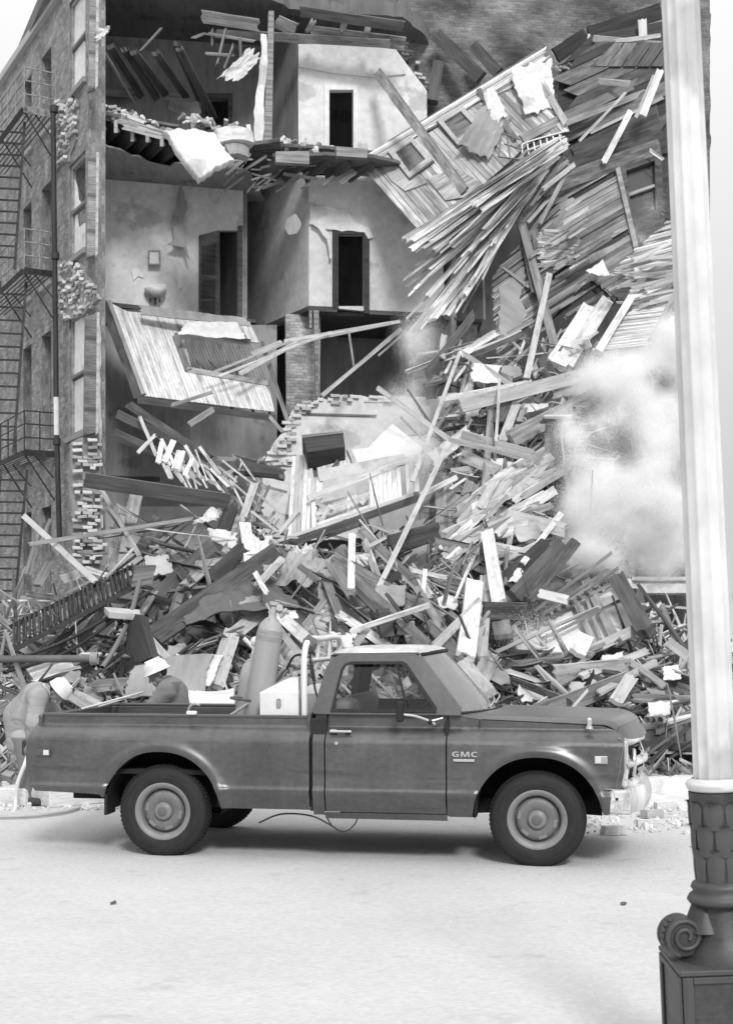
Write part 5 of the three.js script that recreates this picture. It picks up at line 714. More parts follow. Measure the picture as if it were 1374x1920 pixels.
// ---------------------------------------------------------------- brick stub, iron stair, pipes
{
  const c = thing('chimney_stub', 'narrow standing stub with a flat cap in front of the white dust', 'chimney'), q = tri([1020, 905, 25.6], [1046, 905, 25.3], [1022, 790, 25.6]), r = tri([1046, 905, 25.3], [1070, 905, 25.7], [1046, 790, 25.3]);
  part(c, 'side', prism(q, [[1022, 792], [1046, 792], [1040, 910], [1016, 910]], 0.1), M.W3o); part(c, 'face', prism(r, [[1046, 792], [1070, 792], [1064, 905], [1042, 910]], 0.12), M.b0);
  for (let i = 0; i < 70; i++) { const m = part(c, 'stone', chunk(0.03, 0.02, 0.02, 0.3, false), pick([M.b1, M.b0, M.iron])); m.position.copy(r.at(rr(1046, 1066), rr(815, 905))); }
  part(c, 'core', prism(q, [[1026, 792], [1066, 792], [1060, 910], [1024, 910]], 0.35, -0.15), M.b0); part(c, 'cap', box(-0.34, 0, -0.3, 0.34, 0.05, 0.3).translate(...P(1048, 790, 25.6).toArray()), M.b1); part(c, 'rubble_on_cap', mergeGeometries([0, 1, 2, 3, 4].map((i) => chunk(0.09, 0.04, 0.06).translate(-0.2 + i * 0.09, 0.08, 0).translate(...P(1045, 790, 25.6).toArray()))), M.b3); rebase(c);
  const s = thing('fallen_iron_stair', 'dark iron stair of open treads lying across the left heap', 'stair'), A = P(20, 1222, 17.8), B = P(258, 1098, 20.0), A2 = P(20, 1176, 19.2), B2 = P(250, 1062, 21.4);
  stick(s, 'stringer', A, B, 0.07, 0.03, M.iron); stick(s, 'stringer', A2, B2, 0.07, 0.03, M.iron); stick(s, 'stringer', A.clone().add(V3(0, -0.25, 0.1)), B.clone().add(V3(0, -0.25, 0.1)), 0.05, 0.03, M.iron); for (let i = 0; i < 26; i++) { const t = (i + 0.5) / 26 + 0.01 * (rnd() - 0.5); for (const k of [0, 1]) stick(s, 'tread', A.clone().lerp(B, t + k * 0.008).add(V3(0, k * 0.05, 0)), A2.clone().lerp(B2, t + k * 0.008).add(V3(0, k * 0.05, 0)), 0.028, 0.02, M.iron, { roll: 0.8, bend: rr(-0.03, 0.03) }); }
  for (const [o, n] of [[0.5, 'handrail'], [0.9, 'handrail']]) part(s, n, tube([A.clone().add(V3(0, -o * 0.3, 0.3)), A.clone().lerp(B, 0.5).add(V3(0, -0.1 - o * 0.4, 0.4)), B.clone().add(V3(0.2, -0.1, 0.2))], 0.025, 30, 6), M.iron); rebase(s);
  const g = thing('iron_grating', 'small iron grating at the upper end of the fallen stair', 'grating'), q2 = tri([248, 1098, 19.8], [288, 1088, 20], [256, 1062, 20.8]); for (let i = 0; i < 8; i++) stick(g, 'bar', q2.at(246 + i * 1, 1098 - i * 5), q2.at(286 + i, 1090 - i * 4), 0.05, 0.03, M.W2, { roll: 0 }); rebase(g);
  const f = thing('bent_handrail', 'curved iron handrail with bars hanging in front of the dark slab', 'handrail'), R1 = [[262, 1090, 19.6], [250, 1138, 19], [238, 1172, 18.6], [212, 1222, 18], [192, 1252, 17.6]], R2 = [[240, 1138, 19.1], [222, 1176, 18.7], [196, 1224, 18.1], [176, 1250, 17.7]]; part(f, 'rail', tube(R1.map((p) => P(...p)), 0.035, 40, 8), M.W2); part(f, 'rail', tube(R2.map((p) => P(...p)), 0.025, 40, 8), M.iron);
  for (let i = 1; i < 12; i++) { const t = i / 12, a = P(...[0, 1, 2].map((k) => lerp(R1[1][k], R1[4][k], t))), b = P(...[0, 1, 2].map((k) => lerp(R2[0][k], R2[3][k], t))); part(f, 'bar', straight(a, b, 0.016, 5), M.iron); } rebase(f);
  const pp = thing('fallen_pipe', 'thick horizontal pipe lying above the man in the white hard hat', 'pipe'); part(pp, 'pipe', straight(P(-10, 1236, 17), P(176, 1235, 17.2), 0.048, 16), M.tinDark); part(pp, 'collar', straight(P(170, 1235, 17.2), P(184, 1235, 17.2), 0.075, 16), M.b1); rebase(pp);
  const ds = thing('dark_slab', 'dark slab standing on edge between the curved handrail and the plaster', 'slab'), q3 = tri([246, 1150, 18.6], [284, 1235, 17.6], [232, 1230, 18.4]); part(ds, 'slab', prism(q3, [[240, 1150], [262, 1152], [285, 1232], [262, 1242], [236, 1226]], 0.12), M.W0); part(ds, 'pale_top', prism(tri([196, 1138, 19], [264, 1152, 18.5], [200, 1146, 18.6]), [[196, 1138], [262, 1143], [264, 1153], [205, 1148]], 0.08), M.W4); rebase(ds);
  const car = thing('wrecked_car', 'dark wrecked car with pale bent trim buried at lower right', 'car'), q4 = tri([1205, 1400, 17.2], [1310, 1400, 17], [1205, 1340, 17.6]);
  part(car, 'body', prism(q4, [[1196, 1368], [1240, 1366], [1310, 1348], [1310, 1396], [1200, 1400], [1206, 1388]], 1.2), bodyTop); part(car, 'lower_body', prism(q4, [[1196, 1392], [1310, 1400], [1310, 1414], [1200, 1410]], 0.8, 0.04), M.iron); stick(car, 'trim', q4.at(1202, 1364), q4.at(1310, 1344), 0.09, 0.1, M.W5, { roll: 0.4 }); stick(car, 'trim', q4.at(1208, 1410), q4.at(1310, 1412), 0.04, 0.06, M.W4);
  part(car, 'seam', straight(q4.at(1282, 1354).addScaledVector(q4.N, 0.01), q4.at(1284, 1398).addScaledVector(q4.N, 0.01), 0.012, 6), M.iron); for (const [a, b, c2] of [[1212, 1250, 1290], [1222, 1258, 1284], [1236, 1262, 1270]]) part(car, 'bent_frame', tube([P(a, 1350, 17.2), P(b - 4, 1320, 17.6), P(b + 10, 1322, 17.7), P(c2, 1352, 17.8)], 0.05, 24, 8), M.W5); part(car, 'handle', box(-0.03, -0.02, 0, 0.03, 0.02, 0.05).translate(...q4.at(1276, 1372).toArray()), chrome); rebase(car);
}

// ---------------------------------------------------------------- timbers that the photograph lets one tell apart: [x1, y1, x2, y2, width in cm, material, label, nearer by (m) at each end]
const TIMBERS = [
  // left of the heap
  [155, 899, 432, 940, 26, 'W1', 'long dark plank jutting left across the brick pier', -2.2, -1],
  [44, 966, 182, 1093, 10, 'W4', 'pale timber leaning down from the iron stair at left', -1.5, -1.5],
  [53, 1021, 363, 972, 7, 'W3', 'thin grey pole lying nearly level across the left heap', -2, -0.5],
  [189, 915, 263, 1044, 8, 'W3', 'thin grey batten leaning right of the brick pier', -0.5, -0.8],
  [196, 950, 262, 1040, 5, 'W2', 'thinner dark batten beside the one right of the brick pier', -0.3, -0.6],
  [229, 958, 206, 1074, 19, 'W3o', 'upright grey board standing against the ground floor wall', 0.6, 0.3],
  [258, 922, 243, 986, 26, 'W3', 'broad grey board hanging down behind the dark jutting plank', 1.5, 1.2],
  [401, 1023, 265, 1148, 28, 'W1', 'dark beam slanting down to the left behind the iron stair', -0.6, -0.6],
  [522, 1034, 284, 1196, 32, 'W1o', 'long heavy beam slanting from the white panels to the left heap', -1.4, -0.8],
  [434, 948, 388, 1092, 24, 'W0', 'black upright beam standing on the left heap', -0.4, -0.5],
  [459, 981, 470, 1060, 20, 'W5', 'short white board standing on the left heap', -0.9, -0.9],
  [435, 1186, 402, 1288, 24, 'W4', 'pale plank standing behind the short gas cylinder', -0.7, -1.2],
  [500, 1140, 430, 1196, 22, 'W4', 'pale board with broken end left of the cylinder valve', -0.6, -0.6],
  [512, 1142, 585, 1208, 14, 'W5', 'white square timber leaning down onto the pipe rack', -4.5, -5.5],
  [520, 1176, 566, 1232, 10, 'W4', 'pale batten below the white timber on the pipe rack', -1, -1.5],
  [278, 1193, 320, 1240, 10, 'W4', 'pale short board propped beside the dark slab', -0.8, -1],
  [284, 1196, 306, 1248, 6, 'W5', 'white narrow batten beside the dark slab', -0.9, -1.1],
  [113, 1198, 72, 1276, 12, 'W4', 'pale board standing crosswise behind the horizontal pipe', -0.3, -0.5],
  [163, 1170, 112, 1196, 12, 'W4', 'pale round timber end sticking out under the iron stair', -0.5, -0.5],
  [341, 1102, 322, 1160, 14, 'W2', 'dark pointed board end sticking up left of the bent roofing', -0.8, -0.8],
  [352, 1106, 360, 1130, 6, 'W4', 'thin pale lath beside the dark pointed board end', -0.8, -0.8],
  [95, 972, 55, 1080, 6, 'W2', 'thin dark lath leaning before the lowest side wall window', -0.5, -0.5],
  [72, 1000, 48, 1080, 6, 'W2', 'second thin dark lath before the lowest side wall window', -0.5, -0.5],
  [112, 1022, 70, 1100, 14, 'W2', 'short dark board crossing the pale leaning timber', -0.8, -0.8],
  [112, 1088, 150, 1076, 14, 'W4', 'pale stub of round timber at the foot of the brick pier', -0.6, -0.6],
  [160, 1065, 205, 1080, 9, 'W5', 'white lath at the foot of the brick pier', -0.6, -0.6],
  [262, 1076, 316, 1142, 5, 'W3', 'thin stick slanting behind the iron grating', -0.2, -0.2],
  [272, 1094, 286, 1160, 5, 'W3', 'thin upright stick below the iron grating', -0.4, -0.4],
  [288, 1070, 350, 1042, 22, 'W2', 'grey board pointing up right from the iron grating', -0.4, -0.2],
  [318, 1008, 290, 1070, 12, 'W3', 'slender grey board leaning among the left debris', 0, 0],
  [300, 975, 264, 1040, 30, 'W1', 'dark broad board leaning behind the curled pale sheet', 0.5, 0.3],
  // joists with dangling laths under the hanging panel
  [240, 758, 395, 862, 18, 'W1o', 'uppermost of the dark joists sagging below the hanging panel', -0.5, 0],
  [219, 775, 330, 830, 18, 'W1', 'middle dark joist sagging below the hanging panel', -0.6, -0.3],
  [212, 812, 410, 900, 20, 'W1', 'lowest dark joist sagging below the hanging panel', -0.6, 0],
  [262, 780, 294, 856, 7, 'W4', 'thin pale batten crossing the sagging joists', -0.9, -0.7], [292, 815, 258, 850, 7, 'W5', 'pale batten making a cross over the sagging joists', -0.9, -0.9],
  [304, 830, 296, 870, 10, 'W5', 'first upright white lath between the sagging joists', -0.6, -0.6], [326, 826, 308, 868, 12, 'W5', 'slanting white lath pair between the sagging joists', -0.6, -0.6], [340, 846, 330, 882, 18, 'W5', 'broad white board scrap between the sagging joists', -0.6, -0.6], [362, 858, 346, 892, 9, 'W5', 'white lath at the right end of the sagging joists', -0.6, -0.6],
  [440, 870, 536, 892, 24, 'W1', 'dark board lying left of the white fallen panels', 0, 0.4], [436, 886, 526, 894, 10, 'W0', 'thin dark rail below the dark board left of the white panels', -0.3, 0], [436, 856, 500, 872, 8, 'W1', 'dark curved batten above the dark board left of the white panels', 0.3, 0.3],
  [476, 906, 452, 980, 11, 'W4', 'pale slanting batten above the short white board', -0.6, -0.6], [484, 904, 460, 972, 4, 'W4', 'thin lath beside the pale slanting batten', -0.7, -0.7], [470, 958, 524, 1000, 5, 'W4', 'thin pale lath pointing to the corner of the white panels', -0.8, -0.6],
  [320, 760, 400, 735, 8, 'W3', 'grey laths sticking out under the hanging panel', 0.8, 0.8], [352, 798, 402, 766, 14, 'W3', 'pair of grey battens propped under the hanging panel', 0.9, 0.5], [490, 640, 540, 790, 10, 'W2', 'dark long batten hanging beside the hanging panel', 2.5, 2.5],
  [505, 780, 532, 812, 8, 'W3', 'grey batten under the right end of the hanging panel', 2, 2],
  // long laths in front of the dark middle floor
  [385, 704, 545, 640, 6, 'W4', 'pale lath crossing the window hole of the hanging panel', 1.6, 2], [408, 706, 622, 622, 6, 'W5', 'second pale lath crossing the window hole of the hanging panel', 1.6, 2.2], [448, 702, 560, 640, 12, 'W4', 'broad pale board at the window hole of the hanging panel', 1.5, 2.1],
  [529, 640, 752, 602, 8, 'W5', 'long pale lath bridging the dark gap in the middle', 2.2, 3.2], [560, 642, 735, 606, 7, 'W4', 'lower long lath bridging the dark gap in the middle', 2.1, 3.1], [470, 664, 530, 640, 10, 'W4', 'pale board stub joining the long bridging laths', 2, 2.2],
  [602, 743, 752, 616, 9, 'W4', 'pale round pole slanting up over the brick stub', 0, 1.6], [708, 668, 760, 622, 5, 'W3', 'thin stick above the right end of the slanting pole', 1, 1.4], [654, 622, 664, 690, 5, 'W3', 'thin upright rod hanging in the dark middle floor', 2.2, 2],
  // the middle
  [842, 828, 705, 1112, 8.5, 'W4', 'long pale pole leaning before the dark upright board wall', -3.2, -1.2], [660, 1001, 658, 1106, 12, 'W5', 'upright white batten below the white fallen panels', -1.2, -1.2],
  [674, 994, 858, 1170, 17, 'W3', 'long grey plank slanting down right from under the white panels', -0.6, -0.8], [728, 1022, 823, 996, 32, 'W1', 'short dark joist lying level before the board wall', -0.9, -0.7],
  [624, 1048, 832, 1168, 26, 'W3o', 'wide grey plank slanting down right above the wallpapered piece', -0.9, -1.2], [660, 1080, 806, 1212, 15, 'W2', 'dark plank below the wide grey plank', -1.1, -1.4], [620, 1056, 662, 1118, 18, 'W2', 'short grey board leaning on the wallpapered piece', -1.1, -1.1],
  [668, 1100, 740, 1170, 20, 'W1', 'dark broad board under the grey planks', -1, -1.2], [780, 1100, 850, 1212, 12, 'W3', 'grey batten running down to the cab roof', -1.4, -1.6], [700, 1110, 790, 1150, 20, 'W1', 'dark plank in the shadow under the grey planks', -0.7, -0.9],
  [654, 1186, 806, 1134, 8, 'W5', 'thin pale batten lying above the cab roof', -2.2, -2], [900, 1126, 812, 1214, 12, 'W4', 'pale batten slanting up behind the cab roof', -1.8, -2.2], [889, 1090, 872, 1232, 26, 'W5', 'broad white plank standing behind the windscreen', -1.6, -2], [912, 1080, 900, 1236, 20, 'W4', 'second pale plank standing behind the windscreen', -1, -1.4],
  [858, 894, 785, 930, 10, 'W5', 'pale batten pointing right from the white panels', -1.2, -1.2], [690, 980, 742, 1000, 8, 'W4', 'pale lath under the white panels', -0.8, -0.8], [688, 1026, 750, 994, 6, 'W4', 'thin lath rising right under the white panels', -1, -0.9],
  [768, 1068, 842, 1084, 7, 'W5', 'thin white lath before the dark board wall', -1.2, -1.2], [797, 1066, 792, 1126, 7, 'W5', 'thin upright white lath before the dark board wall', -1.3, -1.3], [772, 1124, 810, 1116, 7, 'W4', 'short pale lath low on the dark board wall', -1.3, -1.2], [720, 1090, 752, 1076, 14, 'W0', 'black short timber below the long pale pole', -1.2, -1.2],
  [705, 1170, 738, 1166, 42, 'W1', 'dark brown upright box end behind the cab roof', -1.6, -1.6], [690, 1176, 664, 1212, 10, 'W3', 'grey batten left of the dark box end', -1.8, -1.9], [800, 1168, 870, 1238, 14, 'W2', 'grey plank running down behind the windscreen top', -1.6, -2],
  [560, 1060, 598, 1090, 10, 'W2', 'dark board end under the crumpled metal', -1.4, -1.4], [480, 1100, 530, 1046, 12, 'W4', 'pale board beside the long heavy beam', -1.6, -1.4], [478, 1072, 502, 1114, 8, 'W5', 'white batten crossing the long heavy beam', -1.8, -1.8],
  // right of the middle, upper heap
  [860, 762, 1104, 702, 28, 'W4', 'long pale beam lying level on top of the right heap', -1.6, -1.4], [980, 612, 1041, 716, 24, 'W1o', 'dark plank leaning onto the long pale beam', -0.6, -1], [955, 824, 1124, 738, 34, 'W3', 'dusty thick beam below the long pale beam', -1.4, -1.2],
  [860, 657, 970, 730, 11, 'W4', 'pale batten slanting down to the long pale beam', -1, -1.2], [968, 384, 1040, 652, 19, 'W3', 'tall grey post leaning before the lath partition', -1, -0.6], [1030, 512, 986, 712, 14, 'W4', 'pale narrow board leaning against the tall grey post', -1.2, -1.4],
  [1108, 578, 1040, 686, 44, 'W5', 'broad white board sloping at the foot of the siding wall', -0.6, -1], [1138, 562, 1060, 684, 30, 'W5', 'second broad white board beside the first at the siding wall', -0.5, -0.9], [1044, 690, 1078, 700, 10, 'W2', 'small dark board below the broad white boards', -1.2, -1.2],
  [862, 818, 998, 856, 26, 'W4', 'pale plank left of the chimney stub', -1.2, -1.2], [862, 852, 936, 884, 22, 'W4', 'pale plank end below the plank left of the chimney stub', -1.2, -1.2], [968, 756, 940, 830, 18, 'W4', 'bundle board standing under the long pale beam', -1, -1], [984, 760, 962, 830, 14, 'W3', 'grey board standing under the long pale beam', -0.8, -0.8],
  [936, 708, 929, 830, 6, 'W4', 'thin lath standing upright before the long pale beam', -2, -2], [706, 726, 845, 826, 10, 'W4', 'pale plank slanting down right over the brick stub', -2, -1.6], [836, 824, 1000, 858, 10, 'W4', 'pale plank running right from the slanting pale plank', -2, -1.8], [862, 660, 772, 905, 8, 'W4', 'tall pale batten crossing the slanting pale plank', -1, -1.6],
  [820, 750, 1000, 716, 12, 'W5', 'white batten lying under the long pale beam', -1.4, -1.2], [930, 640, 1000, 600, 10, 'W3', 'grey lath pointing up right below the lath partition', -0.8, -0.8], [944, 624, 980, 660, 6, 'W4', 'thin pale lath below the lath partition', -1, -1], [950, 690, 1008, 640, 8, 'W3', 'grey lath above the long pale beam', -0.8, -0.8],
  [936, 496, 994, 540, 6, 'W4', 'thin lath crossing the lath partition', -0.8, -0.8], [912, 505, 866, 588, 5, 'W3', 'thin stick hanging in the dark under the fan', 0, 0], [906, 512, 908, 600, 5, 'W3', 'thin upright stick hanging in the dark under the fan', 0, 0], [1070, 660, 1122, 620, 6, 'W4', 'thin lath over the broad white boards', -1.2, -1.1],
  // lower right heap
  [913, 996, 936, 1132, 21, 'W5', 'tall pale plank standing left of the dark joists', -1.4, -1.6], [900, 1144, 990, 1146, 26, 'W1o', 'short dark beam lying level below the dark joists', -1.6, -1.4],
  [942, 1098, 1030, 1022, 34, 'W0', 'first dark notched joist leaning at right', -1, -1.4], [966, 1126, 1058, 1024, 36, 'W1', 'second dark notched joist leaning at right', -1.4, -1.6], [988, 1128, 1080, 1014, 18, 'W1o', 'third dark notched joist leaning at right', -1.5, -1.7], [978, 1058, 1052, 962, 10, 'W5', 'pale lath above the dark notched joists', -1.4, -1.4],
  [860, 1018, 1036, 946, 12, 'W3', 'grey pole slanting above the dark joists', -1, -1], [1034, 1262, 1188, 1248, 22, 'W4', 'pale tapered plank lying level below the stud frame', -1.2, -1], [1152, 1318, 1184, 1268, 18, 'W4', 'pale post stub standing on the rubble at right', -1.4, -1.4], [860, 1246, 910, 1308, 32, 'W4', 'broad pale board sliding down behind the hood', -1.8, -2.2],
  [896, 1284, 920, 1226, 24, 'W3', 'broken pale board standing behind the windscreen', -1.4, -1.2], [1206, 1262, 1298, 1298, 14, 'W2', 'dark plank slanting down at the far right of the rubble', -0.8, -0.8], [1180, 1308, 1300, 1312, 12, 'W3', 'grey plank lying level at the far right of the rubble', -0.9, -0.9],
  [1194, 1094, 1292, 1226, 6, 'W1', 'thin dark batten leaning before the shop front', -0.5, -0.8], [1222, 1146, 1240, 1130, 6, 'W4', 'short pale batten before the shop opening', -0.5, -0.5], [1240, 1132, 1266, 1202, 8, 'W3', 'grey batten leaning before the shop opening', -0.5, -0.6], [1250, 1202, 1296, 1236, 14, 'W4', 'pale broken board below the shop opening', -0.8, -0.8],
  [1240, 1170, 1236, 1212, 5, 'W3', 'thin upright stick before the shop opening', -0.8, -0.8], [1008, 1112, 1066, 1126, 14, 'W5', 'bowed white strip on the stud frame', -1.6, -1.6], [1080, 1228, 1098, 1192, 24, 'W5', 'short white board standing on the stud frame rail', -1.2, -1.2], [930, 1130, 944, 1196, 26, 'W2', 'grey board hanging under the short dark beam', -1, -1.2],
  [1060, 1270, 1170, 1240, 8, 'W3', 'thin grey lath on the rubble below the stud frame', -1.2, -1], [1120, 1300, 1230, 1240, 10, 'W4', 'pale lath rising right across the rubble', -1.2, -1], [1180, 1240, 1250, 1290, 9, 'W4', 'pale lath slanting down right across the rubble', -1.2, -1.1],
  // upper right
  [1215, 146, 1054, 222, 24, 'W2', 'upper of the dark curved boards at top right', 0.4, -0.6], [1054, 222, 976, 262, 22, 'W3', 'lower end of the upper dark curved board', -0.6, -1], [1212, 172, 1010, 250, 16, 'W3', 'grey board below the dark curved boards at top right', 0.2, -0.8], [1174, 172, 1084, 266, 7, 'W4', 'thin pale lath crossing the boards at top right', -0.8, -0.8],
  [1182, 207, 1129, 308, 15, 'W5', 'white board hanging steeply at top right', -1.2, -1.2], [1238, 130, 1204, 218, 18, 'W5', 'broad white board hanging beside the lamp post', -1.2, -1.2], [1226, 140, 1190, 222, 9, 'W4', 'narrow pale board beside the broad white one at the lamp post', -1.1, -1.1], [1244, 182, 1104, 250, 8, 'W4', 'long pale lath at top right', -0.8, -0.8],
  [1010, 356, 1236, 276, 40, 'W2o', 'thick grey beam above the siding wall', -1.3, -0.6], [1234, 222, 1070, 290, 26, 'W1', 'dark board above the thick grey beam', -0.2, -0.8], [1240, 250, 1060, 310, 26, 'W1o', 'dark broad board just above the thick grey beam', -0.2, -0.8], [1216, 280, 1244, 300, 8, 'W5', 'small white splinter at the end of the thick beam', -1.2, -1.2],
  [1203, 34, 1206, 84, 22, 'W5', 'white upright strip at the top beside the lamp post', 0.5, 0.5], [1120, 153, 1182, 157, 15, 'W4', 'pale short board at top right', -0.4, -0.4], [1100, 66, 1240, 20, 40, 'W0', 'black sloping roof timber at the top right', 1, 1], [1040, 105, 1100, 66, 40, 'W0', 'lower end of the black sloping roof timber', 1, 1],
  [1110, 72, 1240, 84, 16, 'W4', 'pale flat board below the black roof timber', 0.4, 0.4], [1150, 78, 1240, 66, 10, 'W5', 'white thin board below the black roof timber', 0.3, 0.3],
  [706, 134, 872, 360, 24, 'W3o', 'grey post crossing in front of the tilted wall section', -0.4, -2.2], [1104, 62, 1100, 84, 6, 'W5', 'small white stick on the dark wall at top right', 0.6, 0.6],
];
for (const [x1, y1, x2, y2, w, m, label, o1, o2] of TIMBERS) plank('timber', label, /beam|joist|post|pole/.test(label) ? label.match(/beam|joist|post|pole/)[0] : /lath|stick|strip|splinter/.test(label) ? 'lath' : 'board', null, Q(x1, y1, o1), Q(x2, y2, o2), w / 100, clamp(w / 320, 0.018, 0.14), M[m], { spl: 0.06, roll: rr(-0.25, 0.25), bend: rr(-0.03, 0.03) });

// dark roof boards and floor pieces at the top right
{
  const w = thing('collapsed_roof', 'dark boarded roof piece sloping down at the top right behind the lamp post', 'roof section'), pl = tri([1040, 110, 34.2], [1250, 60, 34.6], [1060, 330, 33.2]);
  boards(w, 'board', pl, [[1052, 128], [1110, 84], [1250, 82], [1250, 290], [1060, 330]], [[1050, 250], [1240, 160]], 0.3, 0.04, [M.W1, M.W0, M.W1o, M.W2o], { miss: 0.3, ragged: 0.45, jitter: 0.12, vary: 0.5 }); boards(w, 'cross_board', pl, [[1105, 130], [1150, 86], [1245, 86], [1240, 130]], [[1130, 130], [1160, 88]], 0.3, 0.03, [M.W1, M.W2o], { off: 0.12, gap: 0.03 });
  part(w, 'backing', prism(pl, [[1050, 120], [1110, 60], [1270, 30], [1270, 420], [1040, 360]], 0.05, -0.1), M.W0);
  for (let i = 0; i < 16; i++) stick(w, 'torn_edge', pl.at(1040 + i * 8, 118 + rr(-8, 8)), pl.at(1052 + i * 8, 126 + rr(-8, 8)), 0.05, 0.05, pick([M.W4, M.W3, M.W1])); rebase(w);
}
// the fan of laths that sweeps down from the top right
for (let i = 0; i < 112; i++) {
  const s = (i + rnd()) / 112, k = rnd();
  const a = [lerp(1062, 985, s) + rr(-14, 10), lerp(258, 360, s) + rr(-8, 8)];
  let b;
  if (s < 0.36) b = [lerp(736, 800, s / 0.36) + rr(-4, 50), lerp(464, 470, s / 0.36) + rr(-16, 10)];
  else if (s < 0.8) b = [lerp(752, 800, (s - 0.36) / 0.44) + rr(-4, 14), lerp(636, 600, (s - 0.36) / 0.44) - rr(0, 120) * (k < 0.55 ? 0 : 1)];
  else b = [lerp(840, 900, (s - 0.8) / 0.2) + rr(-10, 20), lerp(580, 500, (s - 0.8) / 0.2) + rr(-30, 20)];
  if (k > 0.75) { const t = rr(0.45, 0.8); b = [lerp(a[0], b[0], t), lerp(a[1], b[1], t)]; }
  plank('lath', '*the long lath fan', 'lath', 'laths of the long fan', P(a[0], a[1], 31.6 + rr(-0.25, 0.2)), P(b[0], b[1], 29.6 + rr(-0.5, 0.5)), rnd() < 0.2 ? rr(0.09, 0.15) : rr(0.035, 0.07), 0.02, pick([M.W5, M.W5, M.W5, M.white, M.W4, M.W5o]), { bend: rr(0.05, 0.28), spl: 0.1 });
}
for (let i = 0; i < 26; i++) { const x = rr(930, 1040), y = rr(300, 400); plank('lath', '*the fan stubs', 'lath', 'lath stubs beside the fan', P(x + rr(30, 60), y - rr(10, 30), 31.8), P(x - rr(10, 50), y + rr(30, 90), 31.2), rr(0.05, 0.14), 0.022, pick(mid), { spl: 0.1 }); }
for (let i = 0; i < 30; i++) { const g = i % 3, y = [440, 458, 486][g] + rr(-12, 14); plank('lath', '*the level bundles', 'lath', 'level lath bundles', P(1008 + rr(-4, 8), y + rr(-4, 4), 30.6), P(1080 + rr(-14, 14), y + rr(2, 12) * (g === 2 ? -1 : 1), 30.9), rr(0.045, 0.08), 0.022, pick(pale), { spl: 0.08 }); }
for (let i = 0; i < 44; i++) { const x = rr(1000, 1130), y = rr(380, 640), l = rr(25, 80); plank('siding_lath', '*the siding wall', 'siding lath', 'laths on the siding wall', P(x - l * 0.5, y + l * 0.32, 30.5), P(x + l * 0.5, y - l * 0.3, 30.8), rr(0.04, 0.1), 0.02, pick(mid), { spl: 0.1 }); }  // laths lying on the siding wall
for (let i = 0; i < 30; i++) { const x = rr(1180, 1262), y = rr(440, 640), l = rr(25, 60); plank('slat', '*the slatted floor', 'slat', 'slats on the slatted floor', P(x - l, y + l * rr(-0.1, 0.7), 29.4), P(x + l, y - l * rr(-0.1, 0.7), 29.8), rr(0.05, 0.1), 0.02, pick(pale), { spl: 0.1 }); }  // laths lying over the slatted floor
for (let i = 0; i < 34; i++) { const x = rr(300, 470), y = 850 + (x - 300) * 0.34 + rr(-26, 30), a = rr(0.4, 1.3), l = rr(14, 40); plank('lath', '*the joist tangle', 'lath', 'laths tangled on the joists', Q(x - l * Math.cos(a), y - l * Math.sin(a), -0.4), Q(x + l * Math.cos(a), y + l * Math.sin(a), -0.6), rr(0.03, 0.07), 0.02, pick(pale), { spl: 0.08 }); }
for (let i = 0; i < 40; i++) { const x = rr(425, 502), y = rr(860, 1000), a = rr(-1.2, 1.2), l = rr(14, 44); plank('lath', '*the panel tangle', 'lath', 'laths left of the white panels', Q(x - l * Math.cos(a), y - l * Math.sin(a), rr(-0.3, 0.8)), Q(x + l * Math.cos(a), y + l * Math.sin(a), rr(-0.3, 0.8)), rr(0.03, 0.08), 0.02, pick(mid), { spl: 0.08 }); }
for (let i = 0; i < 60; i++) { const x = rr(865, 1035), y = 990 - (x - 865) * 0.72 + rr(-45, 55), a = -0.62 + rr(-0.25, 0.25), l = rr(20, 62); plank('split_lath', '*the stub bundle', 'split lath', 'split laths left of the chimney stub', Q(x - l * Math.cos(a), y - l * Math.sin(a), -1.1), Q(x + l * Math.cos(a), y + l * Math.sin(a), -1.1), rr(0.06, 0.18), 0.025, pick([...pale, M.W3]), { spl: 0.12 }); }  // bundles of pale laths left of the chimney stub
// loose boards over each stretch of the heap, heaped at every angle
const loose = (n, label, group, x0, x1, yf0, yf1, mats, ang) => {
  for (let i = 0; i < n; i++) { const x = rr(x0, x1), y = rr(yf0(x), yf1(x)), a = ang(), l = rr(22, 76) * rr(0.6, 1.4); plank('loose_board', label, 'board', group, Q(x - l * Math.cos(a), y - l * Math.sin(a), rr(-1.3, -0.2)), Q(x + l * Math.cos(a), y + l * Math.sin(a), rr(-1.3, -0.2)), pick([0.03, 0.04, 0.04, 0.05, 0.06, 0.08, 0.11, 0.14, 0.19, 0.26]), rr(0.015, 0.04), pick(mats), { spl: 0.1, roll: rr(-0.9, 0.9), bend: rr(-0.06, 0.06) }); }
};
const all3 = [M.W0, M.W1, M.W1o, M.W2, M.W2o, M.W3, M.W3o, M.W4, M.W5o];
loose(36, '*the left heap', 'loose boards of the left heap', 190, 440, (x) => 1000 - (x - 190) * 0.1, () => 1240, all3, () => rr(-1.1, 0.9));
loose(26, '*the middle heap', 'loose boards of the middle heap', 560, 860, () => 1060, () => 1200, all3, () => 0.75 + rr(-0.5, 0.5));
loose(70, '*the upper right heap', 'loose boards of the upper right heap', 830, 1080, (x) => 640, () => 860, [...pale, ...all3], () => -0.5 + rr(-1, 0.9));
loose(60, '*the right heap', 'loose boards of the right heap', 850, 1010, () => 880, () => 1130, [...mid, ...pale], () => rr(-1.5, 0.5));
loose(70, '*the low right rubble', 'loose boards of the low right rubble', 920, 1300, () => 1225, () => 1345, all3, () => rr(-0.6, 0.6));
loose(30, '*the low left rubble', 'loose boards of the low left rubble', -10, 240, () => 1200, () => 1330, all3, () => rr(-1.1, 0.9));
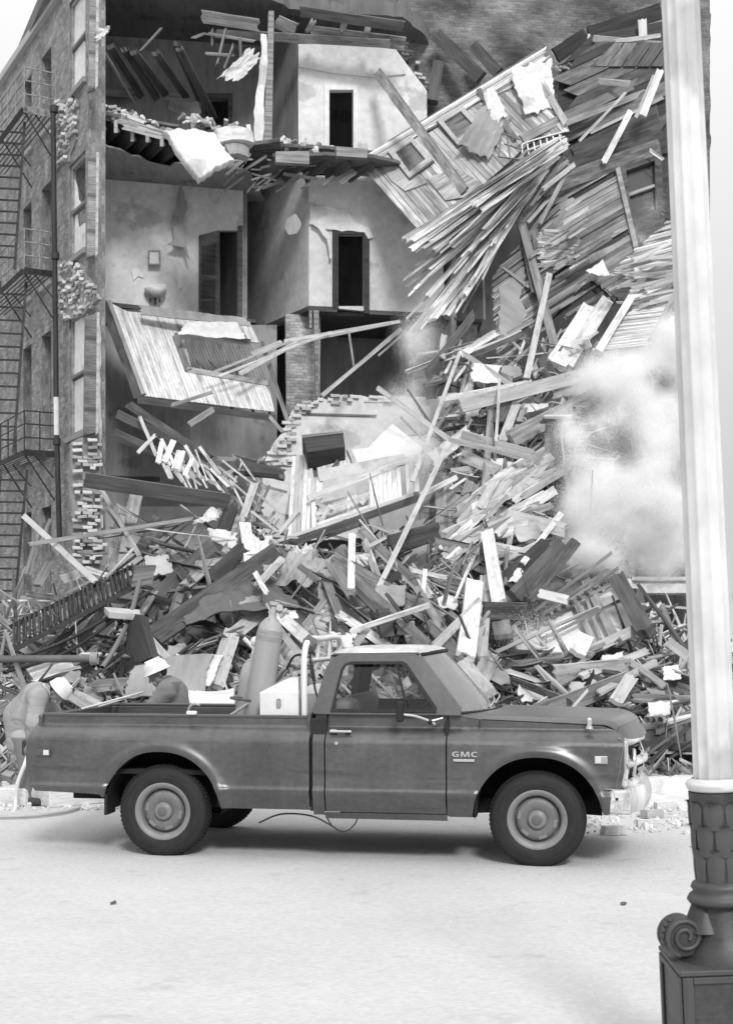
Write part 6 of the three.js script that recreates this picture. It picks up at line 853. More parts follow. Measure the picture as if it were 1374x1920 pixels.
// broken sheets of plaster caught among the boards
{
  const spots = [[300, 1060, 20], [370, 1130, 14], [230, 1180, 16], [420, 1010, 22], [470, 1130, 18], [540, 1150, 14], [640, 1200, 20], [730, 1120, 22], [760, 1180, 16], [840, 1130, 14], [880, 1010, 22], [900, 940, 18], [940, 880, 22], [960, 1080, 16], [990, 1000, 18], [870, 760, 24], [910, 700, 20], [960, 700, 16], [1010, 770, 20], [1060, 730, 18], [890, 830, 18], [930, 1270, 18], [1000, 1300, 22], [1090, 1290, 18], [1150, 1240, 16], [1240, 1330, 18], [1260, 1260, 14], [1010, 1335, 16], [130, 1270, 16], [60, 1240, 14], [180, 1300, 18], [330, 1220, 16], [420, 1240, 14], [510, 1060, 16], [680, 1050, 14]];
  for (const [x, y, q] of spots) { const d = D(y) - rr(0.6, 1.1), k = () => rr(0.8, 1.5) * q, m = solo('plaster_piece', sheet([x - k(), y - k() * 0.7, d], [x + k(), y - k() * 0.7, d + rr(-0.2, 0.3)], [x + k(), y + k() * 0.6, d - rr(0, 0.5)], [x - k(), y + k() * 0.6, d - rr(0, 0.5)], { nu: 10, nv: 10, amp: 0.035, torn: 0.22, thick: 0.025, s: x }), pick([M.plaster, M.plasterGrey, M.plasterGrey, M.b2, M.b3]), 'broken piece of plaster caught in the heap', 'plaster', 'broken plaster in the heap'); FAMILY.push({ m, zone: 'the whole debris heap', a: m.position.clone(), w: 0.1, material: m.material, noun: 'plaster piece' }); }
}
// rubble heaped on the ragged edges of the upper floors
for (const [n, x0, x1, y0, y1, d, l, g] of [[46, 182, 300, 196, 240, 31.2, 'the top left floor edge', 'bricks on the left floor edge'], [26, 340, 470, 218, 246, 31.9, 'the rubble behind the mattress', 'lumps behind the mattress'], [22, 520, 640, 266, 280, 33.3, 'the middle floor edge', 'lumps on the middle floor edge'], [40, 1080, 1230, 640, 700, 28.6, 'the crest beside the dust', 'lumps on the crest']]) for (let i = 0; i < n; i++) {
  const x = rr(x0, x1), t = (x - x0) / (x1 - x0), m = shadows(new THREE.Mesh(i % 3 ? pick(brickGeo) : chunk(rr(0.06, 0.16), rr(0.03, 0.08), rr(0.06, 0.12), 0.4, false), pick([M.b3, M.b2, M.b3, M.plasterWhite, M.b1])));
  m.position.copy(P(x, lerp(y0, y1, t) + rr(-6, 10), d + (x - x0) * 0.004 + rr(-0.1, 0.3))); m.rotation.set(rr(-1, 1), rr(-3, 3), rr(-1, 1)); m.name = numbered('broken_brick'); scene.add(m); tag(m, l, 'brick', g); FAMILY.push({ m, zone: l, a: m.position.clone(), w: 0.1, material: m.material, noun: 'lump' });
}
for (let i = 0; i < 22; i++) { const x = rr(185, 330), y = 212 + (x - 185) * 0.3 + rr(-6, 8); plank('floor_board', '*the left floor edge', 'board', 'broken boards of the left floor edge', P(x - rr(10, 40), y - rr(4, 14), 31.3), P(x + rr(10, 40), y + rr(4, 14), 31.3), rr(0.06, 0.14), 0.025, pick([...pale, M.W3]), { spl: 0.1 }); }
for (let i = 0; i < 26; i++) { const x = rr(430, 600), y = 300 + rr(0, 50), a = rr(-0.9, 0.3), l = rr(12, 40); plank('lath', '*the broken floor', 'lath', 'laths under the broken floor', P(x - l * Math.cos(a), y - l * Math.sin(a), 32.6), P(x + l * Math.cos(a), y + l * Math.sin(a), 32.8), rr(0.03, 0.08), 0.02, pick(greyW), { spl: 0.08 }); }
nameFamilies();

// ---------------------------------------------------------------- two workmen
M.sweater = mat(0.28, T.stain, 0.95, { bumpMap: T.folds, bumpScale: 0.02 }); M.jacket = mat(0.5, T.stain, 0.95, { bumpMap: T.folds, bumpScale: 0.02 });
// a body is one field of tapered limbs joined smoothly, meshed on a grid
function figure(bones, lo, hi, cell, k = 0.03) {
  const n = Math.ceil(Math.max(hi.x - lo.x, hi.y - lo.y, hi.z - lo.z) / cell) + 4, mc = new MarchingCubes(n, M.cloth, false, false, 120000), half = n / 2, h = (n * cell) / 2, c = lo.clone().add(hi).multiplyScalar(0.5), p = V3();
  const pre = bones.map(([a, b, ra, rb]) => { const ab = V3(b[0] - a[0], b[1] - a[1], b[2] - a[2]); return { a: V3(...a), ab, l2: Math.max(1e-6, ab.lengthSq()), ra, rb }; });
  for (let z = 0; z < n; z++) for (let y = 0; y < n; y++) for (let x = 0; x < n; x++) {
    p.set(c.x + ((x - half) / half) * h, c.y + ((y - half) / half) * h, c.z + ((z - half) / half) * h); let s = 0;
    for (const b of pre) { const q = p.clone().sub(b.a), t = clamp(q.dot(b.ab) / b.l2, 0, 1), d = q.addScaledVector(b.ab, -t).length() - lerp(b.ra, b.rb, t); s += Math.exp(-d / k); }
    mc.field[x + y * n + z * n * n] = s > 0 ? k * Math.log(s) : -9;
  }
  mc.isolation = 0; mc.update();
  const g = new THREE.BufferGeometry(), P0 = mc.positionArray.slice(0, mc.count * 3), N0 = mc.normalArray.slice(0, mc.count * 3), UV = new Float32Array(mc.count * 2);
  for (let i = 0; i < mc.count; i++) { P0[i * 3] = c.x + P0[i * 3] * h; P0[i * 3 + 1] = c.y + P0[i * 3 + 1] * h; P0[i * 3 + 2] = c.z + P0[i * 3 + 2] * h; UV[i * 2] = P0[i * 3] + P0[i * 3 + 2]; UV[i * 2 + 1] = P0[i * 3 + 1]; }
  g.setAttribute('position', new THREE.BufferAttribute(P0, 3)); g.setAttribute('normal', new THREE.BufferAttribute(N0, 3)); g.setAttribute('uv', new THREE.BufferAttribute(UV, 2)); return g;
}
function paint(g, f) { const p = g.attributes.position, c = new Float32Array(p.count * 3); for (let i = 0; i < p.count; i++) { const v = f(p.getX(i), p.getY(i), p.getZ(i)); c.set([v, v, v], i * 3); } g.setAttribute('color', new THREE.BufferAttribute(c, 3)); return g; }
function hand(o, dir, up, s) {                                       // palm, four curled fingers and a thumb
  const B = [], d = V3(...dir).normalize(), w = V3(...up).cross(d).normalize(), n = d.clone().cross(w), at = (f, a, c) => V3(...o).addScaledVector(d, f).addScaledVector(w, a).addScaledVector(n, c).toArray();
  B.push([at(-0.02, 0, 0), at(0.07, 0, 0), 0.026, 0.034]); B.push([at(0.05, -0.03, 0), at(0.07, 0.03, 0), 0.018, 0.018]);
  [-0.034, -0.012, 0.011, 0.032].forEach((a, i) => { const l = [0.03, 0.036, 0.034, 0.026][i]; B.push([at(0.08, a, 0), at(0.08 + l, a, -0.012), 0.0105, 0.0095]); B.push([at(0.08 + l, a, -0.012), at(0.075 + l, a, -0.04), 0.0095, 0.0085]); B.push([at(0.075 + l, a, -0.04), at(0.055 + l, a, -0.055), 0.0085, 0.0075]); });
  B.push([at(0.01, 0.03 * s, 0), at(0.04, 0.06 * s, -0.015), 0.014, 0.012]); B.push([at(0.04, 0.06 * s, -0.015), at(0.07, 0.055 * s, -0.035), 0.012, 0.009]); return B;
}
const head = (o, f) => {                                             // skull, jaw, nose, brow, ears; f is where the face looks (in the x-y plane)
  const d = V3(f[0], f[1], f[2]).normalize(), u = V3(0, 1, 0).addScaledVector(d, -d.y).normalize(), s = u.clone().cross(d), at = (a, b, c) => V3(...o).addScaledVector(d, a).addScaledVector(u, b).addScaledVector(s, c).toArray();
  const B = [[at(-0.02, 0.03, 0), at(0.025, 0.03, 0), 0.083, 0.08], [at(0.03, -0.05, 0), at(0.055, -0.08, 0), 0.06, 0.036], [at(0.09, 0.0, 0), at(0.112, -0.03, 0), 0.012, 0.016], [at(0.085, -0.065, -0.018), at(0.085, -0.065, 0.018), 0.012, 0.012]];
  for (const k of [-1, 1]) { B.push([at(-0.005, 0.012, 0.083 * k), at(-0.012, -0.028, 0.08 * k), 0.014, 0.01]); B.push([at(0.085, 0.022, 0.014 * k), at(0.075, 0.024, 0.05 * k), 0.012, 0.01]); } return { B, at, d, u };
};
const skin2 = new THREE.MeshStandardMaterial({ color: G(1), vertexColors: true, roughness: 0.75, map: T.plaster, bumpMap: T.lumps, bumpScale: 0.008 });
const hatGeo = (brim) => { const prof2 = [[0, 0.125], [0.05, 0.122], [0.09, 0.105], [0.115, 0.07], [0.124, 0.03], [0.126, 0.0], [brim, -0.018], [brim - 0.002, -0.026], [0.122, -0.01], [0.116, 0.03], [0.08, 0.1], [0, 0.118]].map((p) => new THREE.Vector2(...p)); return mergeGeometries([new THREE.LatheGeometry(prof2, 32).scale(1.12, 1, 0.96), new THREE.CapsuleGeometry(0.012, 0.16, 4, 10).rotateZ(Math.PI / 2).translate(0, 0.122, 0)].map((g) => g.index ? g.toNonIndexed() : g)); };
const build = (n, label, bones, hd, colors, o, hatRot, brim, hatLift, jacket) => {
  const t = thing(n, label, 'person'), pts = [...bones, ...hd.B].flatMap(([a, b, r1, r2]) => [[a, r1], [b, r2]]), lo = V3(9, 9, 9), hi = V3(-9, -9, -9);
  for (const [p, r] of pts) { lo.min(V3(p[0] - r, p[1] - r, p[2] - r)); hi.max(V3(p[0] + r, p[1] + r, p[2] + r)); }
  const body = figure(bones, lo, hi, 0.019, 0.02); { const p = body.attributes.position, q = body.attributes.normal; for (let i = 0; i < p.count; i++) { const y = p.getY(i), x = p.getX(i), z = p.getZ(i), w = 0.022 * (fbm(mod(x * 0.3 + y * 0.18, 1), mod(y * 0.42 - z * 0.2, 1), 10, 12, 611, 4) - 0.5); p.setXYZ(i, x + q.getX(i) * w, y + q.getY(i) * w, z + q.getZ(i) * w); } body.computeVertexNormals(); } const hg = figure(hd.B, V3(...hd.at(0, -0.02, 0)).addScalar(-0.17), V3(...hd.at(0, 0, 0)).addScalar(0.17), 0.007, 0.008);
  if (jacket) { const j = figure(jacket[0], lo.clone().addScalar(-0.06), hi.clone().addScalar(0.06), 0.021, 0.022), p = j.attributes.position, q = j.attributes.normal; for (let i = 0; i < p.count; i++) { const y = p.getY(i), x = p.getX(i), z = p.getZ(i), f = fbm(mod(x * 0.5 + y * 0.3, 1), mod(y * 0.7 - z * 0.4, 1), 9, 14, 631, 4) - 0.5, w = 0.06 * f + 0.013 * Math.sin(24 * (x * 0.6 + y * 0.5) + 9 * f); p.setXYZ(i, x + q.getX(i) * w, y + q.getY(i) * w, z + q.getZ(i) * w); } j.computeVertexNormals(); part(t, 'jacket', j, jacket[1]); }
  const m = mergeGeometries([paint(body, colors), paint(hg, (x, y, z) => { const q = V3(x, y, z).sub(V3(...hd.at(0, 0, 0))); return q.dot(hd.d) < -0.015 && q.dot(hd.u) > -0.06 ? 0.03 : 0.33; })]);
  part(t, 'body', m, skin2);
  for (const k of [-1, 1]) part(t, 'eye', new THREE.SphereGeometry(0.011, 10, 8).translate(...hd.at(0.083, 0.006, 0.032 * k)), M.iron);
  part(t, 'hard_hat', hatGeo(brim), M.white).position.set(...hd.at(0, hatLift, 0)); t.children.at(-1).rotation.set(...hatRot); t.children.at(-1).scale.setScalar(0.94);
  t.position.copy(o); if (brim > 0.15) t.scale.setScalar(1.06); return t;
};
{ // seen from behind his right shoulder, head bowed over his work beyond the truck bed; local x runs to the right of the picture
  const hd = head([-0.06, 1.485, 0.02], [-0.86, -0.42, 0.25]);
  const bones = [[[0.02, 0.92, 0], [0.06, 1.12, 0], 0.17, 0.175], [[0.06, 1.12, 0], [0.07, 1.29, -0.01], 0.18, 0.165], [[0.06, 1.33, 0.15], [0.06, 1.33, -0.17], 0.1, 0.1], [[0.04, 1.36, 0], [-0.04, 1.44, 0.01], 0.08, 0.06],
    [[0.04, 1.3, 0.19], [-0.15, 1.09, 0.25], 0.08, 0.062], [[-0.15, 1.09, 0.25], [-0.38, 1.05, 0.16], 0.058, 0.042], ...hand([-0.38, 1.05, 0.16], [-1, 0.1, -0.1], [0, 1, 0], 1),
    [[0.04, 1.31, -0.17], [-0.08, 1.08, -0.22], 0.075, 0.06], [[-0.08, 1.08, -0.22], [-0.26, 1.04, -0.05], 0.056, 0.042], ...hand([-0.26, 1.04, -0.05], [-1, 0.1, 0.2], [0, 1, 0], -1),
    [[0.02, 0.9, 0.08], [0.0, 0.5, 0.1], 0.1, 0.068], [[0.0, 0.5, 0.1], [0.05, 0.1, 0.1], 0.07, 0.048], [[0.05, 0.06, 0.1], [-0.12, 0.045, 0.12], 0.05, 0.04], [[0.02, 0.9, -0.08], [0.0, 0.5, -0.1], 0.1, 0.068], [[0.0, 0.5, -0.1], [0.05, 0.1, -0.1], 0.07, 0.048], [[0.05, 0.06, -0.1], [-0.12, 0.045, -0.12], 0.05, 0.04]];
  const t = build('person', 'person in dark sweater and pale hard hat bowed beyond the truck bed', bones, hd, (x, y, z) => (x < -0.33 && y > 0.9 && y < 1.2 ? 0.3 : y < 0.1 ? 0.03 : y < 0.93 ? 0.12 : y > 1.41 ? 0.33 : 0.17), P(309, HY, 14.0).setY(0), [0, 0.1, 0.42], 0.148, 0.05, [[[[0.05, 0.88, 0], [0.08, 1.1, 0], 0.175, 0.175], [[0.08, 1.1, 0], [0.08, 1.28, -0.01], 0.18, 0.165], [[0.05, 1.33, 0.15], [0.05, 1.33, -0.17], 0.1, 0.1], [[0.04, 1.3, 0.19], [-0.15, 1.09, 0.25], 0.094, 0.076], [[-0.15, 1.09, 0.25], [-0.33, 1.06, 0.18], 0.072, 0.056], [[0.04, 1.31, -0.17], [-0.08, 1.08, -0.22], 0.088, 0.072], [[-0.08, 1.08, -0.22], [-0.21, 1.05, -0.1], 0.07, 0.056]], M.sweater]);
  part(t, 'collar', new THREE.TorusGeometry(0.075, 0.024, 8, 26).rotateX(Math.PI / 2).scale(1, 1.5, 1).rotateZ(0.5).translate(0.0, 1.41, 0.0), M.b0);
}
{ // bent forward at the left edge behind the tailgate
  const hd = head([0.36, 1.26, 0.06], [0.55, -0.8, 0.1]);
  const bones = [[[-0.02, 0.76, 0], [-0.02, 0.98, 0], 0.165, 0.175], [[-0.02, 0.98, 0], [0.12, 1.2, 0], 0.185, 0.165], [[0.18, 1.22, 0.16], [0.18, 1.22, -0.16], 0.1, 0.1], [[0.18, 1.24, 0], [0.32, 1.27, 0.04], 0.09, 0.06],
    [[0.18, 1.2, 0.2], [0.17, 0.93, 0.26], 0.092, 0.08], [[0.17, 0.93, 0.26], [0.13, 0.76, 0.22], 0.076, 0.064], ...hand([0.13, 0.72, 0.22], [0.1, -1, 0], [1, 0, 0], 1),
    [[0.2, 1.2, -0.17], [0.3, 0.95, -0.18], 0.08, 0.064], [[0.3, 0.95, -0.18], [0.22, 0.74, 0.0], 0.06, 0.044], ...hand([0.22, 0.74, 0.0], [0, -1, 0.2], [1, 0, 0], -1),
    [[-0.02, 0.78, 0.09], [0.06, 0.42, 0.11], 0.12, 0.092], [[0.06, 0.42, 0.11], [0.0, 0.1, 0.1], 0.09, 0.08], [[0.0, 0.05, 0.1], [0.18, 0.045, 0.12], 0.05, 0.042], [[-0.02, 0.78, -0.09], [0.0, 0.42, -0.12], 0.12, 0.092], [[0.0, 0.42, -0.12], [-0.08, 0.1, -0.12], 0.09, 0.08], [[-0.08, 0.05, -0.12], [0.1, 0.045, -0.12], 0.05, 0.042]];
  const coll = (t, x, y, z, rot, m, r = 0.085) => { part(t, 'collar', new THREE.TorusGeometry(r, 0.022, 8, 26).rotateX(Math.PI / 2).scale(1, 1.4, 1), m).position.set(x, y, z); t.children.at(-1).rotation.set(...rot); };
  const t = build('person', 'person in pale coverall and white hard hat bending behind the tailgate', bones, hd, (x, y, z) => (y < 0.09 ? 0.05 : y < 0.76 && y > 0.55 && x > 0.08 && (z > 0.16 || (z < 0.06 && x > 0.16)) ? 0.12   : y < 0.76 ? 0.2 : 0.42), P(48, HY, 14.9).setY(0), [0, -0.1, -0.85], 0.134, 0.055, [[[[-0.02, 0.72, 0], [-0.03, 0.98, 0], 0.19, 0.195], [[-0.03, 0.98, 0], [0.12, 1.2, 0], 0.2, 0.175], [[0.18, 1.22, 0.17], [0.18, 1.22, -0.17], 0.108, 0.108], [[0.18, 1.2, 0.21], [0.17, 0.93, 0.27], 0.105, 0.092], [[0.17, 0.93, 0.27], [0.14, 0.79, 0.23], 0.088, 0.076], [[0.2, 1.2, -0.18], [0.3, 0.95, -0.19], 0.1, 0.086], [[0.3, 0.95, -0.19], [0.23, 0.78, -0.03], 0.08, 0.068]], M.jacket]);
  coll(t, 0.26, 1.27, 0.02, [0, 0, -0.9], M.b2); for (const [x, y, z] of [[0.13, 0.78, 0.22], [0.22, 0.78, 0.02]]) part(t, 'cuff', new THREE.TorusGeometry(0.056, 0.016, 8, 20).rotateX(Math.PI / 2).translate(x, y, z), M.b2);
  part(t, 'tool_pouch', new RoundedBoxGeometry(0.12, 0.16, 0.08, 2, 0.02).translate(0.08, 0.66, 0.2), M.iron);
  const h = thing('air_hose', 'pale hose hanging down from the hands of the bending person', 'hose'); part(h, 'hose', tube([P(60, 1392, 14.6), P(48, 1430, 14.5), P(34, 1468, 14.5), P(30, 1500, 14.5), P(28, 1520, 14.4), P(10, 1530, 14.2)], 0.022, 50, 8), M.b3); rebase(h);
}
// ---------------------------------------------------------------- kerb stones, hose on the road, loose bricks
{
  const kb = (l, x0, x1) => { const k = thing('kerb_stone', l, 'kerb stone'), a = P(x0, 1513, 14.75).setY(0), b = P(x1, 1500, 15.3).setY(0), L = a.distanceTo(b), g = new RoundedBoxGeometry(L - 0.02, 0.2, 0.4, 2, 0.02), p = g.attributes.position; for (let i = 0; i < p.count; i++) p.setY(i, p.getY(i) + 0.02 * (hash(Math.round(p.getX(i) * 40), Math.round(p.getZ(i) * 40), 5) - 0.5)); part(k, 'stone', g, M.b3); k.children[0].position.y = 0.1; k.position.copy(a.clone().lerp(b, 0.5)); k.position.y = 0; k.rotation.y = Math.atan2(a.z - b.z, b.x - a.x); };
  kb('pale kerb block at the left edge beside the bending person', 18, 76); kb('long pale kerb block behind the rear bumper of the truck', 76, 206);
  const h = thing('road_hose', 'pale hose lying on the road at the left edge', 'hose'); part(h, 'hose', tube([P(-20, 1538, 13.7).setY(0.03), P(60, 1534, 13.8).setY(0.03), P(120, 1526, 14.1).setY(0.03), P(152, 1518, 14.5).setY(0.03)], 0.019, 40, 8), M.b2); rebase(h);
  const bricks = [[1150, 1557, 0.2, 'grey brick lying on the road just ahead of the bumper'], [1214, 1545, -0.1, 'pale brick lying on the road right of the bumper'], [1228, 1488, 0.9, 'brick tilted on end in the white dust right of the bumper'], [1222, 1526, 0.5, 'half brick behind the pale brick on the road'], [1246, 1510, 0.1, 'small brick piece in the white dust near the lamp base']];
  for (const [x, y, r, l] of bricks) { const d = 1.93 * FPX / (y - HY + 8), m = shadows(new THREE.Mesh(chunk(0.11, 0.042, 0.055, 0.1), pick([M.b2, M.b3]))); m.position.copy(P(x, y, d)); m.position.y = 0.045; m.rotation.set(0, r, r > 0.8 ? 0.8 : rr(-0.05, 0.05)); if (r > 0.8) m.position.y = 0.12; m.name = numbered('loose_brick'); scene.add(m); tag(m, l, 'brick'); }
  const dust = new THREE.InstancedMesh(chunk(0.03, 0.02, 0.025, 0.4, false), M.b3, 2600), o = new THREE.Object3D(); for (let k = 0; k < 2600; k++) { const right = k < 1900, d = right ? 12.6 + 5.5 * rnd() ** 0.6 : rr(14.4, 17.5), x = right ? rr(0.15, 0.28) * d + rr(-0.3, 0.3) : rr(-0.28, -0.12) * d, s = 0.35 + 1.6 * rnd() ** 4; o.position.set(x, 0.008, -d); o.rotation.set(rr(-3, 3), rr(-3, 3), rr(-3, 3)); o.scale.setScalar(s); o.updateMatrix(); dust.setMatrixAt(k, o.matrix); }
  dust.name = 'gravel'; scene.add(shadows(dust)); tag(dust, 'small plaster crumbs scattered on the road round the truck', 'rubble', null, 'stuff');
  // drift of white plaster dust at the foot of the heap
  const g = new THREE.PlaneGeometry(7, 7, 70, 70).rotateX(-Math.PI / 2), p = g.attributes.position, u = g.attributes.uv; for (let i = 0; i < p.count; i++) { const x = p.getX(i) / 3.5, z = p.getZ(i) / 3.5, r = Math.hypot(x, z); p.setY(i, Math.max(-0.02, (1 - r) * 0.2 + 0.16 * (fbm(x * 0.45 + 0.5, z * 0.45 + 0.5, 7, 7, 66, 5) - 0.5) * (r < 1 ? 1 : 0)) - 0.015); u.setXY(i, x * 3.5, z * 3.5); }
  g.computeVertexNormals(); g.translate(4.6, 0, -17.2); solo('plaster_drift', g, M.plasterWhite, 'low drift of white plaster dust right of the truck', 'rubble', null, 'stuff');
  for (const [x, y, l] of [[212, 1696, 'tiny dark chip lying alone on the road at lower left'], [1168, 1697, 'tiny dark chip lying alone on the road near the lamp base']]) { const d = 1.93 * FPX / (y - HY), m = shadows(new THREE.Mesh(chunk(0.02, 0.006, 0.012, 0.4), M.b0)); m.position.copy(P(x, y, d)); m.position.y = 0.012; m.rotation.set(0.3, 0.4, 0.1); m.name = numbered('road_chip'); scene.add(m); tag(m, l, 'chip'); }
}
// ---------------------------------------------------------------- the street lamp in the foreground, leaning slightly
{
  const l = thing('street_lamp', 'ornate street lamp post with pale fluted shaft and dark scrolled base in the foreground', 'street lamp'), d = 5.6, S = d / FPX, X = (1367 - CX) * S, yy = (y) => EYE - (y - HY) * S;
  const darkIron = mat(0.055, T.paint, 0.5), darkIron2 = mat(0.085, T.stain, 0.55), palePaint = mat(0.76, T.plaster, 0.6);
  l.position.set(X, 0, -d); l.rotation.z = 0.045;
  const H = (y) => yy(y), r = (px) => px * S * 0.95;
  // fluted shaft
  const pos = [], uv = [], idx = [], n = 128, rows = [[1462, 44], [1300, 42.5], [800, 40.5], [200, 38], [-60, 37.5]];
  rows.forEach(([y, w], j) => { for (let i = 0; i <= n; i++) { const a = i / n * 2 * Math.PI, f = 1 - 0.075 * Math.pow(Math.abs(Math.sin(a * 6)), 0.7), R = r(w) * (0.965 + 0.035) * f; pos.push(R * Math.cos(a), H(y), R * Math.sin(a)); uv.push(i / n, H(y)); } if (j) for (let i = 0; i < n; i++) { const a = (j - 1) * (n + 1) + i, b = a + n + 1; idx.push(a, b, a + 1, b, b + 1, a + 1); } });
  const g = new THREE.BufferGeometry(); g.setAttribute('position', new THREE.Float32BufferAttribute(pos, 3)); g.setAttribute('uv', new THREE.Float32BufferAttribute(uv, 2)); g.setIndex(idx); g.computeVertexNormals(); part(l, 'shaft', g, palePaint);
  const lathe = (nm, pts, m, seg = 48) => part(l, nm, new THREE.LatheGeometry(pts.map(([w, y]) => new THREE.Vector2(r(w), H(y))), seg), m);
  lathe('collar', [[46, 1457], [56, 1462], [59, 1468], [56, 1476], [52, 1480]], palePaint); lathe('leaf_core', [[54, 1482], [52, 1530], [48, 1590], [45, 1652]], darkIron); lathe('ring', [[45, 1648], [54, 1653], [58, 1661], [52, 1668], [62, 1676], [66, 1684], [60, 1692], [40, 1694]], darkIron2);
  // acanthus leaves in three tiers
  for (const [y0, y1, k, w, m] of [[1652, 1580, 0.5, 46, darkIron], [1600, 1536, 0, 49.5, darkIron], [1550, 1494, 0.5, 52.5, darkIron]]) for (let i = 0; i < 8; i++) {
    const a = (i + k) / 8 * 2 * Math.PI, q = [], iu = []; const nu = 8, nv = 10;
    for (let j = 0; j <= nv; j++) for (let q2 = 0; q2 <= nu; q2++) { const v = j / nv, u = q2 / nu * 2 - 1, ww = 0.4 * (0.75 + 0.25 * v) * (v > 0.6 ? 1 - 0.55 * Math.pow((v - 0.6) / 0.4, 2) : 1) * (1 - 0.25 * Math.pow(v, 6)), aa = a + u * ww, R = r(w + 1 + 2.5 * Math.sin(Math.PI * v) + (v > 0.72 ? Math.pow((v - 0.72) / 0.28, 1.6) * 9 : 0) - 2.2 * u * u + (Math.abs(u) < 0.15 ? 1.2 : 0) + (v < 0.9 ? 0.8 * Math.abs(Math.sin(v * 16)) * Math.abs(u) : 0)), y = lerp(H(y0), H(y1), v > 0.86 ? 0.86 + 0.06 * Math.sin((v - 0.86) / 0.14 * 2.6) : v); q.push(R * Math.cos(aa), y, R * Math.sin(aa)); }
    for (let j = 0; j < nv; j++) for (let q2 = 0; q2 < nu; q2++) { const A = j * (nu + 1) + q2, B = A + nu + 1; iu.push(A, B, A + 1, B, B + 1, A + 1); }
    const lg = new THREE.BufferGeometry(); lg.setAttribute('position', new THREE.Float32BufferAttribute(q, 3)); lg.setIndex(iu); lg.computeVertexNormals(); lg.setAttribute('uv', new THREE.Float32BufferAttribute(new Float32Array(q.length / 3 * 2), 2)); part(l, 'acanthus_leaf', lg, darkIron2);
  }
  // scrolls round the plinth
  for (let i = 0; i < 2; i++) {
    const a = i * Math.PI + 0.1, pts = []; for (let t = 0; t <= 40; t++) { const q = t / 40 * 3.6 * Math.PI, R = r(38) * (1 - t / 52); pts.push(V3(-r(84) + -R * Math.cos(q - 1.2), H(1746) + R * Math.sin(q - 1.2) , 0)); }
    const sc = new THREE.Group(); sc.name = 'scroll'; l.add(sc); sc.rotation.y = a;
    part(sc, 'eye', new THREE.CylinderGeometry(r(37), r(37), r(54), 32).rotateX(Math.PI / 2).translate(-r(84), H(1746), 0), darkIron); part(sc, 'coil', tube(pts.map((p) => p.clone().setZ(r(28))), r(5), 90, 8), darkIron2); part(sc, 'coil', tube(pts.map((p) => p.clone().setZ(-r(28))), r(5), 90, 8), darkIron2);
    part(sc, 'beading', mergeGeometries([0, 1, 2, 3, 4, 5, 6].map((k) => new THREE.SphereGeometry(r(6), 8, 6).scale(0.6, 1, 2.4).translate(-r(84) - r(38) * Math.cos(-0.9 + k * 0.3), H(1746) - r(38) * Math.sin(0.9 - k * 0.3), 0))), darkIron2); part(sc, 'arm', new THREE.CylinderGeometry(r(22), r(46), r(60), 12).translate(-r(34), H(1712), 0), darkIron);
  }
  lathe('neck', [[44, 1692], [50, 1710], [58, 1750], [80, 1785], [96, 1794]], darkIron);
  // panelled square pedestal
  const ped = new THREE.Group(); ped.name = 'pedestal'; l.add(ped); ped.rotation.y = -0.03; const hw = r(103);
  part(ped, 'block', box(-hw, 0, -hw, hw, H(1800), hw, 0.012), darkIron); part(ped, 'cap', box(-hw - r(5), H(1802), -hw - r(5), hw + r(5), H(1792), hw + r(5), 0.006), darkIron2); for (let i = 0; i < 4; i++) { const f = new THREE.Group(); f.name = 'panel_frame'; f.rotation.y = i * Math.PI / 2; ped.add(f); part(f, 'stile', box(-hw, 0.02, hw + 0.001, -hw + r(20), H(1804), hw + 0.012, 0.004), darkIron2); part(f, 'stile', box(hw - r(20), 0.02, hw + 0.001, hw, H(1804), hw + 0.012, 0.004), darkIron2); part(f, 'rail', box(-hw + r(20.5), H(1816), hw + 0.001, hw - r(20.5), H(1804), hw + 0.012, 0.004), darkIron2); }
}
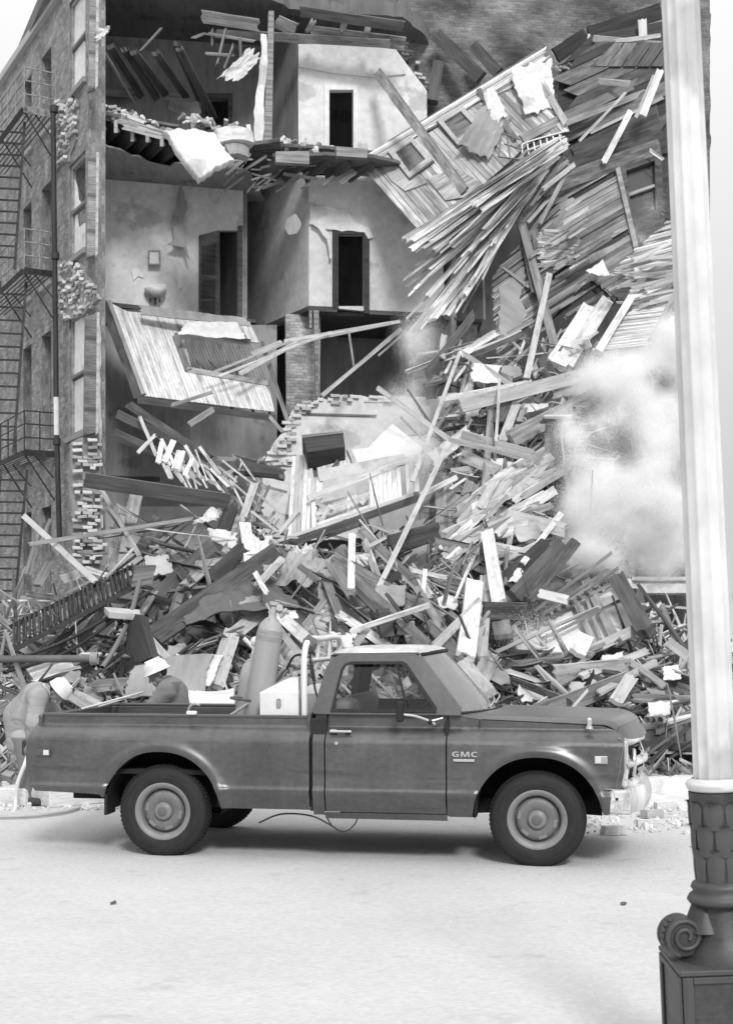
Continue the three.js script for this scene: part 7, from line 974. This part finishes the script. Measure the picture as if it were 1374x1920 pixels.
// ---------------------------------------------------------------- plaster dust in the air: grains too fine to count, bound into puffs
{
  const grain = (n, size, R) => { const p = []; for (let i = 0; i < n; i++) { const r = R * Math.sqrt(-2 * Math.log(1 - rnd() * 0.93)) * 0.55, th = rr(0, 6.283), z = rr(-1, 1), q = Math.sqrt(1 - z * z), c = V3(r * q * Math.cos(th), r * z, r * q * Math.sin(th)); for (let k = 0; k < 3; k++) p.push(c.x + rr(-size, size), c.y + rr(-size, size), c.z + rr(-size, size)); } const g = new THREE.BufferGeometry(); g.setAttribute('position', new THREE.Float32BufferAttribute(p, 3)); g.computeVertexNormals(); return g; };
  const fine = [0, 1, 2].map(() => grain(6000, 0.0034, 0.34)), dm = new THREE.MeshStandardMaterial({ color: G(0.9), roughness: 1, side: THREE.DoubleSide });
  const puff = (label, blobs) => {
    const list = []; for (const [x, y, d, rx, ry, n] of blobs) for (let i = 0; i < n * 3.5; i++) { const a = rr(0, 6.283), q = Math.sqrt(-2 * Math.log(1 - rnd() * 0.95)) * 0.45; const px = x + rx * q * Math.cos(a), py = y + ry * q * Math.sin(a), w = fbm(mod(px / 520 + py / 1100, 1), mod(py / 520 - px / 1500, 1), 9, 9, 701, 5); if (w < 0.36 + 0.2 * rnd()) continue; list.push(P(px, py, d + rr(-0.8, 0.8))); }
    const t = thing('dust_smoke', label, 'dust'); t.userData.kind = 'stuff';
    fine.forEach((g, k) => { const mine = list.filter((_, i) => i % 3 === k), im = new THREE.InstancedMesh(g, dm, mine.length), o = new THREE.Object3D(); mine.forEach((p, i) => { o.position.copy(p); o.rotation.set(rr(-3, 3), rr(-3, 3), rr(-3, 3)); o.scale.setScalar(0.4 + 1.1 * rnd() ** 1.6); o.updateMatrix(); im.setMatrixAt(i, o.matrix); }); im.name = 'dust_puff'; im.userData.kind = 'stuff'; t.add(im); });
  };
  puff('big white cloud of plaster dust billowing at right before the shop front', [[1185, 890, 24.2, 100, 130, 270], [1125, 860, 24.5, 70, 90, 90], [1205, 760, 26, 80, 90, 120], [1160, 970, 23.6, 100, 80, 120], [1235, 970, 23.6, 60, 110, 100], [1130, 720, 27.5, 70, 40, 50], [1250, 650, 28, 50, 60, 70], [1100, 1040, 23, 70, 40, 36], [1235, 1030, 24.5, 60, 30, 40], [1180, 690, 28, 80, 30, 36], [1070, 800, 25, 26, 30, 12], [1090, 960, 24, 30, 60, 24]]);
  puff('thin wisp of dust rising over the brick stub', [[782, 650, 29.4, 30, 46, 17], [768, 720, 29.2, 34, 36, 13], [750, 775, 28, 60, 34, 13], [800, 612, 30, 18, 26, 5]]);
  puff('small puff of dust under the window of the siding wall', [[1214, 415, 30.4, 30, 26, 6], [1206, 440, 30.2, 24, 20, 4], [1226, 395, 30.6, 20, 22, 3]]);
  puff('thin white dust hanging over the white fallen panels', [[775, 845, 25.8, 60, 38, 18], [1000, 1195, 19.2, 70, 22, 4]]);
}
renderer.render(scene, camera);
